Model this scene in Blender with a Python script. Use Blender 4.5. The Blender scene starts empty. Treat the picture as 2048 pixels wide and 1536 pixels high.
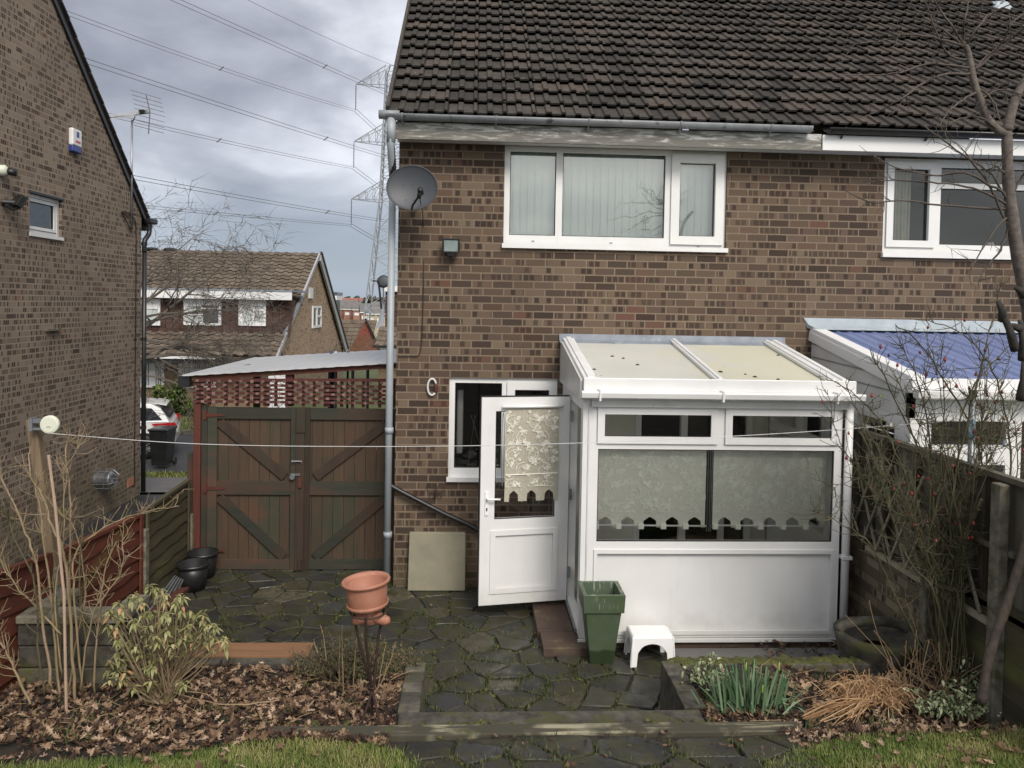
import bpy, math, random
from mathutils import Vector, Matrix
R = random.Random(11)
S = bpy.context.scene
COL = S.collection
PI = math.pi
# ------------------------------------------------------------------ camera
FPX, CAMH, YAW, PITCH, ROLL, SHIFT = 1540.0, 2.95, .0513, .0266, .018, 117.0
CAMR = Matrix.Rotation(-YAW, 3, 'Z') @ Matrix.Rotation(PI/2-PITCH, 3, 'X') @ Matrix.Rotation(ROLL, 3, 'Z')
cam = bpy.data.objects.new('camera', bpy.data.cameras.new('camera')); COL.objects.link(cam)
cam.data.sensor_width = 36; cam.data.lens = FPX/2048*36; cam.data.shift_y = -SHIFT/2048
cam.data.clip_end = 6000; cam.data.clip_start = .05
cam.matrix_world = Matrix.Translation((0, 0, CAMH)) @ CAMR.to_4x4()
S.camera = cam
def ray(px, py): return CAMR @ Vector(((px-1024)/FPX, (768-py-SHIFT)/FPX, -1))
def aY(px, py, y): d = ray(px, py); return Vector((0, 0, CAMH)) + d*(y/d.y)
def aX(px, py, x): d = ray(px, py); return Vector((0, 0, CAMH)) + d*(x/d.x)
def aZ(px, py, z): d = ray(px, py); return Vector((0, 0, CAMH)) + d*((z-CAMH)/d.z)
# ------------------------------------------------------------------ materials
class MT:
    def __init__(s, name):
        s.m = bpy.data.materials.new(name); s.m.use_nodes = True; s.nt = s.m.node_tree
        s.p = s.nt.nodes['Principled BSDF']; s._pos = None
    def n(s, t, **k):
        o = s.nt.nodes.new(t)
        for a, b in k.items(): setattr(o, a, b)
        return o
    def put(s, sock, v):
        if v is None: return
        if isinstance(v, bpy.types.NodeSocket): s.nt.links.new(v, sock)
        elif isinstance(v, (tuple, list)) and len(v) == 3 and sock.type == 'RGBA': sock.default_value = (*v, 1)
        else: sock.default_value = v
    def math(s, op, a, b=None, c=None):
        o = s.n('ShaderNodeMath', operation=op)
        for i, v in enumerate((a, b, c)): s.put(o.inputs[i], v)
        return o.outputs[0]
    @property
    def pos(s):
        if s._pos is None: s._pos = s.n('ShaderNodeNewGeometry').outputs['Position']
        return s._pos
    def sep(s, v=None):
        o = s.n('ShaderNodeSeparateXYZ'); s.put(o.inputs[0], v or s.pos); return o.outputs
    def comb(s, x, y, z=0.0):
        o = s.n('ShaderNodeCombineXYZ')
        for i, v in enumerate((x, y, z)): s.put(o.inputs[i], v)
        return o.outputs[0]
    def scl(s, v, k):
        o = s.n('ShaderNodeVectorMath', operation='MULTIPLY'); s.put(o.inputs[0], v or s.pos); o.inputs[1].default_value = k; return o.outputs[0]
    def noise(s, scale, detail=4, rough=.55, vec=None, dist=0):
        o = s.n('ShaderNodeTexNoise'); s.put(o.inputs['Vector'], vec or s.pos)
        o.inputs['Scale'].default_value = scale; o.inputs['Detail'].default_value = detail
        o.inputs['Roughness'].default_value = rough; o.inputs['Distortion'].default_value = dist
        return o.outputs[0]
    def white(s, v):
        o = s.n('ShaderNodeTexWhiteNoise', noise_dimensions='3D'); s.put(o.inputs[0], v); return o.outputs[0]
    def ramp(s, f, *st):
        o = s.n('ShaderNodeValToRGB'); s.put(o.inputs[0], f); e = o.color_ramp.elements
        while len(e) < len(st): e.new(.5)
        for i, (p, c) in enumerate(st):
            e[i].position = p; e[i].color = (*c, 1) if isinstance(c, tuple) else (c, c, c, 1)
        return o.outputs[0]
    def mix(s, f, a, b, bt='MIX'):
        o = s.n('ShaderNodeMix', data_type='RGBA', blend_type=bt)
        s.put(o.inputs[0], f); s.put(o.inputs[6], a); s.put(o.inputs[7], b); return o.outputs[2]
    def attr(s, name='rnd'): return s.n('ShaderNodeAttribute', attribute_name=name).outputs['Fac']
    def bump(s, h, st=.3, d=.01):
        o = s.n('ShaderNodeBump'); o.inputs['Strength'].default_value = st; o.inputs['Distance'].default_value = d
        s.put(o.inputs['Height'], h); s.nt.links.new(o.outputs[0], s.p.inputs['Normal'])
    def fin(s, col, rough=.6, metal=0, spec=.5):
        s.put(s.p.inputs['Base Color'], col); s.put(s.p.inputs['Roughness'], rough)
        s.p.inputs['Metallic'].default_value = metal; s.p.inputs['Specular IOR Level'].default_value = spec
        return s.m
def simple(name, a, b, scale=6, rough=.6, bs=60, bst=.15, rnd=0, spot=None, metal=0, stretch=None, spec=.5, lo=.35, hi=.65):
    t = MT(name); v = t.scl(None, stretch) if stretch else None
    c = t.mix(t.ramp(t.noise(scale, 6, .6, v), (lo, 0.), (hi, 1.)), a, b)
    if spot: c = t.mix(t.ramp(t.noise(spot[1], 5, .65), (spot[2], 0.), (min(1, spot[2]+spot[3]), 1.)), c, spot[0])
    if rnd:
        k = t.math('MULTIPLY_ADD', t.attr(), 2*rnd, 1-rnd); c = t.mix(1.0, c, t.comb(k, k, k), 'MULTIPLY')
    t.bump(t.noise(bs, 4, .6, v), bst, .004)
    return t.fin(c, rough, metal, spec)
def pal(name, stops, rough=.6, var=None, trans=0, spec=.3):
    """colour chosen by the per-face random value"""
    t = MT(name); c = t.ramp(t.attr(), *stops)
    if var: c = t.mix(t.ramp(t.noise(var[1], 4), (.4, 0.), (.6, 1.)), c, var[0])
    if trans:
        t.p.inputs['Subsurface Weight'].default_value = 0
    return t.fin(c, rough, 0, spec)
def brick(name, axis='X', L=.2145, h=.078, tones=None, mortar=(.235, .18, .13), seg=.66, ns=3.4, wh=None):
    t = MT(name); o = t.sep(); u = o[0] if axis == 'X' else o[1]; z = o[2]
    nz = t.noise(9, 3, .6); wob = t.math('MULTIPLY_ADD', nz, .012, -.006)
    nf = t.noise(70, 3, .6); wf = t.math('MULTIPLY_ADD', nf, .010, -.005)
    u = t.math('ADD', u, t.math('ADD', wob, wf)); z = t.math('ADD', z, wf)
    rz = t.math('DIVIDE', z, h); row = t.math('FLOOR', rz); fz = t.math('FRACT', rz)
    jog = t.math('MULTIPLY', t.white(t.comb(row, 3.3)), .12)
    ux = t.math('ADD', t.math('DIVIDE', u, L), t.math('ADD', jog, t.math('MULTIPLY', t.math('MODULO', t.math('ABSOLUTE', row), 2.0), .5)))
    c = t.math('FLOOR', ux); fx = t.math('FRACT', ux)
    r1 = t.white(t.comb(c, row, 1.)); r2 = t.white(t.comb(c, row, 7.)); r3 = t.white(t.comb(c, row, 13.))
    # mortar mask
    mx = t.math('LESS_THAN', t.math('MINIMUM', fx, t.math('SUBTRACT', 1.0, fx)), .03)
    mz = t.math('LESS_THAN', t.math('MINIMUM', fz, t.math('SUBTRACT', 1.0, fz)), .085)
    mm = t.math('MAXIMUM', mx, mz)
    # dark drag-faced patches in each brick
    s5 = t.math('FLOOR', t.math('ADD', t.math('MULTIPLY', fx, ns), t.math('MULTIPLY', r2, 1.0)))
    sr = t.white(t.comb(t.math('MULTIPLY_ADD', c, 17.0, s5), row, 5.))
    fs = t.math('FRACT', t.math('ADD', t.math('MULTIPLY', fx, ns), r2))
    es = t.math('MINIMUM', t.math('MINIMUM', fs, t.math('SUBTRACT', 1.0, fs)), t.math('MULTIPLY', t.math('MINIMUM', fz, t.math('SUBTRACT', 1.0, fz)), .8))
    soft = t.ramp(t.math('ADD', es, t.math('MULTIPLY_ADD', nf, .16, -.08)), (.09, 0.), (.15, 1.))
    dark = t.math('MULTIPLY', t.math('GREATER_THAN', sr, .5), soft)
    dark = t.math('MULTIPLY', dark, t.math('LESS_THAN', r3, seg))
    whole = t.math('GREATER_THAN', r3, wh or seg+.1)
    dk = t.math('MAXIMUM', t.math('MULTIPLY', dark, t.math('MULTIPLY_ADD', r2, .45, .5)), t.math('MULTIPLY', whole, t.math('MULTIPLY_ADD', r2, .7, .15)))
    tones = tones or [(0., (.108, .072, .051)), (.3, (.150, .107, .074)), (.5, (.098, .067, .051)), (.75, (.172, .129, .090)), (.95, (.115, .074, .053)), (1., (.13, .064, .046))]
    base = t.ramp(r1, *tones)
    col = t.mix(dk, base, (.036, .026, .021))
    col = t.mix(t.math('MULTIPLY', t.ramp(t.noise(150, 4, .7), (.45, 0.), (.60, 1.)), t.math('MULTIPLY_ADD', dk, .5, .25)), col, (.04, .028, .022))
    nm = t.noise(1.3, 4)
    mort = t.mix(t.ramp(nm, (.3, 0.), (.7, 1.)), mortar, tuple(x*.78 for x in mortar))
    col = t.mix(mm, col, mort)
    # damp and algae near the ground, blotchy weathering
    gr = t.math('MULTIPLY', t.ramp(t.math('MULTIPLY_ADD', t.noise(2.2, 4), .9, t.math('MULTIPLY', o[2], -.62)), (.15, 0.), (.42, 1.)), .45)
    col = t.mix(gr, col, (.10, .085, .045))
    col = t.mix(t.math('MULTIPLY', t.ramp(t.noise(.7, 5, .6), (.45, 0.), (.75, 1.)), .25), col, (.07, .055, .045))
    hgt = t.math('SUBTRACT', t.math('MULTIPLY', t.noise(90, 4), .35), t.math('MULTIPLY', mm, 1.0))
    t.bump(hgt, .8, .008)
    return t.fin(col, .88, 0, .25)
def translucent(m, k, tint):
    nt = m.node_tree; out = nt.nodes['Material Output']; p = nt.nodes['Principled BSDF']
    tr = nt.nodes.new('ShaderNodeBsdfTranslucent'); tr.inputs[0].default_value = (*tint, 1)
    mx = nt.nodes.new('ShaderNodeMixShader'); mx.inputs[0].default_value = k
    nt.links.new(p.outputs[0], mx.inputs[1]); nt.links.new(tr.outputs[0], mx.inputs[2]); nt.links.new(mx.outputs[0], out.inputs[0])
M = {}
M['brick'] = brick('brick_mix')
M['brick_side'] = brick('brick_mix_side', 'Y', tones=[(0., (.21, .16, .122)), (.4, (.255, .20, .152)), (.75, (.30, .238, .182)), (.97, (.24, .175, .132)), (1., (.26, .165, .122))], mortar=(.34, .28, .22), seg=.88, ns=5.2)
M['brick_far'] = brick('brick_far', 'X', tones=[(0., (.40, .25, .16)), (.5, (.44, .30, .19)), (1., (.50, .33, .21))], seg=.15, wh=.93)
M['brick_far_side'] = brick('brick_far_side', 'Y', tones=[(0., (.40, .28, .19)), (.5, (.45, .32, .22)), (1., (.50, .36, .25))], seg=.12, wh=.93)
M['brick_red'] = brick('brick_red', 'X', tones=[(0., (.20, .055, .04)), (.5, (.25, .07, .05)), (1., (.28, .08, .055))], mortar=(.2, .09, .07), seg=.1, wh=.95)
M['old_brick'] = brick('old_brick', 'Y', tones=[(0., (.18, .15, .10)), (.5, (.24, .20, .14)), (1., (.20, .17, .10))], mortar=(.10, .09, .06), seg=.3)
def tile_mat(name, stops, lich, dirt=.5):
    t = MT(name); c = t.ramp(t.attr(), *stops)
    c = t.mix(t.math('MULTIPLY', t.ramp(t.noise(14, 6, .7), (.42, 0.), (.62, 1.)), dirt), c, (.028, .024, .022))
    c = t.mix(t.math('MULTIPLY', t.ramp(t.noise(5, 6, .7), (.5, 0.), (.7, 1.)), .4), c, (.10, .095, .075))
    sp = t.ramp(t.noise(34, 3, .5), (.74, 0.), (.76, 1.))
    c = t.mix(t.math('MULTIPLY', sp, lich), c, (.42, .40, .34))
    t.bump(t.noise(120, 4, .7), .35, .004)
    return t.fin(c, .9, 0, .2)
M['tile'] = tile_mat('roof_tile', [(0., (.036, .033, .031)), (.35, (.052, .047, .043)), (.7, (.072, .063, .056)), (1., (.090, .071, .060))], .7)
M['roof_moss'] = simple('roof_moss', (.05, .052, .028), (.13, .125, .095), 9, .95, 200, .8, rnd=.3)
M['tile_far'] = tile_mat('roof_tile_far', [(0., (.12, .095, .07)), (.5, (.16, .125, .095)), (1., (.19, .155, .12))], .2, .35)
M['tile_hung'] = tile_mat('tile_hung', [(0., (.055, .03, .026)), (.5, (.075, .04, .033)), (1., (.10, .055, .045))], 0, .3)
M['upvc'] = simple('white_plastic', (.71, .71, .71), (.66, .66, .65), 2.5, .32, 30, .02, spot=((.5, .49, .45), 1.7, .62, .3))
M['upvc_old'] = simple('aged_white_plastic', (.64, .64, .63), (.56, .56, .54), 3, .4, 30, .03, spot=((.36, .36, .33), 3.2, .58, .25))
def upvc(name, a, b):
    t = MT(name); o = t.sep(); v = t.scl(None, (1, 1, .12))
    c = t.mix(t.ramp(t.noise(2.5, 5), (.35, 0.), (.65, 1.)), a, b)
    c = t.mix(t.math('MULTIPLY', t.ramp(t.noise(22, 5, .6, v), (.58, 0.), (.72, 1.)), .08), c, (.42, .41, .36))
    lowz = t.ramp(t.math('ADD', o[2], t.math('MULTIPLY_ADD', t.noise(9, 5), .5, -.25)), (.10, 1.), (.30, 0.))
    c = t.mix(t.math('MULTIPLY', lowz, .22), c, (.34, .33, .25))
    c = t.mix(t.ramp(t.noise(120, 2), (.745, 0.), (.76, 1.)), c, (.35, .33, .28))
    t.bump(t.noise(3, 3), .05, .02); return t.fin(c, t.ramp(t.noise(6, 4), (.35, .28), (.65, .5)))
M['upvc'] = upvc('white_plastic', (.74, .74, .735), (.69, .69, .68))
M['render'] = simple('cream_render', (.62, .61, .54), (.56, .55, .49), 2, .7)
M['gutter'] = simple('grey_gutter', (.27, .285, .30), (.20, .21, .22), 5, .45, 40, .05, spot=((.07, .07, .065), 11, .58, .12))
M['pipe'] = simple('grey_pipe', (.33, .36, .39), (.28, .31, .33), 3, .45, 40, .04)
M['black'] = simple('black_plastic', (.012, .012, .013), (.02, .02, .021), 6, .38, 60, .05)
M['rubber'] = simple('black_rubber', (.01, .01, .01), (.016, .016, .016), 6, .6)
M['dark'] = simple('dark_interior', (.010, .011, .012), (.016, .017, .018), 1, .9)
M['lead'] = simple('lead_flashing', (.17, .19, .225), (.25, .28, .32), 5, .55, 25, .35, spot=((.38, .42, .46), 9, .6, .15))
M['lead_pale'] = simple('pale_lead', (.30, .35, .39), (.40, .45, .48), 6, .6, 25, .3)
M['metal'] = simple('galvanised_metal', (.35, .37, .39), (.24, .25, .26), 12, .4, 60, .1, metal=.7)
M['steel'] = simple('tower_steel', (.26, .28, .31), (.32, .34, .37), .3, .6)  # paler than bare steel: distance haze is put into the colour
M['wire'] = simple('wire', (.13, .14, .15), (.17, .18, .19), .2, .6)
M['rust'] = simple('rusty_iron', (.022, .012, .010), (.05, .022, .014), 30, .75, 120, .3)
M['terracotta'] = simple('terracotta', (.33, .14, .088), (.38, .175, .115), 9, .62, 80, .12, spot=((.55, .30, .22), 26, .62, .1))
def fascia():
    t = MT('peeling_paint'); v = t.scl(None, (2.2, 1, 16)); n = t.noise(2.3, 7, .62, v, .3)
    o = t.sep(); n = t.math('ADD', n, t.math('MULTIPLY', t.math('SUBTRACT', o[2], 4.72), 1.1))
    c = t.ramp(n, (.40, (.15, .145, .13)), (.485, (.30, .29, .265)), (.50, (.055, .045, .035)), (.515, (.44, .44, .42)), (.62, (.52, .52, .50)))
    c = t.mix(t.ramp(t.noise(60, 3, .6, v), (.62, 0.), (.7, 1.)), c, (.16, .15, .13))
    t.bump(n, .5, .006); return t.fin(c, .75)
M['fascia'] = fascia()
def wood(name, a, b, axis='Z', spot=None, rnd=.3, grain=26, rough=.75, s2=None):
    st = {'Z': (1, 1, .06), 'X': (.06, 1, 1), 'Y': (1, .06, 1)}[axis]
    t = MT(name); v = t.scl(None, st); c = t.mix(t.ramp(t.noise(grain, 6, .65, v, .4), (.35, 0.), (.65, 1.)), a, b)
    if spot: c = t.mix(t.ramp(t.noise(spot[1], 5, .6, t.scl(None, tuple(.3 if x < 1 else 1 for x in st))), (spot[2], 0.), (spot[2]+spot[3], 1.)), c, spot[0])
    if s2: c = t.mix(t.ramp(t.noise(s2[1], 6, .7), (s2[2], 0.), (s2[2]+s2[3], 1.)), c, s2[0])
    if rnd:
        k = t.math('MULTIPLY_ADD', t.attr(), 2*rnd, 1-rnd); c = t.mix(1.0, c, t.comb(k, k, k), 'MULTIPLY')
    t.bump(t.noise(grain*2, 5, .6, v), .4, .004); return t.fin(c, rough, 0, .3)
M['gate_board'] = wood('gate_board', (.080, .050, .032), (.055, .038, .025), 'Z', ((.040, .042, .027), 2.6, .50, .14), .16, s2=((.085, .042, .027), 1.9, .58, .14))
M['gate_frame'] = wood('gate_frame', (.030, .036, .027), (.048, .042, .030), 'X', ((.075, .040, .028), 2.3, .48, .16), .2)
M['gate_brown'] = wood('gate_brown', (.05, .032, .022), (.034, .024, .018), 'Z', ((.04, .036, .024), 2.5, .5, .15), .15)
M['red_post'] = wood('red_post', (.105, .032, .022), (.07, .024, .018), 'Z', ((.10, .085, .03), 2, .62, .1), .1)
M['trellis_red'] = wood('trellis_red', (.085, .026, .021), (.058, .02, .018), 'X', None, .25)
M['trellis_pale'] = wood('trellis_pale', (.20, .13, .11), (.15, .10, .085), 'X', None, .35)
M['fence_green'] = wood('fence_green', (.075, .065, .038), (.05, .045, .026), 'Y', ((.10, .105, .035), 2.5, .52, .16), .25)
M['fence_red'] = wood('fence_red', (.13, .038, .022), (.085, .026, .017), 'Y', ((.12, .085, .03), 2.3, .6, .12), .25)
M['fence_old'] = wood('fence_old', (.12, .105, .078), (.17, .155, .12), 'Z', ((.04, .04, .022), 3.5, .5, .12), .3)
M['batten'] = wood('batten', (.24, .215, .16), (.16, .15, .10), 'Z', ((.06, .07, .03), 4, .55, .12), .3)
M['post_wood'] = wood('post_wood', (.20, .145, .09), (.13, .095, .062), 'Z', ((.13, .10, .06), 3, .55, .12), 0)
M['sleeper'] = wood('sleeper', (.075, .065, .045), (.04, .036, .026), 'X', ((.06, .055, .035), 3.3, .60, .05), .2, s2=((.06, .065, .02), 5, .62, .08))
t = MT('flaking_sleeper'); v = t.scl(None, (.9, 22, 1)); n_ = t.noise(1.6, 5, .6, v, .2)
c = t.ramp(n_, (.30, (.04, .036, .026)), (.52, (.08, .07, .048)), (.56, (.26, .24, .16)), (.7, (.33, .31, .22))); c = t.mix(t.ramp(t.noise(2.4, 5), (.46, 1.), (.56, 0.)), c, (.05, .046, .03)); c = t.mix(t.ramp(t.noise(6, 5, .7), (.60, 0.), (.66, 1.)), c, (.06, .065, .02)); t.bump(n_, .5, .005); M['flaking'] = t.fin(c, .85)
M['board_tan'] = wood('board_tan', (.24, .125, .065), (.17, .095, .05), 'X', ((.08, .07, .03), 4, .62, .1), 0)
M['conc'] = simple('mossy_concrete', (.11, .10, .08), (.036, .033, .026), 11, .9, 90, .6, rnd=.3, spot=((.07, .07, .022), 5, .50, .14))
M['conc_pale'] = simple('pale_concrete', (.20, .18, .14), (.085, .078, .06), 14, .9, 90, .6, spot=((.075, .075, .028), 7, .52, .12))
M['slab'] = simple('sandy_slab', (.27, .245, .175), (.21, .20, .145), 5, .85, 70, .25, spot=((.13, .135, .085), 9, .66, .06))
def stone_mat():
    t = MT('slate_paving'); c = t.ramp(t.attr(), (0., (.016, .017, .017)), (.35, (.028, .028, .026)), (.6, (.044, .038, .030)), (.8, (.038, .041, .044)), (.93, (.060, .050, .036)), (1., (.10, .09, .06)))
    c = t.mix(t.math('MULTIPLY', t.ramp(t.noise(16, 5, .7), (.4, 0.), (.62, 1.)), .5), c, (.03, .029, .022))
    c = t.mix(t.ramp(t.noise(4.2, 8, .78), (.47, 0.), (.57, 1.)), c, (.038, .037, .015))
    c = t.mix(t.ramp(t.noise(110, 2), (.71, 0.), (.74, 1.)), c, (.2, .19, .15))
    t.bump(t.noise(40, 5, .65), .35, .006)
    return t.fin(c, t.ramp(t.noise(5, 4), (.35, .34), (.6, .75)), 0, .5)
M['stone'] = stone_mat()
M['moss'] = simple('moss_joint', (.014, .014, .008), (.034, .038, .012), 9, .95, 150, .8, spot=((.028, .022, .014), 5, .5, .12))
M['soil'] = simple('wet_soil', (.016, .013, .010), (.034, .026, .019), 14, .9, 90, .9, spot=((.045, .05, .018), 4, .6, .1))
M['tarmac'] = simple('tarmac', (.042, .044, .048), (.055, .057, .062), 1.5, .7, 200, .3)
M['path'] = simple('concrete_path', (.10, .095, .09), (.13, .125, .12), 2, .8, 60, .2)
M['path_dark'] = simple('wet_dark_path', (.018, .018, .02), (.035, .035, .037), 2.5, .5, 60, .2)
M['land'] = simple('grass_land', (.05, .07, .022), (.085, .10, .035), .5, .95)
M['lawn_base'] = simple('lawn_base', (.055, .068, .020), (.040, .044, .015), 8, .95, 90, .6)
M['step_brick'] = simple('brown_step', (.085, .05, .036), (.06, .042, .032), 10, .8, 80, .3, spot=((.12, .10, .055), 5, .55, .12))
M['stool'] = simple('white_stool', (.84, .84, .84), (.80, .80, .79), 3, .35)
def planter():
    t = MT('green_planter'); o = t.sep(); v = t.scl(None, (1, 1, .08))
    n = t.ramp(t.math('ADD', t.noise(55, 3, .6, v), t.math('MULTIPLY', t.math('SUBTRACT', o[2], .6), .45)), (.55, 0.), (.62, 1.))
    c = t.mix(n, (.070, .098, .062), (.26, .30, .23))
    c = t.mix(t.ramp(t.noise(6, 4), (.45, 0.), (.6, 1.)), c, (.062, .09, .045))
    c = t.mix(t.ramp(t.math('MULTIPLY_ADD', t.noise(10, 4), .06, o[2]), (.145, 1.), (.165, 0.)), c, (.02, .035, .012))
    t.bump(t.noise(80, 3), .1, .003); return t.fin(c, .5)
M['planter'] = planter()
def polyc():
    t = MT('cream_roof_sheet'); v = t.scl(None, (.4, 1, 1))
    c = t.mix(t.ramp(t.noise(1.6, 4), (.4, 0.), (.65, 1.)), (.78, .78, .73), (.72, .72, .67))
    o = t.sep(); c = t.mix(t.math('MULTIPLY', t.ramp(t.math('MULTIPLY_ADD', t.noise(1.7, 4), .8, t.math('MULTIPLY', o[0], .25)), (.9, 0.), (1.15, 1.)), .45), c, (.80, .75, .50))
    c = t.mix(t.ramp(t.noise(13, 3, .4), (.75, 0.), (.77, 1.)), c, (.05, .045, .03))
    return t.fin(c, .4)
M['polyc'] = polyc()
M['blue'] = simple('blue_roof_sheet', (.19, .24, .44), (.23, .28, .48), 1.2, .45, 40, .05, spot=((.05, .06, .12), 16, .72, .04))
M['carport_sheet'] = simple('pale_carport_sheet', (.58, .59, .60), (.52, .53, .54), 1.4, .35, 30, .05, spot=((.14, .13, .10), 18, .68, .05))
M['blind_green'] = simple('pale_green_blind', (.80, .88, .82), (.77, .85, .79), 3, .8, rnd=.05)
M['curtain'] = simple('cream_curtain', (.45, .45, .38), (.36, .37, .30), 8, .9)
def lace(name, a, b):
    t = MT(name); n = t.noise(46, 3, .6); vo = t.n('ShaderNodeTexVoronoi'); t.put(vo.inputs['Vector'], t.pos); vo.inputs['Scale'].default_value = 30
    f = t.math('MAXIMUM', t.ramp(n, (.55, 0.), (.6, 1.)), t.ramp(vo.outputs['Distance'], (.24, 1.), (.30, 0.)))
    c = t.mix(t.math('MULTIPLY', f, .55), a, b); t.bump(f, .1, .002)
    return t.fin(c, .85, 0, .1)
M['lace_green'] = lace('lace_blind_green', (.76, .76, .68), (.90, .90, .83))
M['lace_cream'] = lace('lace_blind_cream', (.46, .43, .35), (.60, .57, .48))
M['scroll_green'] = simple('scroll_green', (.93, .94, .86), (.9, .92, .82), 9, .85)
M['scroll_cream'] = simple('scroll_cream', (.80, .77, .67), (.76, .73, .64), 9, .85)
M['dish'] = simple('dish_grey', (.048, .054, .064), (.04, .046, .055), 3, .5, 40, .03)
M['cream_plastic'] = simple('cream_plastic', (.66, .68, .56), (.60, .62, .52), 4, .4)
M['alarm_white'] = simple('alarm_white', (.75, .75, .75), (.7, .7, .7), 3, .4)
M['alarm_blue'] = simple('alarm_blue', (.025, .04, .20), (.03, .05, .24), 3, .35)
M['flood_glass'] = simple('flood_glass', (.22, .27, .27), (.30, .35, .34), 9, .15)
M['bark'] = simple('grey_bark', (.15, .125, .105), (.075, .062, .055), 22, .85, 70, .6, stretch=(1, 1, 1.5))
M['bark_brown'] = simple('brown_bark', (.095, .072, .055), (.05, .04, .033), 25, .85, 70, .5)
M['charred'] = simple('black_ivy_stump', (.018, .015, .013), (.05, .043, .036), 30, .9, 60, .9)
M['twig_dark'] = simple('dark_twig', (.065, .05, .042), (.10, .08, .065), 20, .8)
M['twig_green'] = simple('green_twig', (.060, .062, .028), (.095, .080, .042), 14, .7)
M['twig_tan'] = simple('tan_twig', (.27, .19, .13), (.17, .14, .06), 12, .7)
M['twig_far'] = simple('far_twig', (.10, .085, .07), (.14, .12, .10), 3, .85)
M['stem_tan'] = simple('dry_stem', (.32, .23, .13), (.24, .16, .09), 16, .8)
M['cane'] = simple('bamboo_cane', (.42, .29, .21), (.34, .25, .18), 10, .6)
M['straw'] = pal('straw', [(0., (.22, .12, .06)), (.5, (.38, .23, .12)), (1., (.52, .36, .20))])
M['litter'] = pal('leaf_litter', [(0., (.020, .012, .009)), (.35, (.06, .033, .022)), (.6, (.145, .088, .050)), (.85, (.26, .175, .11)), (1., (.40, .29, .21))], .65)
M['grass'] = pal('grass', [(0., (.055, .088, .018)), (.35, (.105, .150, .030)), (.65, (.165, .19, .048)), (.85, (.25, .235, .085)), (1., (.36, .30, .15))], .55)
M['weed'] = pal('weed', [(0., (.025, .036, .010)), (.5, (.048, .066, .018)), (.8, (.085, .095, .033)), (1., (.15, .13, .06))], .6)
M['heath'] = pal('heath', [(0., (.05, .06, .025)), (.4, (.08, .10, .035)), (.6, (.12, .085, .045)), (1., (.20, .13, .08))], .7)
M['pale_leaf'] = pal('pale_leaf', [(0., (.08, .09, .03)), (.4, (.19, .19, .075)), (.75, (.31, .30, .14)), (.9, (.34, .26, .13)), (1., (.36, .18, .09))], .5)
M['daff'] = pal('daffodil_leaf', [(0., (.045, .085, .04)), (.5, (.085, .15, .075)), (1., (.17, .25, .15))], .4)
M['bud'] = simple('yellow_bud', (.32, .34, .05), (.24, .32, .06), 20, .5)
M['ivy'] = pal('variegated_leaf', [(0., (.10, .14, .06)), (.5, (.22, .26, .14)), (1., (.42, .44, .28))], .5)
M['hip'] = pal('rose_hip', [(0., (.08, .02, .02)), (.5, (.26, .035, .035)), (1., (.36, .08, .06))], .4)
M['hedge'] = pal('hedge_leaf', [(0., (.035, .065, .012)), (.5, (.08, .13, .02)), (.85, (.17, .21, .04)), (1., (.28, .27, .07))], .5)
M['evergreen'] = pal('evergreen', [(0., (.015, .03, .012)), (1., (.05, .08, .03))], .6)
M['white_paint'] = simple('white_paint', (.74, .74, .74), (.68, .68, .68), .8, .5)
M['grey_paint'] = simple('grey_barge', (.36, .35, .36), (.30, .30, .31), .6, .6)
M['car_white'] = simple('car_white', (.78, .79, .80), (.76, .77, .78), 1, .12)
M['car_black'] = simple('car_black', (.008, .008, .010), (.012, .012, .014), 1, .1)
M['car_glass'] = simple('car_glass', (.02, .024, .03), (.03, .035, .045), 1, .06)
M['lamp_red'] = simple('red_lamp', (.50, .012, .016), (.40, .01, .014), 10, .12)
M['blue_pole'] = simple('blue_pole', (.03, .08, .28), (.04, .10, .32), 4, .4)
M['far_red'] = simple('far_red_roof', (.30, .12, .09), (.24, .10, .08), .3, .8)
M['far_grey'] = simple('far_grey_roof', (.12, .115, .115), (.16, .15, .14), .3, .8)
M['far_wall'] = simple('far_brick_wall', (.26, .12, .09), (.32, .17, .12), .4, .8)
M['far_cream'] = simple('far_cream_wall', (.45, .38, .24), (.42, .36, .25), .4, .8)
M['far_glass'] = simple('far_glass', (.045, .055, .06), (.07, .08, .085), 1, .15)
M['net'] = simple('net_curtain', (.40, .45, .43), (.52, .56, .54), 5, .9)
M['obscure'] = simple('obscured_glass', (.24, .31, .35), (.17, .235, .28), 11, .25, 80, .3)
def glass(name, tint=(.86, .9, .88), k=1.0, ior=1.5):
    t = MT(name); nt = t.nt; nt.nodes.remove(t.p); out = nt.nodes['Material Output']
    tr = t.n('ShaderNodeBsdfTransparent'); tr.inputs[0].default_value = (*tint, 1)
    gl = t.n('ShaderNodeBsdfGlossy'); gl.inputs['Roughness'].default_value = .015
    fr = t.n('ShaderNodeFresnel'); fr.inputs[0].default_value = ior
    mx = t.n('ShaderNodeMixShader'); nt.links.new(t.math('MULTIPLY', fr.outputs[0], k), mx.inputs[0])
    nt.links.new(tr.outputs[0], mx.inputs[1]); nt.links.new(gl.outputs[0], mx.inputs[2]); nt.links.new(mx.outputs[0], out.inputs[0])
    return t.m
M['glass'] = glass('window_glass', (.97, .98, .975), 2.1)
M['glass_bright'] = glass('reflective_glass', (.98, .99, .985), 4.2)
translucent(M['polyc'], .35, (.9, .9, .82)); translucent(M['lace_green'], .10, (.8, .85, .7)); translucent(M['lace_cream'], .10, (.7, .68, .58)); translucent(M['blue'], .2, (.2, .3, .7)); translucent(M['carport_sheet'], .12, (.75, .75, .75))
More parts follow.
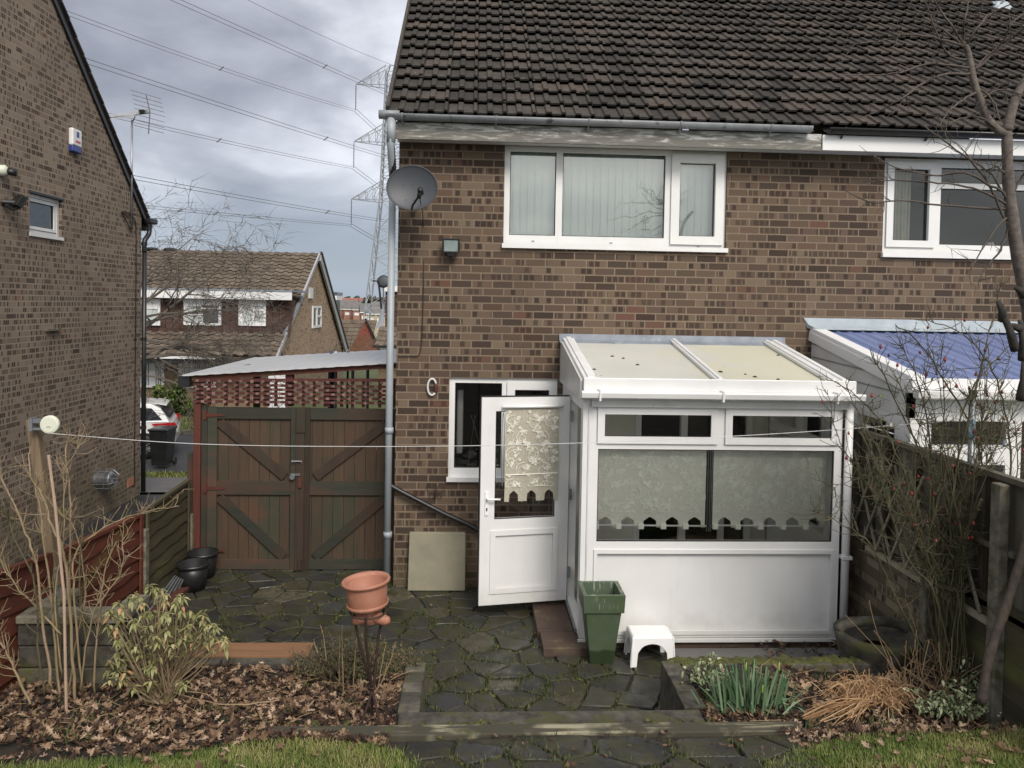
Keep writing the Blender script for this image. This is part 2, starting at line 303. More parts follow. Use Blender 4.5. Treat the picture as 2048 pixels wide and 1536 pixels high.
# ------------------------------------------------------------------ mesh builder
def woff(o):
    v = Vector((0, 0, 0))
    while o: v += o.location; o = o.parent
    return v
def tag(o, label=None, cat=None, group=None, kind=None):
    if label: o['label'] = label
    if cat: o['category'] = cat
    if group: o['group'] = group
    if kind: o['kind'] = kind
    return o
def empty(name, loc, label, cat, group=None):
    o = bpy.data.objects.new(name, None); COL.objects.link(o); o.location = loc; o.empty_display_size = .1
    return tag(o, label, cat, group)
class MB:
    def __init__(s): s.v = []; s.f = []; s.r = []
    def add(s, vs, fs, r=None):
        b = len(s.v); s.v += [tuple(v) for v in vs]; r = R.random() if r is None else r
        for f in fs: s.f.append(tuple(i+b for i in f)); s.r.append(r)
        return s
    def box(s, x0, x1, y0, y1, z0, z1, r=None):
        return s.add([(x, y, z) for z in (z0, z1) for y in (y0, y1) for x in (x0, x1)],
                     [(0, 2, 3, 1), (4, 5, 7, 6), (0, 1, 5, 4), (2, 6, 7, 3), (0, 4, 6, 2), (1, 3, 7, 5)], r)
    def bar(s, a, b, w, h, up=(0, 0, 1), r=None):
        a, b = Vector(a), Vector(b); d = (b-a).normalized(); u = Vector(up)
        sx = d.cross(u)
        if sx.length < 1e-4: sx = d.cross(Vector((0, 1, 0)))
        sx.normalize(); uz = sx.cross(d).normalized(); sx *= w/2; uz *= h/2
        vs = [a-sx-uz, a+sx-uz, a+sx+uz, a-sx+uz, b-sx-uz, b+sx-uz, b+sx+uz, b-sx+uz]
        return s.add(vs, [(0, 3, 2, 1), (4, 5, 6, 7), (0, 1, 5, 4), (1, 2, 6, 5), (2, 3, 7, 6), (3, 0, 4, 7)], r)
    def tube(s, pts, rad, n=6, cap=True, r=None):
        pts = [Vector(p) for p in pts]; k = len(pts)
        rad = rad if isinstance(rad, (list, tuple)) else [rad]*k
        vs = []; ref = None
        for i, p in enumerate(pts):
            d = (pts[min(i+1, k-1)]-pts[max(i-1, 0)])
            d = d.normalized() if d.length > 1e-9 else Vector((0, 0, 1))
            if ref is None: ref = Vector((1, 0, 0)) if abs(d.x) < .8 else Vector((0, 1, 0))
            x = (ref-d*ref.dot(d)).normalized(); ref = x; y = d.cross(x)
            for j in range(n):
                a = 2*PI*j/n; vs.append(p+(x*math.cos(a)+y*math.sin(a))*rad[i])
        fs = [(i*n+j, i*n+(j+1) % n, (i+1)*n+(j+1) % n, (i+1)*n+j) for i in range(k-1) for j in range(n)]
        if cap: fs += [tuple(range(n-1, -1, -1)), tuple((k-1)*n+j for j in range(n))]
        return s.add(vs, fs, r)
    def lathe(s, c, prof, n=28, mat=None, a0=0, a1=2*PI, r=None):
        c = Vector(c); k = len(prof); full = abs(a1-a0-2*PI) < 1e-6; m = n if full else n+1; vs = []
        for rr, z in prof:
            for j in range(m):
                a = a0+(a1-a0)*j/n; p = Vector((rr*math.cos(a), rr*math.sin(a), z)); p = mat @ p if mat else p; vs.append(c+p)
        fs = [(i*m+j, i*m+(j+1) % m, (i+1)*m+(j+1) % m, (i+1)*m+j) for i in range(k-1) for j in range(n)]
        return s.add(vs, fs, r)
    def prism(s, poly, vec, r=None):
        n = len(poly); v = Vector(vec); p = [Vector(q) for q in poly]
        return s.add(p+[q+v for q in p], [tuple(range(n-1, -1, -1)), tuple(range(n, 2*n))]+[(i, (i+1) % n, (i+1) % n+n, i+n) for i in range(n)], r)
    def plate(s, u0, u1, w0, w1, holes, d0, d1, mp=lambda u, d, w: (u, d, w), r=None):
        """slab between depths d0 and d1 with rectangular holes"""
        us = sorted({u0, u1, *[h[0] for h in holes], *[h[1] for h in holes]}); ws = sorted({w0, w1, *[h[2] for h in holes], *[h[3] for h in holes]})
        us = [u for u in us if u0-1e-9 <= u <= u1+1e-9]; ws = [w for w in ws if w0-1e-9 <= w <= w1+1e-9]
        def solid(i, j):
            if i < 0 or j < 0 or i >= len(us)-1 or j >= len(ws)-1: return False
            cu, cw = (us[i]+us[i+1])/2, (ws[j]+ws[j+1])/2
            return not any(h[0] < cu < h[1] and h[2] < cw < h[3] for h in holes)
        for i in range(len(us)-1):
            for j in range(len(ws)-1):
                if not solid(i, j): continue
                a, b, c, d = us[i], us[i+1], ws[j], ws[j+1]
                q = lambda u, dd, w: mp(u, dd, w)
                s.add([q(a, d0, c), q(b, d0, c), q(b, d0, d), q(a, d0, d)], [(0, 1, 2, 3)], r)
                s.add([q(a, d1, c), q(b, d1, c), q(b, d1, d), q(a, d1, d)], [(3, 2, 1, 0)], r)
                if not solid(i-1, j): s.add([q(a, d0, c), q(a, d1, c), q(a, d1, d), q(a, d0, d)], [(3, 2, 1, 0)], r)
                if not solid(i+1, j): s.add([q(b, d0, c), q(b, d1, c), q(b, d1, d), q(b, d0, d)], [(0, 1, 2, 3)], r)
                if not solid(i, j-1): s.add([q(a, d0, c), q(b, d0, c), q(b, d1, c), q(a, d1, c)], [(3, 2, 1, 0)], r)
                if not solid(i, j+1): s.add([q(a, d0, d), q(b, d0, d), q(b, d1, d), q(a, d1, d)], [(0, 1, 2, 3)], r)
        return s
    def build(s, name, mat, parent=None, smooth=False, bevel=0, label=None, cat=None, group=None, kind=None, org=None):
        me = bpy.data.meshes.new(name); off = woff(parent) if parent else Vector((0, 0, 0)); loc = Vector((0, 0, 0))
        if not parent and kind != 'structure':
            if org is None:
                xs, ys, zs = zip(*s.v); org = ((min(xs)+max(xs))/2, (min(ys)+max(ys))/2, min(zs))
            loc = Vector(org); off = loc
        me.from_pydata([(a-off.x, b-off.y, c-off.z) for a, b, c in s.v], [], s.f)
        at = me.attributes.new('rnd', 'FLOAT', 'FACE'); at.data.foreach_set('value', s.r)
        me.materials.append(M[mat] if isinstance(mat, str) else mat)
        if smooth: me.polygons.foreach_set('use_smooth', [True]*len(me.polygons))
        me.update(); o = bpy.data.objects.new(name, me); COL.objects.link(o); o.location = loc
        if parent: o.parent = parent
        if bevel:
            b = o.modifiers.new('bevel', 'BEVEL'); b.width = bevel; b.segments = 2; b.limit_method = 'ANGLE'
        return tag(o, label, cat, group, kind)
def copy_tree(o, parent=None):
    c = o.copy(); COL.objects.link(c)
    if parent: c.parent = parent
    for ch in list(o.children): copy_tree(ch, c)
    return c
def smooth_pts(p, sub=4):
    p = [Vector(q) for q in p]; out = []
    for i in range(len(p)-1):
        a, b, c, d = p[max(i-1, 0)], p[i], p[i+1], p[min(i+2, len(p)-1)]
        for k in range(sub):
            t = k/sub; out.append(.5*((2*b)+(c-a)*t+(2*a-5*b+4*c-d)*t*t+(3*b-a-3*c+d)*t**3))
    return out+[p[-1]]
def rv(s=1): return Vector((R.uniform(-s, s), R.uniform(-s, s), R.uniform(-s, s)))
def tiles(mb, o, ud, sd, cols, rows, tw, g, th=.052, prof=None, gap=True):
    """interlocking tiles: o = lower left corner, ud = unit across, sd = unit up the slope"""
    o, ud, sd = Vector(o), Vector(ud), Vector(sd); nn = ud.cross(sd).normalized()
    prof = prof or [(0, 0), (.03, .012), (.30, .012), (.34, .034), (.50, .034), (.54, .012), (.84, .012), (.87, .034), (.97, .034), (1., .004)]
    for r in range(rows):
        for c in range(int(math.ceil(cols))):
            fr = min(1, cols-c); jz = R.uniform(-.004, .004); js = R.gauss(0, .006); rr = R.random()
            pr = [q for q in prof if q[0] <= fr+1e-6]; k = len(pr)
            lo = [o+ud*((c+u)*tw)+sd*(r*g+js)+nn*(h+th+jz) for u, h in pr]
            hi = [o+ud*((c+u)*tw)+sd*((r+1)*g+.02)+nn*(h+jz*.5) for u, h in pr]
            bt = [q-nn*.020 for q in lo]
            b2 = [q-nn*.020+sd*.07 for q in lo]; mb.add(b2+bt, [(i, i+1, k+i+1, k+i) for i in range(k-1)], rr); mb.add(lo+hi+bt, [(i, i+1, k+i+1, k+i) for i in range(k-1)]+[(2*k+i, 2*k+i+1, i+1, i) for i in range(k-1)]+[(0, k, 2*k), (k-1, 3*k-1, 2*k-1)], rr)
# ------------------------------------------------------------------ world and sun
SUN_EL, SUN_AZ = math.radians(42), math.radians(160)      # azimuth from +Y clockwise: behind the camera, to the right
sd = Vector((math.sin(SUN_AZ)*math.cos(SUN_EL), math.cos(SUN_AZ)*math.cos(SUN_EL), math.sin(SUN_EL)))
w = bpy.data.worlds.new('World'); S.world = w; w.use_nodes = True; nt = w.node_tree
class WT(MT):
    def __init__(s): s.nt = nt; s._pos = None
t = WT(); bg = nt.nodes['Background']; tc = t.n('ShaderNodeTexCoord').outputs['Generated']
sky = t.n('ShaderNodeTexSky', sky_type='NISHITA'); sky.sun_disc = False; sky.sun_elevation = SUN_EL; sky.sun_rotation = SUN_AZ
o = t.sep(tc); zz = t.math('ADD', t.math('MAXIMUM', o[2], 0.0), .16)
zz = t.math('ADD', t.math('MAXIMUM', o[2], 0.0), .62); cv = t.comb(t.math('DIVIDE', o[0], zz), t.math('DIVIDE', o[1], zz), t.math('MULTIPLY', o[2], 1.6))
n1 = t.noise(3.1, 6, .5, cv, .35); n2 = t.noise(1.35, 3, .5, t.scl(cv, (1, 1, 1.3)))
f = t.math('ADD', t.math('MULTIPLY', n1, .65), t.math('MULTIPLY', n2, .35))
cl = t.ramp(f, (.36, (.135, .138, .158)), (.45, (.19, .194, .222)), (.53, (.285, .292, .326)), (.61, (.48, .49, .525)))
cl = t.mix(t.ramp(o[2], (.0, 1.), (.16, 0.)), cl, (.20, .24, .31))
skc = t.mix(.1, cl, t.mix(1.0, sky.outputs[0], (.10, .10, .10), 'MULTIPLY'))
dt = t.n('ShaderNodeVectorMath', operation='DOT_PRODUCT'); t.put(dt.inputs[0], tc); dt.inputs[1].default_value = sd
gl = t.math('MULTIPLY_ADD', t.math('POWER', t.math('MAXIMUM', dt.outputs['Value'], 0.0), 2.0), 1.7, 1.0)
g2 = t.math('SUBTRACT', gl, 1.0); skc = t.mix(1.0, skc, t.comb(t.math('MULTIPLY_ADD', g2, 1.08, 1.0), gl, t.math('MULTIPLY_ADD', g2, .80, 1.0)), 'MULTIPLY')
nt.links.new(skc, bg.inputs[0]); bg.inputs[1].default_value = 1.0
sl = bpy.data.lights.new('sun', 'SUN'); sl.energy = 1.5; sl.angle = math.radians(22); sl.color = (1, .93, .84)
so = bpy.data.objects.new('sun', sl); COL.objects.link(so); so.rotation_euler = sd.to_track_quat('Z', 'Y').to_euler(); so.location = (0, -5, 20)
S.view_settings.view_transform = 'Standard'; S.view_settings.look = 'None'; S.view_settings.gamma = 1; S.view_settings.exposure = .88
# ------------------------------------------------------------------ ground
def hgt(x, y):
    def L(a, b, k): k = max(0, min(1, k)); k = k*k*(3-2*k); return a+(b-a)*k
    if y < 9: return -.6
    if y < 14: return -.6 if x < -3 else L(-.25, -.45, (y-9)/5)
    if y < 20: return L(-.6 if x < -3 else -.45, -1.5, (y-14)/5.5)
    if y < 60: return -1.5
    if y < 180: return L(-1.5, -24, (y-60)/120)
    if y < 320: return L(-24, -20, (y-180)/140)
    if y < 1000: return -20 + (y-320)*.036
    return 4.5
mb = MB(); ys = [-60, -20, 0, 4, 9, 10, 11, 12, 13, 14, 15, 16, 17, 18, 19, 20, 25, 40, 60, 75, 90, 105, 120, 140, 160, 180, 220, 270, 320, 500, 750, 1000, 3000]
xs = [-3000, -600, -200, -60, -30, -12, -5.9, -3.3, -2.6, 0, 8, 30, 100, 300, 1000, 3000]
vs = [(x, y, hgt(x, y)) for y in ys for x in xs]; nx = len(xs)
mb.add(vs, [(j*nx+i, j*nx+i+1, (j+1)*nx+i+1, (j+1)*nx+i) for j in range(len(ys)-1) for i in range(nx-1)])
mb.build('ground', 'land', kind='structure')
# garden side: upper garden soil and beds
GZ = .36
mb = MB()
def sheet(mb, x0, x1, y0, y1, fz, n=10, m=10):
    vs = [(x0+(x1-x0)*i/n, y0+(y1-y0)*j/m, fz(x0+(x1-x0)*i/n, y0+(y1-y0)*j/m)) for j in range(m+1) for i in range(n+1)]
    mb.add(vs, [(j*(n+1)+i, j*(n+1)+i+1, (j+1)*(n+1)+i+1, (j+1)*(n+1)+i) for j in range(m) for i in range(n)])
def bedz(x, y): return GZ-.03+.02*math.sin(x*5+y*3)+.02*math.sin(y*9-x*2)
sheet(mb, -3.02, -.42, 4.5, 5.56, bedz, 40, 20)
sheet(mb, 1.53, 3.34, 4.5, 5.46, bedz, 30, 20)
mb.build('bed_soil', 'soil', kind='structure')
def upz(x, y): return .40+max(0, 4.45-y)*.17+.01*math.sin(x*4)+.008*math.sin(y*11+x*3)
mb = MB(); sheet(mb, -6, 6, -8, 4.5, lambda x, y: upz(x, y)-.02, 60, 60); mb.build('garden_ground', 'soil', kind='structure')
mb = MB(); mb.box(-3.05, 3.4, 4.84, 8.6, -.3, -.02); mb.box(-3, -.8, 8.6, 14, -.35, -.03); mb.build('patio_base', 'moss', kind='structure')
mb = MB(); mb.add([(-5.9, 4, -.46), (-3.1, 4, -.40), (-3.1, 14, -.5), (-5.9, 14, -.56)], [(0, 1, 2, 3)]); mb.build('side_path', 'path_dark', kind='structure')
mb = MB(); mb.add([(-9, 14.05, -.56), (-3.1, 14.05, -.50), (-3.4, 17.6, -1.05), (-9, 17.6, -1.08)], [(0, 1, 2, 3)]); mb.build('pavement', 'path', kind='structure')
mb = MB(); mb.add([(-40, 20.0, -1.47), (30, 20.0, -1.47), (30, 25.6, -1.47), (-40, 25.6, -1.47)], [(0, 1, 2, 3)]); mb.add([(-13, 25.8, -1.466), (-3, 25.8, -1.466), (-3, 29.6, -1.466), (-9.2, 29.6, -1.466)], [(0, 1, 2, 3)]); mb.build('road', 'tarmac', kind='structure')
mb = MB(); mb.box(-40, 30, 25.62, 25.76, -1.5, -1.36); mb.build('kerb', 'conc_pale', kind='structure')
# --- crazy paving
def voronoi(x0, x1, y0, y1, sp, asp=1.3):
    pts = []; ny = int((y1-y0)/(sp/asp)); nxx = int((x1-x0)/sp)
    for j in range(-1, ny+2):
        for i in range(-1, nxx+2):
            pts.append((x0+(i+.5+R.uniform(-.42, .42)+.5*(j % 2))*sp, y0+(j+.5+R.uniform(-.42, .42))*sp/asp))
    for i, (px, py) in enumerate(pts):
        if not (x0-.05 < px < x1+.05 and y0-.05 < py < y1+.05): continue
        poly = [(x0, y0), (x1, y0), (x1, y1), (x0, y1)]
        for k, (qx, qy) in enumerate(pts):
            if k == i or abs(qx-px) > 3*sp or abs(qy-py) > 3*sp: continue
            mx, my, nx_, ny_ = (px+qx)/2, (py+qy)/2, qx-px, qy-py; out = []
            for a in range(len(poly)):
                A, B = poly[a], poly[(a+1) % len(poly)]
                da = (A[0]-mx)*nx_+(A[1]-my)*ny_; db = (B[0]-mx)*nx_+(B[1]-my)*ny_
                if da <= 0: out.append(A)
                if da*db < 0: tt = da/(da-db); out.append((A[0]+(B[0]-A[0])*tt, A[1]+(B[1]-A[1])*tt))
            poly = out
            if len(poly) < 3: break
        if len(poly) >= 3: yield poly
EDGES = []
def pave(mb, x0, x1, y0, y1, fz, sp):
    for poly in voronoi(x0, x1, y0, y1, sp):
        cx = sum(p[0] for p in poly)/len(poly); cy = sum(p[1] for p in poly)/len(poly)
        # ragged outline
        q = []
        for a in range(len(poly)):
            A, B = poly[a], poly[(a+1) % len(poly)]; L = math.hypot(B[0]-A[0], B[1]-A[1]); k = max(1, int(L/.07))
            for i in range(k):
                tt = i/k; q.append((A[0]+(B[0]-A[0])*tt, A[1]+(B[1]-A[1])*tt))
            if L > .06: EDGES.append((A, B, fz))
        def off(p, d):
            vx, vy = cx-p[0], cy-p[1]; l = math.hypot(vx, vy)+1e-6; d += R.uniform(-.004, .004); d = min(d, l*.6); return (p[0]+vx/l*d, p[1]+vy/l*d)
        e = [off(p, .012) for p in q]; zt = R.uniform(-.006, .008); tx, ty = R.uniform(-.018, .018), R.uniform(-.018, .018)
        zf = lambda p: fz(p[0], p[1])+zt+(p[0]-cx)*tx+(p[1]-cy)*ty
        n = len(e); top = [(cx+(p[0]-cx)*.955, cy+(p[1]-cy)*.955) for p in e]
        vs = [(p[0], p[1], zf(p)-.05) for p in e]+[(p[0], p[1], zf(p)-.006) for p in e]+[(p[0], p[1], zf(p)) for p in top]
        mb.add(vs, [(i, (i+1) % n, n+(i+1) % n, n+i) for i in range(n)]+[(n+i, n+(i+1) % n, 2*n+(i+1) % n, 2*n+i) for i in range(n)]+[tuple(range(2*n, 3*n))])
mb = MB(); pave(mb, -3.02, 3.3, 4.83, 8.55, lambda x, y: 0, .31)
mb.build('patio', 'stone', kind='structure')
mb = MB(); pave(mb, -.35, 2.0, 3.4, 4.46, lambda x, y: upz(x, y)+.005, .33); mb.build('garden_path', 'stone', kind='structure')
# tufts of grass and moss in the joints
mb = MB()
def blade(mb, p, h, lean, wd=.004, r=None):
    p = Vector(p); a = R.uniform(0, 2*PI); d = Vector((math.cos(a), math.sin(a), 0)); sdv = Vector((-d.y, d.x, 0))*wd
    m = p+d*lean*.4+Vector((0, 0, h*.65)); e = p+d*lean+Vector((0, 0, h))
    mb.add([p-sdv, p+sdv, m-sdv*.7, m+sdv*.7, e], [(0, 1, 3, 2), (2, 3, 4)], r)
PATCH = [(R.uniform(-3, 3.2), R.uniform(4.9, 8.3), R.uniform(.2, .5)) for _ in range(55)]+[(1.1, 4.2, .4), (0.2, 4.0, .5), (1.6, 4.1, .4), (.5, 4.3, .3), (.2, 5.6, .7), (-.1, 6.0, .5), (.6, 5.9, .4), (-.8, 6.3, .6), (.9, 5.2, .5), (-.9, 5.9, .5)]
for A, B, fz in EDGES:
    L = math.hypot(B[0]-A[0], B[1]-A[1]); cx, cy = (A[0]+B[0])/2, (A[1]+B[1])/2
    wgt = max([0]+[1-math.hypot(cx-a, cy-b)/c for a, b, c in PATCH]); base = 0 if wgt < .1 else 400*wgt*wgt+10
    for _ in range(int(L*base*R.random()*1.3)):
        tt = R.random(); x = A[0]+(B[0]-A[0])*tt+R.gauss(0, .013+.03*wgt); y = A[1]+(B[1]-A[1])*tt+R.gauss(0, .013+.03*wgt)
        blade(mb, (x, y, fz(x, y)-.02), R.uniform(.02, .055), R.uniform(.005, .04), .0035)
mb.build('joint_weeds', 'weed', kind='stuff', label='low green weeds and grass growing in the joints of the crazy paving', cat='weeds')
def mosspad(mb, x, y, z, r):
    n = 9; vs = [(x+math.cos(2*PI*i/n)*r*R.uniform(.7, 1.3), y+math.sin(2*PI*i/n)*r*R.uniform(.7, 1.2), z-.006) for i in range(n)]
    vs2 = [(x+(v[0]-x)*.6, y+(v[1]-y)*.6, z+r*.22) for v in vs]
    mb.add(vs+vs2+[(x, y, z+r*.3)], [(i, (i+1) % n, n+(i+1) % n, n+i) for i in range(n)]+[(n+i, n+(i+1) % n, 2*n) for i in range(n)])
mb = MB()
for A, B, fz in EDGES:
    for _ in range(int(R.random()*2.2)):
        tt = R.random(); x = A[0]+(B[0]-A[0])*tt; y = A[1]+(B[1]-A[1])*tt; mosspad(mb, x, y, fz(x, y)-.010, R.uniform(.008, .026))
for _ in range(260): x = R.uniform(1.5, 3.3); mosspad(mb, x, 5.5+R.gauss(0, .02), GZ+.01, R.uniform(.015, .04))
for _ in range(160): mosspad(mb, R.choice((-.95, -.2, .1, 1.3))+R.gauss(0, .14), 4.6+R.gauss(0, .04), .395, R.uniform(.006, .018))
mb.build('moss_cushions', simple('bright_moss', (.050, .055, .014), (.085, .088, .02), 30, .95, 200, .8, rnd=.3), smooth=True, kind='stuff', label='yellow green moss cushions along paving joints and bed edges', cat='moss')
# ------------------------------------------------------------------ brick house (own half) and neighbour half
XL, XM, XR2, WY = -.78, 3.45, 8.4, 8.0
TP = math.atan(.85); CT, ST = math.cos(TP), math.sin(TP)
EV = Vector((-.86, 7.72, 4.80)); TW, TG = .2925, .268
UW = (.305, 2.645, 3.585, 4.60); KW = (-.229, .90, 1.13, 2.185); NW = (4.34, 6.75, 3.575, 4.585)
def house(x0, x1, name, label, group=None, verge=False):
    h = empty(name, ((x0+x1)/2, WY, 0), label, 'house')
    holes = [v for v in (UW, KW, NW, (1.75, 2.95, .12, 2.1)) if x0 <= v[0] < x1]
    mb = MB(); mb.plate(x0, x1, -.4, 4.70, holes, WY, WY+.28)
    if verge:
        mb.plate(WY+.282, 14.0, -.4, 4.70, [], x0, x0+.28, lambda u, d, w: (d, u, w))
    mb.build('wall', 'brick', h)
    if verge:
        g = MB(); g.prism([(x0+.001, 8.0, 4.7), (x0+.001, 10.9, 7.2), (x0+.001, 13.8, 4.7)], (.25, 0, 0)); g.build('gable', 'brick_side', h)
    mb = MB(); k0 = round((XM-EV.x)/TW); a = EV.x if verge else EV.x+k0*TW; tiles(mb, (a, EV.y, EV.z), (1, 0, 0), (0, CT, ST), k0 if verge else (x1-a)/TW, 16, TW, TG)
    rf = mb.build('roof', 'tile', h)
    mm = MB()
    for _ in range(260):
        u = R.uniform(a+.1, min(x1, a+7)-.1); q = min(3.9, abs(R.gauss(0, 1.6))); q = (int(q/TG)+R.choice((.04, .9, .95)))*TG; p_ = Vector((u, EV.y+q*CT, EV.z+q*ST+.062)); mosspad(mm, p_.x, p_.y, p_.z, R.uniform(.008, .024))
    mm.build('roof_moss', 'roof_moss', rf, kind='stuff')
    rb = MB(); e = Vector((a+.02, EV.y, EV.z-.03)); rt = Vector((a+.02, EV.y+4.2*CT, EV.z-.03+4.2*ST)); w_ = Vector((x1-a-.03, 0, 0))
    rb.add([e, e+w_, rt+w_, rt, rt+Vector((0, 4, -3.4)), rt+w_+Vector((0, 4, -3.4))], [(0, 3, 2, 1), (3, 4, 5, 2)]); rb.build('underlay', 'tile', rf)
    rd = MB()
    for i in range(int((x1-a)/.45)):
        x = a+i*.45; rd.lathe((x, rt.y, rt.z), [(.13, 0), (.12, .45)], 8, Matrix(((0, 0, 1), (1, 0, 0), (0, 1, 0))), 0, PI)
    rd.build('ridge', 'tile', rf)
    return h
H1 = house(XL, XM, 'brick_house', 'brown brick house half with grey gutter and flaking fascia, behind the open white door', verge=True)
H2 = house(XM, XR2, 'brick_house', 'right hand house half with clean white fascia and black gutter, behind the bare tree')
# verge strip
mb = MB(); mb.bar(EV+Vector((-.01, 0, .01)), EV+Vector((-.01, 4.2*CT, 4.2*ST+.01)), .034, .19, (0, -ST, CT)); mb.bar(EV+Vector((.08, .1, -.13)), EV+Vector((.08, 4.2*CT, 4.2*ST-.16)), .02, .14, (0, -ST, CT))
mb.build('verge', 'tile', H1)
# gutter, fascia, soffit (own half)
def gut(x0, x1, y, z, r, mat, par, step):
    mb = MB(); prof = [(r*math.cos(a), r*math.sin(a)) for a in [PI+PI*i/10 for i in range(11)]]; pin = [(q[0]*.9, q[1]*.9) for q in prof[::-1]]
    poly = [(x0, y+a, z+b) for a, b in prof+pin]; mb.prism(poly, (x1-x0, 0, 0)); g = mb.build('gutter', mat, par, True)
    x = x0+.15
    while x < x1:
        b = MB(); pr2 = [(x, y+a*1.12, z+bb*1.12+.004) for a, bb in prof]; pi2 = [(x, y+a*1.01, z+bb*1.01+.004) for a, bb in prof[::-1]]; b.prism(pr2+pi2, (.02, 0, 0))
        b.bar((x+.01, y, z-r), (x+.01, y+.05, z-r-.03), .015, .02); b.build('bracket', mat, g); x += step
    return g
gut(-.88, 3.38, 7.66, 4.80, .058, 'gutter', H1, .92)
MB().box(-.80, XM+.07, 7.72, 7.745, 4.575, 4.745).build('fascia', 'fascia', H1, bevel=.003)
MB().box(-.79, XM+.06, 7.745, 7.99, 4.60, 4.615).build('soffit', 'upvc_old', H1)
gut(XM+.10, XR2, 7.65, 4.79, .055, 'black', H2, .88)
MB().box(XM+.073, XR2, 7.70, 7.72, 4.58, 4.735).build('fascia', 'white_paint', H2, bevel=.003)
MB().box(XM+.07, XR2, 7.722, 7.99, 4.60, 4.615).build('soffit', 'upvc_old', H2)
# windows -----------------------------------------------------------
def window(par, x0, x1, z0, z1, y, lights, mat='upvc', sill=True, inner='dark', room=True, blind=None, mp=lambda u, d, w: (u, d, w), fw=.055, name='window', glassmat='glass'):
    """lights: (x0,x1,z0,z1,sash?) openings in the fixed frame; depth grows into the wall"""
    mb = MB(); mb.plate(x0, x1, z0, z1, [l[:4] for l in lights], y, y+.07, mp)
    win = mb.build('window_frame' if name == 'window' else name, mat, par, bevel=.004)
    for l in lights:
        a, b, c, d = l[:4]
        if len(l) > 4 and l[4]:
            k = l[4]; sb = MB(); sb.plate(a+.003-.02, b-.003+.02, c-.017, d+.017, [(a+k, b-k, c+k, d-k)], y-.022, y-.003, mp); sb.plate(a+.002, b-.002, c+.002, d-.002, [(a+k+.001, b-k-.001, c+k+.001, d-k-.001)], y-.002, y+.05, mp); sb.build('sash', mat, win, bevel=.004)
            a += k; b -= k; c += k; d -= k
        g = MB(); g.add([mp(a, y+.03, c), mp(b, y+.03, c), mp(b, y+.03, d), mp(a, y+.03, d)], [(0, 1, 2, 3)]); g.build('pane', glassmat, win)
        g = MB(); g.plate(a-.001, b+.001, c-.001, d+.001, [(a+.008, b-.008, c+.008, d-.008)], y+.018, y+.026, mp); g.build('seal', 'rubber', win)
    if sill:
        MB().plate(x0-.015, x1+.015, z0-.045, z0, [], y-.075, y+.05, mp).build('sill', mat, win, bevel=.004)
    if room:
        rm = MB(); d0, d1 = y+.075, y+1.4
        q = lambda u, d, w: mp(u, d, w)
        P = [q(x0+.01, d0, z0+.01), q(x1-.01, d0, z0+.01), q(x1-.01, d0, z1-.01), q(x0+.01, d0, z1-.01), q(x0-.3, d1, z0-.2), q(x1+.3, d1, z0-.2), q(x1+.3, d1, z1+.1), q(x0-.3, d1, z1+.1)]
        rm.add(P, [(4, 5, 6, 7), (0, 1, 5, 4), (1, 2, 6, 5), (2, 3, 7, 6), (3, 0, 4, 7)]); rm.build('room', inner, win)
    return win
# upper window: two fixed lights, one opening, vertical blinds
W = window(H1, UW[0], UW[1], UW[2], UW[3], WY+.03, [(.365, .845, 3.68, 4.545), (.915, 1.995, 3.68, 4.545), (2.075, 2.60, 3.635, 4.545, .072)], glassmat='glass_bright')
mb = MB(); x = UW[0]+.02
while x < UW[1]-.04:
    a = math.radians(R.uniform(7, 11)); hw = .045; cx = x+hw
    mb.add([(cx-hw*math.cos(a), WY+.16-hw*math.sin(a), 3.60), (cx+hw*math.cos(a), WY+.16+hw*math.sin(a), 3.60), (cx+hw*math.cos(a), WY+.16+hw*math.sin(a), 4.59), (cx-hw*math.cos(a), WY+.16-hw*math.sin(a), 4.59)], [(0, 1, 2, 3)]); x += .078
mb.build('vertical_blind', 'blind_green', W)
# sticker in the window (small floral emblem outline)
mb = MB(); sc = .052; c0 = Vector((1.80, WY+.057, 3.875))
for k in range(6):
    a = k*PI/3+.3; cc = c0+Vector((math.cos(a)*.028, 0, math.sin(a)*.03))
    mb.tube([cc+Vector((math.cos(b)*.014, 0, math.sin(b)*.014)) for b in [i*2*PI/8 for i in range(9)]], .0022, 4)
mb.tube([c0+Vector((0, 0, -.03)), c0+Vector((.004, 0, -.10))], .003, 4); mb.tube([c0+Vector((-.045+.0075*i, 0, -.105+.008*math.sin(i*2.4))) for i in range(13)], .0045, 4)
mb.build('window_sticker', simple('grey_sticker', (.20, .24, .21), (.15, .18, .16), 30, .6), W)
for x in (.60, 1.42, 2.35): MB().box(x, x+.03, WY+.022, WY+.031, 3.618 if x < 2 else 3.60, 3.624 if x < 2 else 3.606).build('drain_slot', 'gutter', W)
# kitchen window
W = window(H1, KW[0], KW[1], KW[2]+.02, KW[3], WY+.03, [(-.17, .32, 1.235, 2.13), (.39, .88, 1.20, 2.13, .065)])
MB().box(-.155, -.085, WY+.35, WY+.75, 1.32, 2.02).build('boiler', 'upvc_old', W, bevel=.02)
mb = MB()
for i in range(5): mb.tube([(R.uniform(-.05, .25), WY+.3, 1.75), (R.uniform(-.05, .25), WY+.3, 1.22)], .004, 4)
mb.tube([(.2, WY+.2, 1.1), (.2, WY+.2, 1.3), (.26, WY+.18, 1.34), (.28, WY+.16, 1.28)], .012, 6); mb.build('tap', 'metal', W)
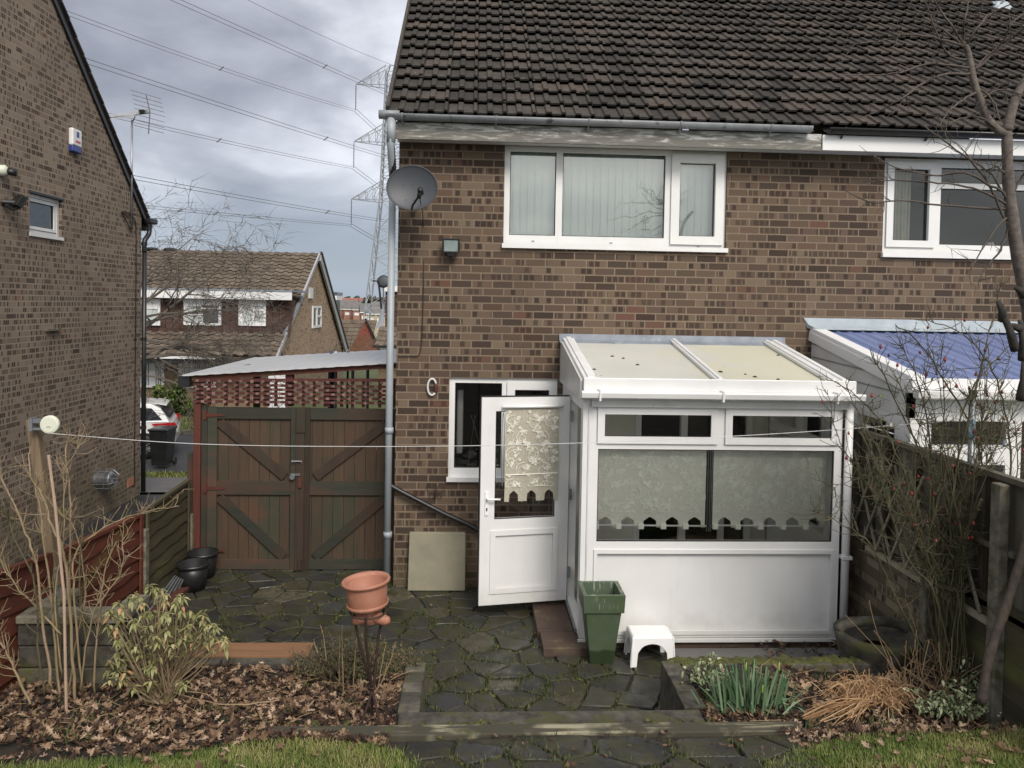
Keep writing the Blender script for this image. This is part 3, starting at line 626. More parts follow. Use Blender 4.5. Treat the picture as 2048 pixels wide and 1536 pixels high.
# neighbour window with curtain
W = window(H2, NW[0], NW[1], NW[2], NW[3], WY+.03, [(4.40, 4.90, 3.66, 4.53, .055), (4.98, 6.2, 4.34, 4.50), (4.98, 6.2, 3.68, 4.28)])
for a, b in ((4.44, 4.72), (6.3, 6.6)):
    mb = MB(); pts = [(a+(b-a)*i/40, WY+.16+.02*math.sin(i*1.1)+.008*math.sin(i*2.3)) for i in range(41)]
    mb.add([(p[0], p[1], 3.62) for p in pts]+[(p[0], p[1], 4.56) for p in pts], [(i, i+1, 42+i-1+1, 41+i) for i in range(40)]); mb.build('curtain', 'curtain', W, True)
MB().lathe((5.62, WY+.14, 3.69), [(.001, .04), (.03, .035), (.045, .0)], 14).build('ornament', 'upvc_old', W, True)
# brick soldier shadow course under eaves left out; flue on the neighbour roof
q = aY(2000, 22, 10.2)
for _ in range(8): q = aY(2000, 22, 7.72+(q.z+.03-4.80)/.85)
F1 = empty('roof_vent', (q.x, q.y, q.z-.1), 'grey metal flue pipe with lead skirt on the roof, behind the tree top', 'flue')
mb = MB(); mb.tube([(q.x, q.y, q.z-.15), (q.x, q.y, q.z+.9)], .06, 14); mb.build('pipe', 'pipe', F1, True)
mb = MB(); e = .17; zf = lambda dy: q.z+.03+dy*.85
mb.add([(q.x-e, q.y-.12, zf(-.12)), (q.x+e, q.y-.12, zf(-.12)), (q.x+e, q.y+.16, zf(.16)), (q.x-e, q.y+.16, zf(.16)), (q.x-.07, q.y-.05, zf(.1)), (q.x+.07, q.y-.05, zf(.1)), (q.x+.07, q.y+.07, zf(.15)), (q.x-.07, q.y+.07, zf(.15))], [(0, 1, 5, 4), (1, 2, 6, 5), (2, 3, 7, 6), (3, 0, 4, 7)]); mb.build('skirt', 'lead_pale', F1)
# downpipe of the house -------------------------------------------------
px = -.83; D = empty('drainpipe', (px, 7.9, 0), 'pale grey drainpipe running down the left corner of the brick house', 'drainpipe')
mb = MB(); mb.tube([(px, 7.66, 4.76), (px, 7.66, 4.52)], .045, 14); mb.tube(smooth_pts([(px, 7.66, 4.6), (px, 7.66, 4.48), (px+.005, 7.80, 4.22), (px, 7.87, 4.10), (px, 7.87, 3.9)]), .036, 14); mb.tube([(px, 7.87, 4.0), (px-.005, 7.87, .16)], .036, 14)
pp = mb.build('pipe', 'pipe', D, True)
mb = MB(); mb.tube([(px-.12, 7.66, 4.795), (px+.08, 7.66, 4.795)], .045, 12); mb.build('outlet', 'gutter', D, True)
for z in (4.02, 1.62, .55):
    mb = MB(); mb.tube([(px, 7.87, z), (px, 7.87, z+.06)], .044, 14); mb.build('collar', 'pipe', D, True)
mb = MB(); mb.tube(smooth_pts([(px-.0, 7.66, 4.5), (px+.01, 7.78, 4.25), (px, 7.84, 4.14)]), .038, 12); mb.build('stained_bend', 'black', D, True)
# ivy-like ragged mortar line at corner: waste pipe
mb = MB(); mb.tube(smooth_pts([(-.86, 7.94, 1.3), (-.85, 7.94, 1.12), (-.78, 7.93, 1.05), (-.3, 7.93, .80), (.15, 7.93, .56), (.2, 7.95, .2)], 5), .026, 10)
mb.build('waste_pipe', 'black', smooth=True, label='black plastic waste pipe slanting across the brick wall above the stone slab', cat='pipe')
# satellite dish
c = aY(824, 375, 7.55); D = empty('satellite_dish', c, 'dark grey satellite dish at the top left corner of the brick wall', 'satellite dish')
ax = Vector((-.02, -1, .12)).normalized(); rot = ax.to_track_quat('Z', 'Y').to_matrix()
mb = MB(); prof = [(.001, -.055)]+[(.24*i/8, -.055+.05*(i/8)**2) for i in range(1, 9)]+[(.243, -.001), (.236, -.008)]+[(.24*i/8*.97, -.060+.05*(i/8)**2) for i in range(7, -1, -1)]
stretch = rot @ Matrix(((1.03, 0, 0), (0, .92, 0), (0, 0, 1))); mb.lathe(c, prof, 40, stretch); mb.build('reflector', 'dish', D, True)
lnb = c+Vector((.10, -.26, -.08)); mb = MB(); mb.tube([c+Vector((.0, -.01, -.215)), c+Vector((.02, -.14, -.19)), lnb+Vector((0, .02, -.01))], .011, 6); mb.build('arm', 'black', D)
mb = MB(); mb.tube([lnb+Vector((0, -.03, .02)), lnb+Vector((0, .05, .0))], [.026, .03], 12); mb.tube([lnb+Vector((0, .0, .03)), lnb+Vector((-.015, .0, -.06))], .02, 8); mb.build('receiver', 'black', D, True)
mb = MB(); mb.bar(c+Vector((0, .075, 0)), c+Vector((.06, .45, -.05)), .04, .04); mb.build('wall_bracket', 'metal', D)
for dx, dz in ((-.075, .02), (.0, .02), (-.05, -.13), (.02, -.13)): MB().lathe(c+Vector((dx, -.062+.02*0-.0, dz)), [(.006, 0), (.001, .003)], 8, rot).build('bolt', 'black', D)
mb = MB(); pts = [lnb+Vector((-.01, .05, -.05)), aY(846, 440, 7.97), aY(847, 560, 7.985), aY(845, 640, 7.985), aY(840, 705, 7.985), aY(822, 712, 7.985), aY(797, 712, 7.985)]
mb.tube(smooth_pts(pts, 5), .0045, 6); mb.build('cable', 'black', smooth=True, label='thin black cable hanging from the satellite dish down the brick wall', cat='cable')
# floodlights
def flood(c, d, s, name_label, mat2='flood_glass'):
    D = empty('floodlight', c, name_label, 'floodlight'); c = Vector(c); d = Vector(d).normalized(); r3 = d.to_track_quat('-Y', 'Z').to_matrix()
    def bx(mb, x0, x1, y0, y1, z0, z1):
        vs = [c+r3 @ Vector((x, y, z)) for z in (z0, z1) for y in (y0, y1) for x in (x0, x1)]; mb.add(vs, [(0, 2, 3, 1), (4, 5, 7, 6), (0, 1, 5, 4), (2, 6, 7, 3), (0, 4, 6, 2), (1, 3, 7, 5)]); return mb
    mb = bx(MB(), -.085*s, .085*s, -.0, .06*s, -.065*s, .075*s); bx(mb, -.088*s, .088*s, -.012*s, .002, .06*s, .078*s); bx(mb, -.088*s, .088*s, -.012*s, .002, -.07*s, -.052*s); bx(mb, -.09*s, -.07*s, -.013*s, .001, -.05*s, .06*s); bx(mb, .07*s, .09*s, -.013*s, .001, -.05*s, .06*s); mb.build('housing', 'black', D, bevel=.003)
    bx(MB(), -.07*s, .07*s, -.006, -.002, -.052*s, .06*s).build('lens', mat2, D)
    bx(bx(MB(), -.04*s, .04*s, .0, .03*s, -.10*s, -.066*s), -.02*s, .02*s, .02*s, .12*s, -.12*s, -.09*s).build('bracket', 'black', D, bevel=.003)
    return D
q = aY(902, 492, 7.87); flood(q, (0, -1, -.12), 1.0, 'small black floodlight with pale lens on brick wall beside the upstairs window')
# wall ornaments
mb = MB(); c = aY(864, 774, 7.97); pts = [c+Vector((.045*math.cos(a), 0, .085*math.sin(a))) for a in [PI*.12+i*1.62*PI/18 for i in range(19)]]; mb.tube(pts, .011, 8); D = empty('hose_loop', c, 'oval white hose loop with red clip on the brick wall left of the kitchen window', 'hose')
mb.build('loop', 'upvc_old', D, True); MB().box(c.x+.028, c.x+.062, c.y-.015, c.y+.012, c.z-.05, c.z+.02).build('clip', 'lamp_red' if False else 'trellis_red', D, bevel=.004)
mb = MB(); c = aY(871, 985, 7.97)
for s in (-1, 1):
    for (w1, h1) in ((.085, .09), (.06, -.06)):
        mb.tube(smooth_pts([c, c+Vector((s*w1*.5, 0, h1)), c+Vector((s*w1, 0, h1*.9)), c+Vector((s*w1*.9, 0, h1*.2)), c], 4), .003, 5)
    mb.tube(smooth_pts([c, c+Vector((s*.02, 0, .05)), c+Vector((s*.035, 0, .07))], 3), .002, 5)
mb.tube([c+Vector((0, 0, .03)), c+Vector((0, 0, -.07))], .008, 6); mb.build('butterfly_ornament', 'rust', label='black wire butterfly fixed to the brick wall under the kitchen window', cat='ornament')
# leaning stone slab
mb = MB(); b0 = aY(818, 1177, 7.86); mb.add([(-.62, 7.86, .0), (-.03, 7.86, .0), (-.03, 7.91, .0), (-.62, 7.91, .0), (-.615, 7.93, .585), (-.035, 7.93, .585), (-.035, 7.985, .58), (-.615, 7.985, .58)], [(0, 3, 2, 1), (4, 5, 6, 7), (0, 1, 5, 4), (1, 2, 6, 5), (2, 3, 7, 6), (3, 0, 4, 7)])
mb.build('stone_slab', 'slab', bevel=.008, label='square sandy paving slab leaning on the foot of the brick wall', cat='paving slab')
# ------------------------------------------------------------------ conservatory
CX0, CX1, CYF, CB = .955, 3.22, 6.50, .10
C = empty('conservatory', (2.1, 7.2, .1), 'small white lean-to conservatory with cream roof and lace blinds against the brick house', 'conservatory')
# base, floor
MB().box(CX0+.02, CX1-.02, CYF+.03, 8.0, -.02, .085).build('plinth', 'step_brick', C)
MB().box(CX0+.06, CX1-.06, CYF+.06, 7.99, .087, .10).build('floor', 'render', C)
fans = [(1.14, 2.06, 1.845, 2.035), (2.245, 3.12, 1.845, 2.035)]
mb = MB(); mb.plate(CX0, CX1, CB, 2.22, [(1.09, 3.155, .935, 1.735), (1.09, 3.155, .15, .85), (1.10, 2.10, 1.81, 2.07), (2.205, 3.155, 1.81, 2.07)], CYF, CYF+.07)
fr = mb.build('front_frame', 'upvc', C, bevel=.005)
for a, b, c_, d in fans:
    MB().plate(a-.06, b+.06, c_-.06, d+.065, [(a, b, c_, d)], CYF-.02, CYF-.002).build('sash', 'upvc', fr, bevel=.006)
    mb = MB(); mb.add([(a, CYF+.03, c_), (b, CYF+.03, c_), (b, CYF+.03, d), (a, CYF+.03, d)], [(0, 1, 2, 3)]); mb.build('pane', 'glass', fr)
    MB().plate(a-.012, b+.012, c_-.012, d+.012, [(a+.004, b-.004, c_+.004, d-.004)], CYF-.001, CYF+.012).build('seal', 'rubber', fr)
mb = MB(); mb.add([(1.09, CYF+.03, .935), (3.155, CYF+.03, .935), (3.155, CYF+.03, 1.735), (1.09, CYF+.03, 1.735)], [(0, 1, 2, 3)]); mb.build('pane', 'glass', fr)
MB().plate(1.088, 3.157, .933, 1.737, [(1.098, 3.147, .943, 1.727)], CYF+.012, CYF+.026).build('seal', 'rubber', fr)
MB().box(1.085, 3.16, CYF+.025, CYF+.05, .145, .855).build('lower_panel', 'upvc', fr)
MB().plate(1.07, 3.175, .13, .87, [(1.10, 3.145, .165, .835)], CYF-.012, CYF-.001).build('bead', 'upvc', fr, bevel=.008)
MB().box(CX0-.01, CX1+.01, CYF-.012, CYF+.0, .06, .098).build('sill', 'upvc', fr, bevel=.006)
MB().box(1.0, 1.012, CYF-.008, CYF-.001, .1, 2.2).build('groove_trim', 'upvc_old', fr)
MB().box(1.02, 3.3, CYF-.05, CYF+.08, 2.10, 2.20).build('head', 'upvc_old', fr, bevel=.004)
# side frame, opening for door Y 6.62-7.34
side = lambda x: (lambda u, d, w: (x+d, u, w))
mb = MB(); mb.plate(CYF+.071, 8.0, CB, 2.16, [(6.62, 7.33, .15, 2.06), (7.42, 7.95, .95, 2.06)], 0, .07, side(CX0)); sf = mb.build('side_frame', 'upvc', C, bevel=.004)
mb = MB(); mb.add([(CX0+.03, 7.42, .95), (CX0+.03, 7.95, .95), (CX0+.03, 7.95, 2.06), (CX0+.03, 7.42, 2.06)], [(0, 1, 2, 3)]); mb.build('pane', 'glass', sf)
MB().plate(7.42, 7.95, 1.45, 1.50, [], .01, .06, side(CX0)).build('transom', 'upvc', sf)
MB().box(CX0-.02, CX0+.02, 6.62, 7.33, .098, .128).build('threshold', 'metal', sf)
mb = MB(); mb.plate(CYF+.071, 8.0, CB, 2.16, [(6.66, 7.22, .95, 1.70), (7.28, 7.93, .95, 1.70), (6.66, 7.22, 1.78, 2.06), (7.28, 7.93, 1.78, 2.06)], -.07, 0, side(CX1)); sr = mb.build('side_frame', 'upvc', C, bevel=.004)
for a, b, c_, d in ((6.66, 7.22, .95, 1.70), (7.28, 7.93, .95, 1.70), (6.66, 7.22, 1.78, 2.06), (7.28, 7.93, 1.78, 2.06)):
    mb = MB(); mb.add([(CX1-.03, a, c_), (CX1-.03, b, c_), (CX1-.03, b, d), (CX1-.03, a, d)], [(0, 1, 2, 3)]); mb.build('pane', 'glass', sr)
# gables with shiplap
for x, s in ((CX0-.005, -1), (CX1+.005, 1)):
    mb = MB(); z0 = 2.161
    mb.prism([(x, CYF-.04, z0), (x, 8.0, z0), (x, 8.0, 2.595), (x, CYF-.04, 2.33)], (-.03*s*-1 if s < 0 else -.03, 0, 0)); g = mb.build('gable_cladding', 'upvc_old', C)
    mb = MB()
    for k in range(3):
        zz_ = 2.2+k*.1; y0_ = CYF+(zz_-2.27)/.178 if zz_ > 2.27 else CYF; mb.bar((x+s*.003, max(CYF, y0_), zz_), (x+s*.003, 8, zz_), .006, .008)
    mb.build('board_joint', 'upvc', g)
# roof
ry = lambda y: 2.335+(y-6.42)*.172
mb = MB(); mb.add([(1.0, 6.44, ry(6.44)-.02), (3.24, 6.44, ry(6.44)-.02), (3.24, 8.0, ry(8)-.02), (1.0, 8.0, ry(8)-.02), (1.0, 6.44, ry(6.44)-.045), (3.24, 6.44, ry(6.44)-.045), (3.24, 8.0, ry(8)-.045), (1.0, 8.0, ry(8)-.045)], [(0, 1, 2, 3), (7, 6, 5, 4), (0, 4, 5, 1)]); mb.build('roof_sheet', 'polyc', C)
for x, w_ in ((CX0+.045, .115), (2.11, .075), (3.10, .07), (3.19, .10)):
    mb = MB(); mb.bar((x, 6.42, ry(6.42)), (x, 7.98, ry(7.98)), w_, .03, (0, 0, 1)); mb.bar((x, 6.42, ry(6.42)+.02), (x, 7.98, ry(7.98)+.02), w_*.45, .02, (0, 0, 1)); mb.build('glazing_bar', 'upvc', C, bevel=.006)
MB().box(CX0-.015, 3.285, 6.40, 6.43, 2.235, 2.352).build('eaves_beam', 'upvc', C, bevel=.006)
mb = MB(); mb.prism([(CX0-.04, 6.395, 2.245), (CX0-.04, 6.33, 2.245), (CX0-.04, 6.325, 2.232), (CX0-.04, 6.335, 2.19), (CX0-.04, 6.395, 2.17)], (2.42, 0, 0)); gt = mb.build('gutter', 'upvc', C, bevel=.004)
for x in (1.06, 2.10, 3.08): MB().box(x, x+.018, 6.315, 6.40, 2.165, 2.262).build('bracket', 'upvc', gt, bevel=.004)
# leaves debris on roof
mb = MB()
for px_, py_ in ((1225, 712), (1246, 716), (1188, 738), (1189, 750), (1232, 758), (1403, 730), (1441, 743), (1490, 748), (1510, 753), (1556, 710), (1556, 758), (1275, 729)):
    d_ = ray(px_, py_); q = Vector((0, 0, CAMH))+d_*((2.319-6.42*.172-CAMH)/(d_.z-.172*d_.y))
    mosspad(mb, q.x, q.y, q.z, R.uniform(.014, .028))
mb.build('dead_leaves', 'soil', label='small dark leaf scraps lying on the cream conservatory roof', cat='debris', kind='stuff')
# flashing
mb = MB(); mb.prism([(.905, 8.0, 2.66), (.905, 7.985, 2.66), (.905, 7.975, 2.60), (.905, 7.90, 2.575), (.905, 7.90, 2.57), (.905, 8.0, 2.58)], (2.40, 0, 0)); mb.build('flashing', 'lead', C)
mb = MB(); mb.tube([(3.265, 6.47, 2.17), (3.265, 6.47, .12)], .034, 12)
dp = mb.build('downpipe', 'upvc', C, True); MB().box(3.225, 3.31, 6.43, 6.51, .80, .83).build('clip', 'upvc', dp, bevel=.003)
# interior back wall dressing
MB().box(1.03, 1.72, 7.955, 7.995, .1, 2.5).build('inner_wall', 'render', C)
MB().box(2.96, 3.14, 7.955, 7.995, .1, 2.5).build('inner_wall', 'render', C)
mb = MB(); mb.plate(1.72, 2.96, .1, 2.16, [(1.78, 2.20, .14, 2.10), (2.27, 2.62, .14, 2.10), (2.68, 2.90, .14, 2.10)], 7.93, 7.99); pf = mb.build('patio_door_frame', 'upvc', C, bevel=.004)
mb = MB(); mb.add([(2.27, 7.96, .14), (2.9, 7.96, .14), (2.9, 7.96, 2.1), (2.27, 7.96, 2.1)], [(0, 1, 2, 3)]); mb.build('pane', 'glass', pf)
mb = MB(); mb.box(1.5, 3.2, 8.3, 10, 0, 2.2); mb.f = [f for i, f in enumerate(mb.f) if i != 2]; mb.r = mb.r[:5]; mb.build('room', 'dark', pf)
# blinds
def scallop(mb, P, u0, u1, w0, w1, n, duty, rise, wob=.0, ucut=None):
    """cloth from w1 down to w0, with n arched cut outs along the foot"""
    cell = (u1-u0)/n; cols = []; K = 36
    for i in range(n*K+1):
        u = u0+(u1-u0)*i/(n*K); q = (u-u0)/cell % 1; b = w0+.004*math.sin(q*9)
        if .25 < q < .25+duty: k = (q-.25)/duty; b = w0+rise*(.62+.76*min(k, 1-k, .42))
        cols.append((u, b))
    mb.add([P(u, b) for u, b in cols]+[P(u, w1) for u, b in cols], [(i, i+1, len(cols)+i+1, len(cols)+i) for i in range(len(cols)-1)])
def curl(mb, P, u, w, a, L, curv, th, depth):
    pts = []; pu, pw = u, w; n = 14
    for i in range(n):
        pts.append(P(pu, pw)); a += curv*(1+i*.16)*.16; st = L/n; pu += math.cos(a)*st; pw += math.sin(a)*st
        if depth > 0 and i in (3, 6, 9) and R.random() < .85: curl(mb, P, pu, pw, a+R.choice((-1, 1))*R.uniform(.8, 1.3), L*.55, -curv*R.uniform(1.0, 1.8), th*.8, depth-1)
        if R.random() < .30:
            la = a+R.choice((-1, 1))*1.1; c_ = (pu+math.cos(la)*.014, pw+math.sin(la)*.014); rr = R.uniform(.005, .010)
            mb.add([P(c_[0]+rr*math.cos(k*PI/3), c_[1]+rr*math.sin(k*PI/3)*.8) for k in range(6)], [tuple(range(6))])
    for i in range(len(pts)-1):
        A, B = Vector(pts[i]), Vector(pts[i+1]); d = (B-A)
        if d.length < 1e-6: continue
        nrm = Vector(P(0, 0, True)); s_ = d.cross(nrm).normalized()*th*(1-i/len(pts)*.5)
        mb.add([A-s_, A+s_, B+s_, B-s_], [(0, 1, 2, 3)])
def flower(mb, P, u, w, r):
    for k in range(5):
        a = k*2*PI/5+.3; c_ = (u+math.cos(a)*r*.6, w+math.sin(a)*r*.6); mb.add([P(c_[0]+r*.42*math.cos(j*PI/3), c_[1]+r*.42*math.sin(j*PI/3)) for j in range(6)], [tuple(range(6))])
def lacework(P, u0, u1, w0, w1, seed):
    class LB(MB):
        def add(q, vs, fs, r=None):
            q.k = getattr(q, 'k', 0)+1; d = Vector(P(0, 0, True))*((q.k*1.1e-5) % .006)
            return MB.add(q, [Vector(v)+d for v in vs], fs, r)
    mb = LB(); inside = lambda u, w: P(min(max(u, u0+.004), u1-.004), min(max(w, w0+.004), w1-.004)) if not (u == 0 and w == 0) else P(0, 0)
    def PP(u, w, n=False): return P(u, w, True) if n else inside(u, w)
    st = .19; j = 0; w = w0+.08
    while w < w1:
        i = 0; u = u0+.05+(.09 if j % 2 else 0)
        while u < u1:
            curl(mb, PP, u, w, .3+(PI if (i+j) % 2 else 0), .42, 2.1 if (i+j) % 2 else -2.1, .0034, 2); flower(mb, PP, u+.05, w+.03, .016); u += st; i += 1
        w += .15; j += 1
    return mb
BY = CYF+.13
for (a, b, rp, tilt) in ((1.08, 2.07, 5, 0), (2.135, 3.15, 5, 0)):
    P = lambda u, w, n=False: (0, -1, 0) if n else (u, BY+.006*math.sin(u*40)*(1.2-w), w)
    mb = MB(); scallop(mb, P, a, b, 1.02, 1.73, rp, .56, .10); bl = mb.build('lace_blind', 'lace_green', C)
    P2 = lambda u, w, n=False: (0, -1, 0) if n else (u, BY-.009, w)
    lacework(P2, a, b, 1.16, 1.72, 1).build('lace_pattern', 'scroll_green', bl)
    MB().tube([(a+.02, BY-.012, 1.047), (b+.01, BY-.012, 1.040)], .008, 8).build('rod', 'white_paint', bl, True)
    for k in range(rp): u = a+(b-a)*(k+.0)/rp; MB().box(u+.0, u+.05, BY-.025, BY+.01, 1.012, 1.06).build('loop', 'scroll_green', bl, bevel=.006)
for x in (2.085, 2.105, 2.12):
    mb = MB(); mb.tube([(x, BY-.01, 1.73), (x, BY-.01, .99)], .0035, 5); mb.build('blind_cord', 'metal', C)
# open door, hinged at Y=7.32 and swung out to the left
hx, hy = .945, 7.30; fe = aZ(957, 1213, .12); dv = Vector((fe.x-hx, fe.y-hy, 0)); DWD = min(dv.length, .97); dv.normalize(); dn = Vector((dv.y, -dv.x, 0))
if dn.y > 0: dn = -dn
def DP(u, d, w): p = Vector((hx, hy, 0))+dv*u-dn*d; return (p.x, p.y, w)     # d grows away from the viewer
mb = MB(); mb.plate(.0, DWD, .125, 2.085, [(.135, DWD-.135, .935, 1.955), (.13, DWD-.13, .26, .80)], 0, .06, DP); door = mb.build('door', 'upvc', C, bevel=.006)
mb = MB(); mb.plate(.10, DWD-.10, .23, .83, [(.15, DWD-.15, .28, .78)], -.010, -.001, DP); mb.build('bead', 'upvc', door, bevel=.008)
MB().plate(.12, DWD-.12, .25, .81, [], .012, .045, DP).build('lower_panel', 'upvc', door)
mb = MB(); mb.add([DP(.13, .035, .93), DP(DWD-.13, .035, .93), DP(DWD-.13, .035, 1.96), DP(.13, .035, 1.96)], [(0, 1, 2, 3)]); mb.build('pane', 'glass', door)
MB().plate(.133, DWD-.133, .933, 1.957, [(.143, DWD-.143, .943, 1.947)], .006, .02, DP).build('seal', 'rubber', door)
MB().plate(DWD-.002, DWD+.006, .12, 2.09, [], .03, .066, DP).build('lock_strip', 'rubber', door)
MB().plate(-.002, DWD+.004, 2.086, 2.094, [], .01, .06, DP).build('top_seal', 'rubber', door)
mb = MB(); mb.plate(DWD-.075, DWD-.045, .98, 1.20, [], -.012, -.001, DP); hd = mb.build('handle', 'stool', door, bevel=.004)
mb = MB(); mb.tube([DP(DWD-.06, -.01, 1.14), DP(DWD-.06, -.05, 1.14), DP(DWD-.08, -.055, 1.14), DP(DWD-.18, -.052, 1.135)], .010, 8); mb.build('lever', 'stool', hd, True)
MB().plate(DWD-.066, DWD-.054, 1.02, 1.05, [], -.014, -.0125, DP).build('keyhole', 'black', hd)
for z in (.35, 1.1, 1.85): mb = MB(); mb.tube([(hx+.012, hy-.01, z), (hx+.012, hy-.01, z+.1)], .011, 8); mb.box(hx, hx+.03, hy-.03, hy-.012, z, z+.1); mb.build('hinge', 'metal', door)
# door blind on the inner (viewer facing) side
P = lambda u, w, n=False: tuple(dn) if n else DP(u, -.020+.004*math.sin(u*30)*(2-w), w)
mb = MB(); scallop(mb, P, .115, DWD-.225, 1.10, 1.99, 3, .50, .11); bl = mb.build('lace_blind', 'lace_cream', door)
P2 = lambda u, w, n=False: tuple(dn) if n else DP(u, -.0265, w)
lacework(P2, .115, DWD-.225, 1.24, 1.97, 2).build('lace_pattern', 'scroll_cream', bl)
MB().tube([DP(.08, -.035, 2.0), DP(DWD-.19, -.035, 2.0)], .016, 10).build('roller', 'stool', bl, True)
MB().tube([Vector(DP(DWD-.20+.012*math.cos(a), -.03, 1.6+.35*math.sin(a))) for a in [i*2*PI/20 for i in range(21)]], .0035, 5).build('pull_cord', 'metal', bl)
MB().tube([DP(.12, -.024, 1.36), DP(DWD-.23, -.024, 1.355)], .006, 6).build('seam', 'scroll_cream', bl)
# step by the door
mb = MB(); mb.box(.62, .94, 6.72, 7.35, -.01, .075); mb.box(.64, 1.12, 6.38, 6.715, -.01, .07); mb.build('door_step', 'step_brick', bevel=.008, label='two low brown paving step blocks below the open white door', cat='step')
# ------------------------------------------------------------------ neighbour conservatory
N = empty('conservatory', (5.2, 7.1, 0), 'white neighbouring conservatory with corrugated blue roof sheet on the right', 'conservatory')
nx0, nx1, nyf = 3.60, 6.7, 6.12; zt, zb = 2.74, 2.395; sl_ = (zt-zb)/(8-nyf)
mb = MB(); k = 60; vs = []; prof = [0, .004, .016, .016, .004]
n_ = 110
for j, y in enumerate((nyf-.02, 8.0)):
    for i in range(n_+1): x = nx0+.1+(nx1-nx0-.2)*i/n_; vs.append((x, y, zb+(y-nyf)*sl_+.018*(1 if i % 5 in (0,) else 0)+.004*(i % 2)))
mb.add(vs, [(i, i+1, n_+2+i, n_+1+i) for i in range(n_)]); mb.build('roof_sheet', 'blue', N)
MB().bar((nx0+.04, nyf-.02, zb+.01), (nx0+.04, 8.0, zt+.01), .13, .05).build('glazing_bar', 'white_paint', N, bevel=.008)
MB().bar((nx0-.02, nyf-.02, zb-.06), (nx0-.02, 8.0, zt-.06), .03, .10).build('barge_board', 'upvc', N, bevel=.006)
mb = MB(); mb.box(nx0-.04, nx1, nyf-.08, nyf-.03, zb-.10, zb+.02); mb.build('eaves_beam', 'white_paint', N, bevel=.006)
mb = MB(); mb.box(nx0-.04, nx1, nyf-.17, nyf-.085, zb-.14, zb-.06); mb.build('gutter', 'upvc_old', N, bevel=.015)
mb = MB(); mb.prism([(nx0, nyf, 2.08), (nx0, 8.0, 2.08), (nx0, 8.0, zt-.02), (nx0, nyf, zb-.02)], (.04, 0, 0)); cl_ = mb.build('gable_cladding', 'upvc_old', N)
mb = MB()
for zz_, yy in ((2.60, 7.35), (2.46, 6.8), (2.32, 6.3)):
    mb.bar((nx0-.004, yy, zz_-.05), (nx0-.004, 8.0, zz_), .006, .012)
mb.build('board_joint', 'gutter', cl_)
mb = MB(); mb.plate(nyf+.071, 8.0, 0, 2.08, [(6.35, 7.0, 1.3, 2.0), (7.07, 7.85, 1.3, 2.0)], 0, .06, side(nx0)); s_ = mb.build('side_frame', 'upvc', N, bevel=.004)
for a, b in ((6.35, 7.0), (7.07, 7.85)): mb = MB(); mb.add([(nx0+.03, a, 1.3), (nx0+.03, b, 1.3), (nx0+.03, b, 2.0), (nx0+.03, a, 2.0)], [(0, 1, 2, 3)]); mb.build('pane', 'glass', s_)
wl = aY(1862, 872, nyf); mb = MB(); mb.plate(nx0, nx1, 0, 2.30, [(3.78, 4.42, 1.86, 2.06), (4.55, 5.9, 1.1, 2.06), (3.78, 4.42, 1.1, 1.7)], nyf, nyf+.07); f_ = mb.build('front_frame', 'upvc', N, bevel=.005)
for a, b, c_, d in ((3.78, 4.42, 1.86, 2.06), (4.55, 5.9, 1.1, 2.06), (3.78, 4.42, 1.1, 1.7)): mb = MB(); mb.add([(a, nyf+.03, c_), (b, nyf+.03, c_), (b, nyf+.03, d), (a, nyf+.03, d)], [(0, 1, 2, 3)]); mb.build('pane', 'glass', f_)
MB().box(nx0+.1, nx1-.1, nyf+.5, 7.95, 0, 1.2).build('furniture', 'far_glass', N)
mb = MB(); mb.prism([(nx0-.10, 8.0, 2.87), (nx0-.10, 7.985, 2.87), (nx0-.05, 7.975, 2.80), (nx0-.0, 7.88, 2.755), (nx0, 7.88, 2.75), (nx0-.05, 8.0, 2.76)], (3.1, 0, 0)); mb.build('flashing', 'lead_pale', N)
# ------------------------------------------------------------------ gate and carport
def gate_leaf(par, x0, x1, flip):
    mb = MB(); y = 8.50; n = 9; z0, z1 = -.0, 1.79
    for i in range(n): a = x0+(x1-x0)*i/n; mb.box(a+.002, a+(x1-x0)/n-.002, y, y+.022, z0+.02, z1-.01)
    lf = mb.build('gate_leaf', 'gate_board', par)
    for a in (x0, x1-.10): MB().box(a, a+.10, y-.028, y-.001, z0, z1).build('stile', 'gate_brown' if flip else 'gate_frame', lf, bevel=.003)
    for a, b in ((z1-.13, z1-.004), (.83, .98), (z0+.01, z0+.12)): MB().box(x0+.101, x1-.101, y-.028, y-.001, a, b).build('rail', 'gate_frame', lf, bevel=.003)
    for za, zb_ in ((z1-.17, 1.03), (.80, .14)):
        A, B = (Vector((x0+.13, y-.015, za)), Vector((x1-.16, y-.015, zb_))) if not flip else (Vector((x1-.13, y-.015, za)), Vector((x0+.16, y-.015, zb_)))
        MB().bar(A, B, .10, .024, (0, 1, 0)).build('brace', 'gate_brown' if za > 1 else 'gate_frame', lf, bevel=.002)
    return lf
GT = empty('wooden_gate', (-1.9, 8.5, 0), 'tall pair of brown and green wooden gates with diagonal braces left of the brick house', 'gate')
L1 = gate_leaf(GT, -2.85, -1.86, False); L2 = gate_leaf(GT, -1.85, -.80, True)
MB().box(-1.90, -1.81, 8.455, 8.47, .0, 1.79).build('centre_strip', 'gate_brown', GT, bevel=.003)
MB().box(-1.895, -1.80, 8.442, 8.454, 1.52, 1.79).build('cover_board', 'gate_brown', GT, bevel=.002)
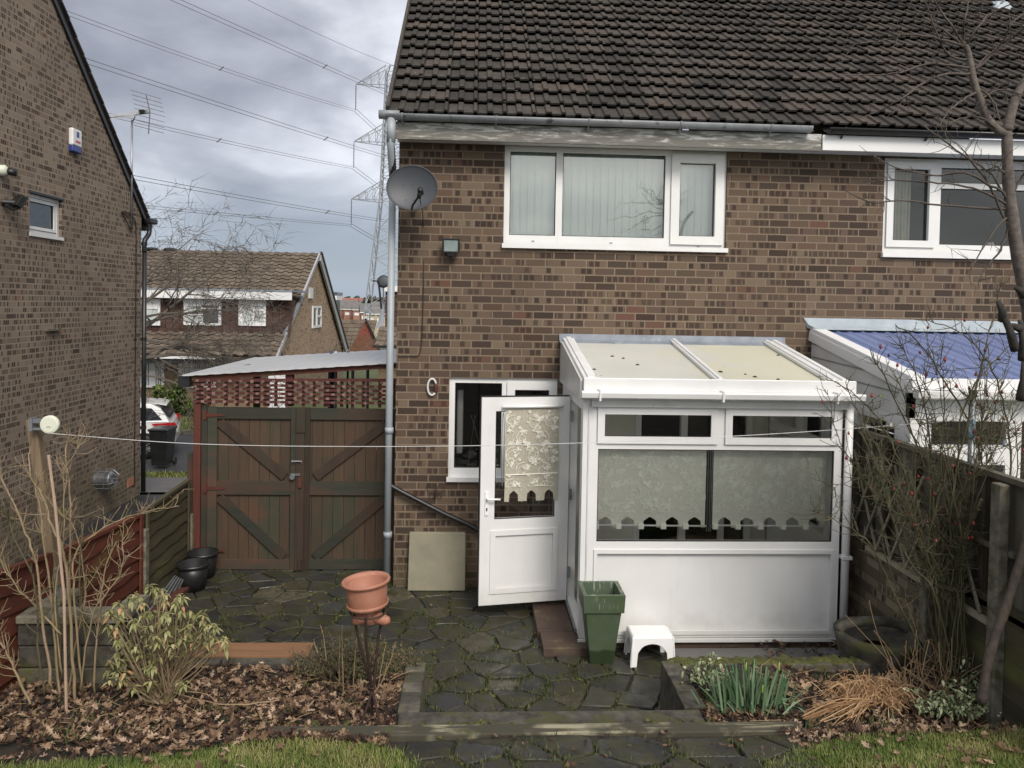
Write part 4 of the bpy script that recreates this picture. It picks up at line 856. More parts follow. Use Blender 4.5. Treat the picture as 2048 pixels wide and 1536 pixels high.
for z in (1.70, .90, .22):
    mb = MB(); y = 8.468; mb.add([(-2.90, y, z-.05), (-2.86, y, z-.05), (-2.86, y, z+.05), (-2.90, y, z+.05), (-2.86, y, z-.022), (-2.66, y, z-.008), (-2.66, y, z+.008), (-2.86, y, z+.022)], [(0, 1, 2, 3), (4, 5, 6, 7)]); mb.prism([(-2.86, y-.001, z-.022), (-2.66, y-.001, z-.008), (-2.66, y-.001, z+.008), (-2.86, y-.001, z+.022)], (0, -.004, 0)); mb.tube([(-2.862, y-.006, z-.045), (-2.862, y-.006, z+.045)], .008, 6); mb.build('hinge', 'red_post', L1)
mb = MB(); mb.lathe((-1.93, 8.45, 1.035), [(.001, -.02), (.028, -.02), (.03, 0), (.028, .02), (.001, .02)], 12, Matrix.Rotation(PI/2, 3, 'X')); mb.box(-1.95, -1.85, 8.44, 8.448, 1.05, 1.075); mb.build('latch', 'metal', GT)
mb = MB(); mb.tube([(-1.94, 8.435, 1.21), (-1.83, 8.435, 1.21), (-1.83, 8.435, 1.19)], .006, 6); mb.build('bolt', 'metal', GT)
mb = MB(); mb.box(-1.87, -1.83, 8.436, 8.452, .92, 1.03); mb.build('red_patch', 'red_post', GT)
MB().box(-1.86, -1.82, 8.43, 8.45, .02, .12).build('drop_bolt', 'rust', GT)
mb = MB(); mb.box(-3.0, -2.925, 8.47, 8.56, -.1, 1.82); mb.build('gate_post', 'red_post', label='slim red painted post at the left end of the wooden gates', cat='post', bevel=.004)
mb = MB(); mb.box(-2.92, -2.855, 8.48, 8.55, -.1, 1.81); mb.build('gate_post', 'gate_frame', label='dark green post between the red post and the left gate leaf', cat='post', bevel=.004)
CP = empty('carport', (-2, 9.8, 0), 'lean-to carport with pale sheet roof and red trellis front above the gates', 'carport')
mb = MB(); n_ = 46; vs = []
A0 = aY(366, 750, 8.45); A1 = Vector((-.80, 8.45, 2.305)); bk = 11.2
for y in (8.42, bk):
    for i in range(n_+1): t_ = i/n_; vs.append((A0.x+(A1.x-A0.x)*t_, y, A0.z+(A1.z-A0.z)*t_+.004*(1 if i % 3 == 0 else 0)))
m_ = n_+1; mb.add(vs+[(v[0], v[1], v[2]-.012) for v in vs], [(i, i+1, m_+i+1, m_+i) for i in range(n_)]+[(2*m_+i, 3*m_+i, 3*m_+i+1, 2*m_+i+1) for i in range(n_)]+[(i+1, i, 2*m_+i, 2*m_+i+1) for i in range(n_)]); mb.build('roof_sheet', 'carport_sheet', CP)
mb = MB(); mb.bar((-3.02, 8.49, 2.095), (-.81, 8.49, 2.265), .05, .05); mb.build('front_beam', 'red_post', CP)
mb = MB(); mb.bar((-3.10, 8.45, 2.06), (-3.10, 11.2, 2.06), .12, .12); mb.build('side_beam', 'black', CP)
for y in (9.5, 10.4, 11.15): MB().bar((-3.1, y, 2.04), (-.8, y, 2.22), .05, .10).build('rafter', 'gate_brown', CP)
for x, y in ((-3.05, 11.1), (-.9, 11.1), (-2.0, 11.1)): MB().box(x-.04, x+.04, y-.04, y+.04, -.2, 2.1).build('post', 'gate_brown' , CP)
MB().box(-2.03, -1.95, 8.50, 8.58, 1.8, 2.15).build('short_post', 'trellis_red', CP)
mb = MB(); pz = [2.075, 2.03, 1.985, 1.94, 1.895, 1.85]
mb.bar((-3.0, 8.46, pz[0]), (-.82, 8.46, pz[0]+.03), .018, .034)
tr = mb.build('trellis', 'trellis_red', CP)
for z in pz[1:]: MB().bar((-3.0, 8.46, z), (-.82, 8.46, z), .018, .027).build('slat', 'trellis_red', tr)
mb = MB(); x = -2.97; i = 0
while x < -.85:
    for j, z in enumerate(pz):
        if (i+j) % 2 == 0: MB().box(x, x+.034, 8.440, 8.449, z-.013, z+.013).build('slat_end', 'trellis_pale', tr)
    x += .058; i += 1
mb = MB(); x = -2.97; i = 0
while x < -.85:
    wd = .034 if i % 5 else .07; MB().box(x, x+wd, 8.472, 8.484, 1.80, 2.10).build('upright_slat', 'trellis_red', tr); x += .118+(.06 if i % 3 == 1 else 0); i += 1
mb = MB(); mb.prism([aY(470, 738, 9.2)+Vector((0, 0, 0)), aY(505, 734, 9.4), aY(500, 728, 9.6), aY(480, 731, 9.5)], (0, 0, -.02)); mb.build('roof_debris', 'soil', CP)
# ------------------------------------------------------------------ left gable house
GX = -5.9; gs = .905; GY1 = 14.03; GZe = 4.47; GYr = 9.8; GZr = GZe+gs*(GY1-GYr)
G = empty('gable_house', (GX-3, 9.8, -.5), 'brown brick gable end of the house on the left with black verge', 'house')
gw = (10.58, 11.38, 3.80, 4.33)
mb = MB(); mb.plate(5.57, GY1, -.8, GZe, [gw], 0, -.28, side(GX)); mb.build('wall', 'brick_side', G)
mb = MB(); mb.prism([(GX, 5.57, GZe), (GX, GY1, GZe), (GX, GYr, GZr)], (-.28, 0, 0)); mb.build('gable', 'brick_side', G)
mb = MB(); mb.box(GX-6, GX-.285, GY1-.28, GY1, -.8, GZe); mb.build('front_wall', 'brick', G)
mb = MB(); e = Vector((GX+.06, GY1+.32, GZe-gs*.32+.10)); r_ = Vector((GX+.06, GYr, GZr+.10)); f_ = Vector((GX+.06, 5.2, GZr+.10-gs*(GYr-5.2))); k = Vector((-6.1, 0, 0)); th = Vector((0, 0, -.05))
mb.add([e, r_, r_+k, e+k, f_, f_+k, e+th, r_+th, r_+k+th, e+k+th], [(0, 1, 2, 3), (1, 4, 5, 2), (9, 8, 7, 6)]); mb.build('roof', 'tile', G)
mb = MB(); L_ = math.hypot(1, gs)
mb.bar(e+Vector((-.03, .02, -.08)), r_+Vector((-.03, 0, -.08)), .025, .16, (0, 1, 1)); mb.build('verge', 'black', G)
mb = MB()
for i in range(22):
    a = e+(r_-e)*(i/22); b = e+(r_-e)*((i+1.05)/22); mb.bar(a+Vector((-.04, 0, .005+.02)), b+Vector((-.04, 0, .005)), .10, .03, (0, 1, 1))
mb.build('verge_tiles', 'tile', G)
gm = lambda u, d, w: (GX-d, u, w)
W = window(G, gw[0], gw[1], gw[2], gw[3], .05, [(gw[0]+.07, gw[1]-.10, gw[2]+.10, gw[3]-.10)], sill=True, mp=gm, room=False)
MB().plate(gw[0]+.07, gw[1]-.1, gw[2]+.1, gw[3]-.1, [], .085, .095, gm).build('obscured_pane', 'obscure', W)
for z in (gw[2]+.05, gw[3]-.055): MB().plate(gw[0]+.02, gw[1]-.04, z, z+.006, [], .044, .051, gm).build('sash_line', 'black', W)
MB().plate(gw[0]-.02, gw[1]+.05, gw[3], gw[3]+.03, [], -.012, .06, gm).build('lintel', 'black', W)
MB().plate(gw[1]-.05, gw[1]-.003, gw[2]+.003, gw[3]-.003, [], .041, .049, gm).build('reveal', 'upvc_old', W)
# gutter end and downpipe
mb = MB(); mb.box(GX-6, GX+.03, GY1+.18, GY1+.30, GZe-.30, GZe-.20); mb.build('gutter', 'black', G, bevel=.01)
q = Vector((GX+.02, GY1+.09, 0)); D = empty('drainpipe', (q.x, q.y, -.5), 'black drainpipe down the far corner of the left gable house', 'drainpipe')
mb = MB(); mb.tube(smooth_pts([(q.x+.03, q.y+.12, GZe-.14), (q.x+.03, q.y+.12, GZe-.34), (q.x, q.y, GZe-.5), (q.x, q.y, GZe-.7)]), .042, 10); mb.tube([(q.x, q.y, GZe-.6), (q.x, q.y, -.55)], .040, 12); mb.build('pipe', 'black', D, True)
for z in (3.9, 2.2, .6): mb = MB(); mb.tube([(q.x, q.y, z), (q.x, q.y, z+.05)], .048, 12); mb.box(q.x-.06, q.x-.03, q.y-.05, q.y+.05, z, z+.05); mb.build('collar', 'black', D)
mb = MB(); mb.box(q.x+.0, q.x+.10, q.y+.06, q.y+.34, GZe-.17, GZe-.07); mb.build('hopper', 'black', D, bevel=.02)
mb = MB(); p = [aX(258, 430, GX+.02), aX(268, 436, GX+.02), aX(272, 460, GX+.02), aX(272, 560, GX+.02), aX(270, 800, GX+.02), aX(269, 970, GX+.02)]; mb.tube(smooth_pts(p, 3), .008, 5); mb.build('cable', 'black', label='black aerial cable running down the left gable wall beside the black drainpipe', cat='cable')
# TV aerial
b = aX(263, 455, GX+.05); tp = aY(262, 240, b.y); D = empty('tv_aerial', b, 'tall metal television aerial on a mast fixed to the left gable wall', 'aerial')
mb = MB(); mb.tube([b, (b.x, b.y, tp.z)], .018, 8); mb.build('mast', 'metal', D, True)
mb = MB(); br = aX(263, 428, GX+.04); mb.bar((GX, br.y-.3, br.z), (GX+.06, br.y+.1, br.z), .02, .03); mb.bar((GX, br.y, br.z-.25), (GX+.06, br.y, br.z-.25), .03, .03); mb.tube([(GX+.02, b.y-.3, br.z), (GX+.05, b.y, br.z-.3)], .012, 6); mb.build('bracket', 'rust', D)
bx0 = aY(212, 236, b.y); bx1 = aY(298, 226, b.y); mb = MB(); mb.tube([bx0, bx1], .012, 6); 
dirb = (bx1-bx0).normalized()
for i in range(15):
    c_ = bx0+(bx1-bx0)*(i/14*.85); l = .10+.012*i; sp = Vector((.5, .5, .42)).normalized()*l*.8
    mb.tube([c_-sp, c_+sp], .004, 4); c2 = c_+Vector((0, 0, .035)); mb.tube([c2-sp*.9, c2+sp*.9], .004, 4)
bm = mb.build('boom', 'metal', D)
mb = MB(); r0 = aY(292, 188, b.y); r1 = aY(297, 268, b.y); mid = aY(300, 224, b.y)
mb.tube([r0, mid], .010, 5); mb.tube([mid, r1], .010, 5)
for i in range(4):
    for A, B in ((r0, mid), (mid, r1)):
        c_ = A+(B-A)*((i+.1)/4); sp = Vector((.23, .06, -.05)); mb.tube([c_-sp, c_+sp], .005, 4)
mb.build('reflector', 'metal', D)
mb = MB(); mb.box(mid.x-.17, mid.x-.08, mid.y-.04, mid.y+.04, mid.z-.03, mid.z+.03); mb.tube([(b.x, b.y, tp.z-.05), bx1+(bx0-bx1)*.3], .010, 6); mb.build('dipole', 'black', D)
# alarm box, sensors, vents on gable
c = aX(145, 281, GX); D = empty('alarm_box', c, 'white alarm box with blue base high on the left brick gable', 'alarm box')
z0, z1 = aX(145, 305, GX).z, aX(145, 258, GX).z
MB().box(GX, GX+.07, c.y-.12, c.y+.14, z0+.09, z1).build('cover', 'alarm_white', D, bevel=.02); MB().box(GX, GX+.068, c.y-.118, c.y+.138, z0, z0+.088).build('base', 'alarm_blue', D, bevel=.015)
MB().box(GX+.069, GX+.0725, c.y-.02, c.y+.05, z1-.12, z1-.04).build('emblem', 'alarm_blue', D)
MB().box(GX+.069, GX+.0725, c.y-.05, c.y+.09, z1-.20, z1-.17).build('emblem_line', 'lamp_red', D)
c = aX(8, 341, GX+.05); D = empty('wall_lamp', c, 'small cream bulkhead lamp with black hood at the left edge of the gable', 'lamp')
MB().lathe((GX, c.y, c.z), [(.07, 0), (.07, .06), (.04, .09), (.001, .09)], 16, Matrix(((0, 0, 1), (1, 0, 0), (0, 1, 0)))).build('body', 'cream_plastic', D, True); MB().tube([(GX+.05, c.y+.02, c.z), (GX+.17, c.y+.06, c.z-.02)], .045, 10).build('hood', 'black', D, True)
q = aX(40, 407, GX+.16); D = flood(q, (.6, .9, -.6), 1.1, 'black floodlight on a bracket beside the small window of the left gable', 'black')
MB().tube([q+Vector((-.16, -.12, 0)), q], .035, 8).build('arm', 'black', D)
c = aX(103, 660, GX); mb = MB(); mb.box(GX, GX+.05, c.y-.17, c.y+.17, c.z-.01, c.z+.02); mb.build('vent_ledge', 'conc_pale', label='short pale stone ledge sticking out of the left gable wall', cat='ledge')
c = aX(192, 958, GX); D = empty('boiler_flue', c, 'round metal flue in a wire cage low on the left gable wall', 'flue')
MB().lathe((GX, c.y, c.z), [(.10, 0), (.10, .20), (.115, .21), (.115, .25), (.05, .25), (.001, .22)], 18, Matrix(((0, 0, 1), (1, 0, 0), (0, 1, 0)))).build('duct', 'metal', D, True)
mb = MB()
for i in range(9): a = i*PI/4.5; e1 = Vector((0, math.cos(a)*.16, math.sin(a)*.16)); mb.tube([Vector((GX, c.y, c.z))+e1, Vector((GX+.25, c.y, c.z))+e1*.95, Vector((GX+.36, c.y, c.z))+e1*.4], .004, 4)
for xx in (.08, .18, .26): mb.tube([Vector((GX+xx, c.y+.155*math.cos(a), c.z+.155*math.sin(a))) for a in [i*PI/8 for i in range(17)]], .004, 4)
mb.build('cage', 'metal', D)
c = aX(261, 964, GX); MB().box(GX-.01, GX+.012, c.y-.12, c.y+.12, c.z-.07, c.z+.07).build('air_brick', 'terracotta', label='orange air brick low on the left gable near its far corner', cat='air brick')
# ------------------------------------------------------------------ left fence
FX = -3.05
def fence_panel(y0, y1, z0, z1a, z1b, mat, label, post=True):
    F_ = empty('board_fence', (FX, (y0+y1)/2, z0), label, 'fence', 'left boundary fence panels'); n = 7; mb = MB()
    for i in range(n):
        za = z0+(z1a-z0)*i/n; zb_ = z0+(z1a-z0)*(i+1.12)/n; za2 = z0+(z1b-z0)*i/n; zb2 = z0+(z1b-z0)*(i+1.12)/n; j = .02
        K = 8; vs = []
        for k in range(K+1):
            y = y0+(y1-y0)*k/K; t_ = k/K; w1_ = .012*math.sin(k*1.9+i*2.1); lo = za+(za2-za)*t_; hi = zb_+(zb2-zb_)*t_
            vs += [(FX+j, y, lo+w1_), (FX, y, hi+w1_*.5)]
        mb.add(vs, [(2*k, 2*k+2, 2*k+3, 2*k+1) for k in range(K)])
        mb.add([(v[0]-.012, v[1], v[2]) for v in vs], [(2*k, 2*k+1, 2*k+3, 2*k+2) for k in range(K)])
    mb.build('boards', mat, F_)
    mb = MB(); mb.bar((FX+.01, y0, z1a+.02), (FX+.01, y1, z1b+.02), .05, .03); mb.build('capping', mat, F_)
    mb = MB(); mb.box(FX+.022, FX+.04, y0, y0+.045, z0, z1a+.01); mb.box(FX+.022, FX+.04, y1-.045, y1, z0, z1b+.01); mb.build('end_batten', mat, F_)
fence_panel(7.33, 8.44, .05, .94, .97, 'fence_green', 'mossy green brown fence panel nearest the wooden gates')
fence_panel(5.78, 7.24, .05, 1.04, .93, 'fence_red', 'red brown fence panel between the green panel and the raised bed')
fence_panel(4.2, 5.70, .10, 1.25, 1.06, 'fence_red', 'bright red brown fence panel at the left edge of the photo')
for y, zt_, lb in ((7.285, .80, 'low concrete fence post between the green and red fence panels'), (8.47, .62, 'pale concrete post beside the red gate post'), (5.74, .98, 'grey concrete fence post behind the bare thorny shrub')):
    MB().box(FX-.02, FX+.06, y-.04, y+.04, -.05, zt_).build('fence_post', 'conc_pale', label=lb, cat='fence post', bevel=.008)
MB().box(FX-.045, FX+.02, 8.56, 8.63, -.1, 1.26).build('fence_post', 'gate_frame', label='dark square post behind the end of the green fence panel', cat='fence post', bevel=.004)
MB().box(FX-.02, FX+.05, 5.8, 8.42, -.05, .06).build('gravel_board', 'conc', label='low concrete board under the left fence panels', cat='board')
# raised bed walls left
RB = empty('raised_bed_wall', (-2.8, 5.3, .3), 'old mossy concrete raised bed wall at the left, in front of the red fence', 'wall')
mb = MB()
for i in range(3):
    x = -3.02; k = 0
    while x < -2.36: l = R.uniform(.35, .5); mb.box(x, min(x+l, -2.36), 5.27+R.uniform(0, .012), 5.40, .30+i*.15, .30+i*.15+.142); x += l+.004; k += 1
mb.build('courses', 'conc', RB, bevel=.008)
MB().box(-3.02, -2.33, 5.25, 5.43, .755, .81).build('coping', 'conc_pale', RB, bevel=.01)
MB().box(-3.02, -2.86, 5.431, 5.8, .75, .80).build('coping', 'conc_pale', RB, bevel=.01)
MB().box(-2.99, -2.88, 5.431, 5.8, .0, .75).build('side_wall', 'conc', RB)
MB().box(-2.55, -2.40, 5.431, 5.9, .66, .715).build('coping', 'conc_pale', RB, bevel=.01)
MB().box(-2.53, -2.42, 5.431, 5.9, .0, .66).build('side_wall', 'conc', RB)
# bed retaining walls
mb = MB()
for (x0, x1) in ((-2.3, -1.2), (-1.19, -.43)): mb.box(x0, x1, 5.50, 5.60, -.02, .37)
mb.build('bed_edging', 'conc', label='mossy concrete edging along the back of the left leaf covered bed', cat='edging', bevel=.01)
def blocks(x0, x1, y0, y1, z0, z1, n, mat, label, cat, name):
    mb = MB()
    for i in range(n): a = y0+(y1-y0)*i/n; mb.box(x0+R.uniform(-.006, .006), x1+R.uniform(-.006, .006), a+.003, a+(y1-y0)/n-.003, z0, z1+R.uniform(-.006, .006))
    mb.build(name, mat, label=label, cat=cat, bevel=.008)
blocks(-.43, -.30, 4.82, 5.49, -.02, .37, 5, 'conc', 'short left block wall with pale coping beside the sunken paving', 'wall', 'retaining_wall')
blocks(1.41, 1.55, 4.84, 5.50, -.02, .37, 3, 'conc', 'short dark retaining wall on the right of the sunken paving, before the daffodils', 'wall', 'retaining_wall')
MB().box(1.56, 3.30, 5.44, 5.52, -.02, .365).build('bed_edging', 'conc', label='moss topped edging behind the daffodil bed in front of the conservatory', cat='edging', bevel=.01)
mb = MB(); mb.box(-2.0, -1.15, 5.58, 5.80, .36, .385); mb.build('timber_board', 'board_tan', label='orange brown board lying along the back of the left bed', cat='board', bevel=.004)
mb = MB(); mb.box(-.42, 1.5, 4.63, 4.82, .10, .372); mb.build('concrete_step', 'conc', label='broad mossy concrete step across the path behind the peeling timber', cat='step', bevel=.012)
mb = MB(); mb.box(-1.15, 2.05, 4.50, 4.612, .20, .405, .5); mb.build('timber_sleeper', 'flaking', label='long weathered timber edge with flaking cream paint across the path', cat='timber', bevel=.008)
MB().box(1.75, 3.2, 5.80, 6.46, -.01, .03).build('concrete_strip', 'path', label='grey concrete strip at the foot of the white conservatory panel', cat='kerb', bevel=.01)
# ------------------------------------------------------------------ right boundary
BX = 3.42
mb = MB(); mb.box(BX, BX+.22, 5.55, 6.9, -.02, .96); mb.build('garden_wall', 'old_brick', label='low old mossy brick wall beside the right side of the conservatory', cat='wall')
D = empty('panel_fence', (BX+.1, 5.4, .9), 'dark weathered board fence above the low brick wall on the right', 'fence')
for i in range(7):
    y = 4.1+i*.42; MB().box(BX+.08, BX+.105, y+.006, y+.414, .98, 1.86).build('board', 'fence_old', D)
    MB().box(BX+.03, BX+.079, y-.02, y+.02, .98, 1.88).build('batten', 'gate_brown', D)
for z in (1.0, 1.40, 1.87): MB().box(BX+.02, BX+.078, 4.1, 7.04, z, z+.035).build('rail', 'fence_old', D)
MB().box(BX, BX+.10, 6.42, 6.56, .96, 1.90).build('fence_post', 'conc', label='thick rounded concrete post right of the conservatory downpipe', cat='fence post', bevel=.02)
D = empty('trellis', (BX, 5.7, 1.0), 'broken diamond wooden trellis leaning on the right fence', 'trellis')
for i in range(7):
    y = 4.9+i*.22; MB().bar((BX-.02, y, .96), (BX-.02, y+.42, 1.72), .022, .012, (1, 0, 0)).build('batten', 'batten', D)
    MB().bar((BX-.034, y+.42, .96), (BX-.034, y, 1.72), .022, .012, (1, 0, 0)).build('batten', 'batten', D)
MB().box(BX-.045, BX-.005, 4.8, 6.35, .92, .955).build('rail', 'batten', D)
D = empty('board_fence', (BX, 4.6, .3), 'lower mossy horizontal board fence at the right edge behind the rose canes', 'fence')
for i in range(7): MB().box(BX+.02, BX+.045, 3.4, 5.52, .28+i*.115, .28+i*.115+.1149).build('board', 'fence_green', D)
for y in (5.5, 4.75, 3.9): MB().box(BX-.05, BX+.02, y-.045, y+.045, .2, 1.0 if y > 5 else 1.86).build('fence_post', 'conc_pale', label={5.5: 'concrete post where the low brick wall ends on the right', 4.75: 'tall grey concrete post behind the rose bush', 3.9: 'tall concrete post at the right edge beside the tree trunk'}[y], cat='fence post', bevel=.008)
# half round stone planter
c = Vector((3.12, 5.66, .40)); D = empty('stone_planter', c-Vector((0, 0, .05)), 'old mossy half round stone planter with raised rim by the right wall', 'planter')
mb = MB(); mb.lathe(c, [(.02, -.3), (.16, -.28), (.26, -.1), (.30, .05), (.31, .10), (.26, .11), (.24, .05), (.10, 0.0)], 22, None); mb.build('bowl', 'conc', D, True)
mb = MB(); mb.tube([c+Vector((.27*math.cos(a), .05, .10+.07*math.sin(a))) for a in [i*PI/14 for i in range(15)]], .04, 8); mb.build('arch', 'conc', D, True)
# ------------------------------------------------------------------ pots, stool, odds and ends
c = aZ(1200, 1312, 0); cx, cy = 1.11, 6.32; D = empty('tall_planter', (cx, cy, 0), 'tall tapered square green planter standing before the conservatory', 'planter')
def frus(mb, cx, cy, a0, a1, z0, z1, b0=None, b1=None):
    vs = []
    for a, z in ((a0, z0), (a1, z1)): vs += [(cx-a, cy-a, z), (cx+a, cy-a, z), (cx+a, cy+a, z), (cx-a, cy+a, z)]
    fs = [(0, 1, 5, 4), (1, 2, 6, 5), (2, 3, 7, 6), (3, 0, 4, 7)]; mb.add(vs, fs); return mb
mb = frus(MB(), cx, cy, .095, .148, 0, .46); mb.add([(cx-.095, cy-.095, .002), (cx+.095, cy-.095, .002), (cx+.095, cy+.095, .002), (cx-.095, cy+.095, .002)], [(3, 2, 1, 0)]); b_ = mb.build('body', 'planter', D, bevel=.006)
mb = MB(); frus(mb, cx, cy, .165, .172, .455, .60); vs = []
for a, z in ((.172, .60), (.140, .60), (.115, .30)): vs += [(cx-a, cy-a, z), (cx+a, cy-a, z), (cx+a, cy+a, z), (cx-a, cy+a, z)]
mb.add(vs, [(i, (i+1) % 4, 4+(i+1) % 4, 4+i) for i in range(4)]+[(4+i, 4+(i+1) % 4, 8+(i+1) % 4, 8+i) for i in range(4)]+[(8, 9, 10, 11)]); vs = []
for a in (.165, .147): vs += [(cx-a, cy-a, .455), (cx+a, cy-a, .455), (cx+a, cy+a, .455), (cx-a, cy+a, .455)]
mb.add(vs, [(i, 4+i, 4+(i+1) % 4, (i+1) % 4) for i in range(4)]); mb.build('rim', 'planter', D)
# stool
sx, sy = 1.52, 6.30; D = empty('step_stool', (sx, sy, 0), 'small white plastic step stool in front of the conservatory', 'stool')
mb = MB(); hw, hd, zt_ = .165, .12, .25
mb.box(sx-hw, sx+hw, sy-hd, sy+hd, zt_-.03, zt_); mb.build('seat', 'stool', D, bevel=.018)
def arch(mb, mpf, w, zt_, legw):
    n = 14; out = []; inn = []
    outer = [(-w-.02, 0), (-w-.012, zt_*.55), (-w, zt_-.012), (w, zt_-.012), (w+.012, zt_*.55), (w+.02, 0)]
    pts = [(w+.02-legw, 0), (w+.01-legw, zt_*.45)]+[((w-legw)*math.cos(a), zt_*.45+(zt_*.30)*math.sin(a)) for a in [i*PI/10 for i in range(1, 10)]]+[(-w-.01+legw, zt_*.45), (-w-.02+legw, 0)]
    poly = outer+pts; return [mpf(u, z) for u, z in poly]
for s in (-1, 1):
    po = arch(None, lambda u, z: (sx+u, sy+s*(hd+.012-z*.05), z), hw, zt_, .055); mb = MB(); mb.prism(po, (0, .012, 0)); mb.build('leg_frame', 'stool', D, bevel=.003)
for s in (-1, 1):
    po = arch(None, lambda u, z: (sx+s*(hw+.014-z*.05), sy+u, z), hd, zt_, .045); mb = MB(); mb.prism(po, (.012, 0, 0)); mb.build('leg_frame', 'stool', D, bevel=.003)
# terracotta bowl on iron stand
b = aZ(742, 1440, .36); tb = Vector((b.x, b.y, .36)); top = aY(736, 1190, b.y-.02); top.z = aY(736, 1222, b.y).z; D = empty('plant_stand', tb, 'rusty iron tripod plant stand in the leaf bed carrying the terracotta bowl', 'plant stand')
zc = top.z-.06; cr = aY(745, 1375, b.y)
for k in range(3):
    a = k*2*PI/3+.55; u = Vector((math.cos(a), math.sin(a), 0)); mb = MB()
    mb.tube([Vector((top.x, top.y, top.z+.012))+u*.112, Vector((top.x, top.y, zc-.1))+u*.075, cr+u*.008, tb-u*.07+Vector((0, 0, -.02))], .0085, 6); mb.build('leg', 'rust', D)
mb = MB(); mb.tube([Vector((top.x+.105*math.cos(a), top.y+.105*math.sin(a), top.z+.0)) for a in [i*PI/12 for i in range(25)]], .006, 5); mb.tube([cr+Vector((.015*math.cos(a), .015*math.sin(a), 0)) for a in [i*PI/6 for i in range(13)]], .005, 5); mb.build('ring', 'rust', D)
pt = Vector((top.x, top.y, aY(736, 1208, b.y).z)); tilt = Matrix.Rotation(-.09, 3, 'Y')
D = empty('terracotta_pot', pt, 'round terracotta bowl resting on the iron stand', 'plant pot')
ht = aY(736, 1157, b.y).z-pt.z
mb = MB(); mb.lathe(pt, [(.001, .005), (.11, .005), (.118, .02), (.124, ht*.5), (.129, ht-.012)], 36, tilt); mb.build('bowl', 'terracotta', D, True)
mb = MB(); mb.lathe(pt, [(.129, ht-.02), (.146, ht-.018), (.150, ht-.006), (.146, ht+.004), (.132, ht+.002), (.122, ht-.02), (.118, .03), (.001, .03)], 36, tilt); mb.build('rim', 'terracotta', D, True)
mb = MB(); mb.lathe(pt, [(.001, -.012), (.108, -.012), (.124, .002), (.130, .022), (.122, .022), (.116, .010)], 36, tilt); mb.build('saucer', 'terracotta', D, True)
f0 = pt+Vector((.01, -.0, -.02)); mb = MB(); mb.lathe(f0, [(.035, 0), (.038, -.04), (.05, -.085), (.001, -.085)], 18, None)
for dx in (-.08, .11): mb.tube([f0+Vector((0, 0, -.045)), f0+Vector((dx*.6, -.01, -.058)), f0+Vector((dx, -.012, -.075)), f0+Vector((dx*1.05, -.012, -.088))], [.034, .036, .03, .02], 10)
mb.build('foot', 'terracotta', D, True)
# black buckets
def bucket(x, y, r, h, label):
    D = empty('bucket', (x, y, 0), label, 'bucket', 'black buckets by the gate')
    MB().lathe((x, y, 0), [(.001, .004), (r*.78, .0), (r*.98, h), (r*.94, h), (r*.8, h*.7), (.001, h*.7)], 28).build('body', 'black', D, True)
    mb = MB(); mb.lathe((x, y, 0), [(r*.98, h-.03), (r*1.05, h-.03), (r*1.06, h), (r*.95, h+.004)], 28); mb.build('rim', 'black', D, True)
    return D
q = aZ(385, 1172, 0); bucket(-2.80, 7.92, .155, .27, 'front black plastic bucket beside the mossy fence'); q2 = aZ(400, 1150, 0); D = bucket(-2.82, 8.27, .15, .27, 'rear black plastic bucket holding dead leaves by the gate')
mb = MB()
# metal rods
q0 = aZ(370, 1158, .0); D = empty('metal_rods', (-2.6, 6.9, 0), 'bundle of thin galvanised metal strips leaning behind the pale shrub', 'metal strips')
for i in range(5):
    a = aY(350+i*4, 1152+i*2, 7.2); b_ = aY(292+i*9, 1232+i*2, 6.2); MB().bar(a, b_, .012, .012).build('strip', 'metal', D)
a = aY(368, 1178, 7.0); b_ = aY(308, 1228, 5.9); MB().bar(a, b_, .09, .03).build('painted_board', 'red_post', label='short red painted board lying beside the metal strips', cat='board')
# washing line
pt_ = aY(66, 838, 5.75); pb = aY(112, 1170, 5.75); mb = MB(); mb.bar(pb, pt_+Vector((0, 0, 0)), .07, .07, (0, 1, 0)); mb.build('washing_post', 'post_wood', bevel=.005, label='weathered brown wooden post holding the round washing line reel', cat='post')
c = aY(100, 849, 5.66); D = empty('line_reel', c, 'round cream washing line reel on the wooden post', 'washing line reel')
MB().lathe(c, [(r_*.86, z_*.7) for r_, z_ in [(.001, -.026), (.066, -.026), (.073, -.022), (.076, -.012), (.076, .012), (.072, .020), (.062, .021), (.061, .025), (.001, .025)]], 40, Matrix.Rotation(PI/2, 3, 'X')).build('case', 'cream_plastic', D)
mb = MB(); mb.box(c.x-.13, c.x-.05, c.y-.01, c.y+.02, c.z+.01, c.z+.04); mb.box(c.x-.13, c.x-.05, c.y-.01, c.y+.02, c.z-.04, c.z-.025); mb.box(c.x-.14, c.x-.115, c.y-.02, c.y+.06, c.z-.045, c.z+.045); mb.build('bracket', 'metal', D)
MB().box(c.x-.012, c.x+.015, c.y-.028, c.y-.0255, c.z-.012, c.z-.009).build('slot', 'gutter', D)
pl = aY(1950, 838, 5.2); pts = [aY(103, 867, 5.6), aY(400, 888, 5.5), aY(780, 893, 5.4), aY(1160, 886, 5.35), aY(1560, 867, 5.3), pl]
mb = MB(); mb.tube(smooth_pts(pts, 6), .0023, 5); mb.build('washing_line', simple('line_white', (.6, .6, .6), (.55, .55, .55), 3, .5), label='thin white washing line stretched across the whole patio', cat='washing line')
D = empty('line_pole', (pl.x, pl.y+.03, .3), 'grey metal pole among the rose canes holding the far end of the washing line', 'pole')
MB().tube([(pl.x, pl.y+.03, .3), (pl.x, pl.y+.03, pl.z+.16)], .022, 10).build('tube', 'metal', D, True); MB().tube([(pl.x, pl.y+.03, pl.z+.16), (pl.x, pl.y+.03, pl.z+.20)], .026, 10).build('cap', 'black', D, True)
mb = MB()
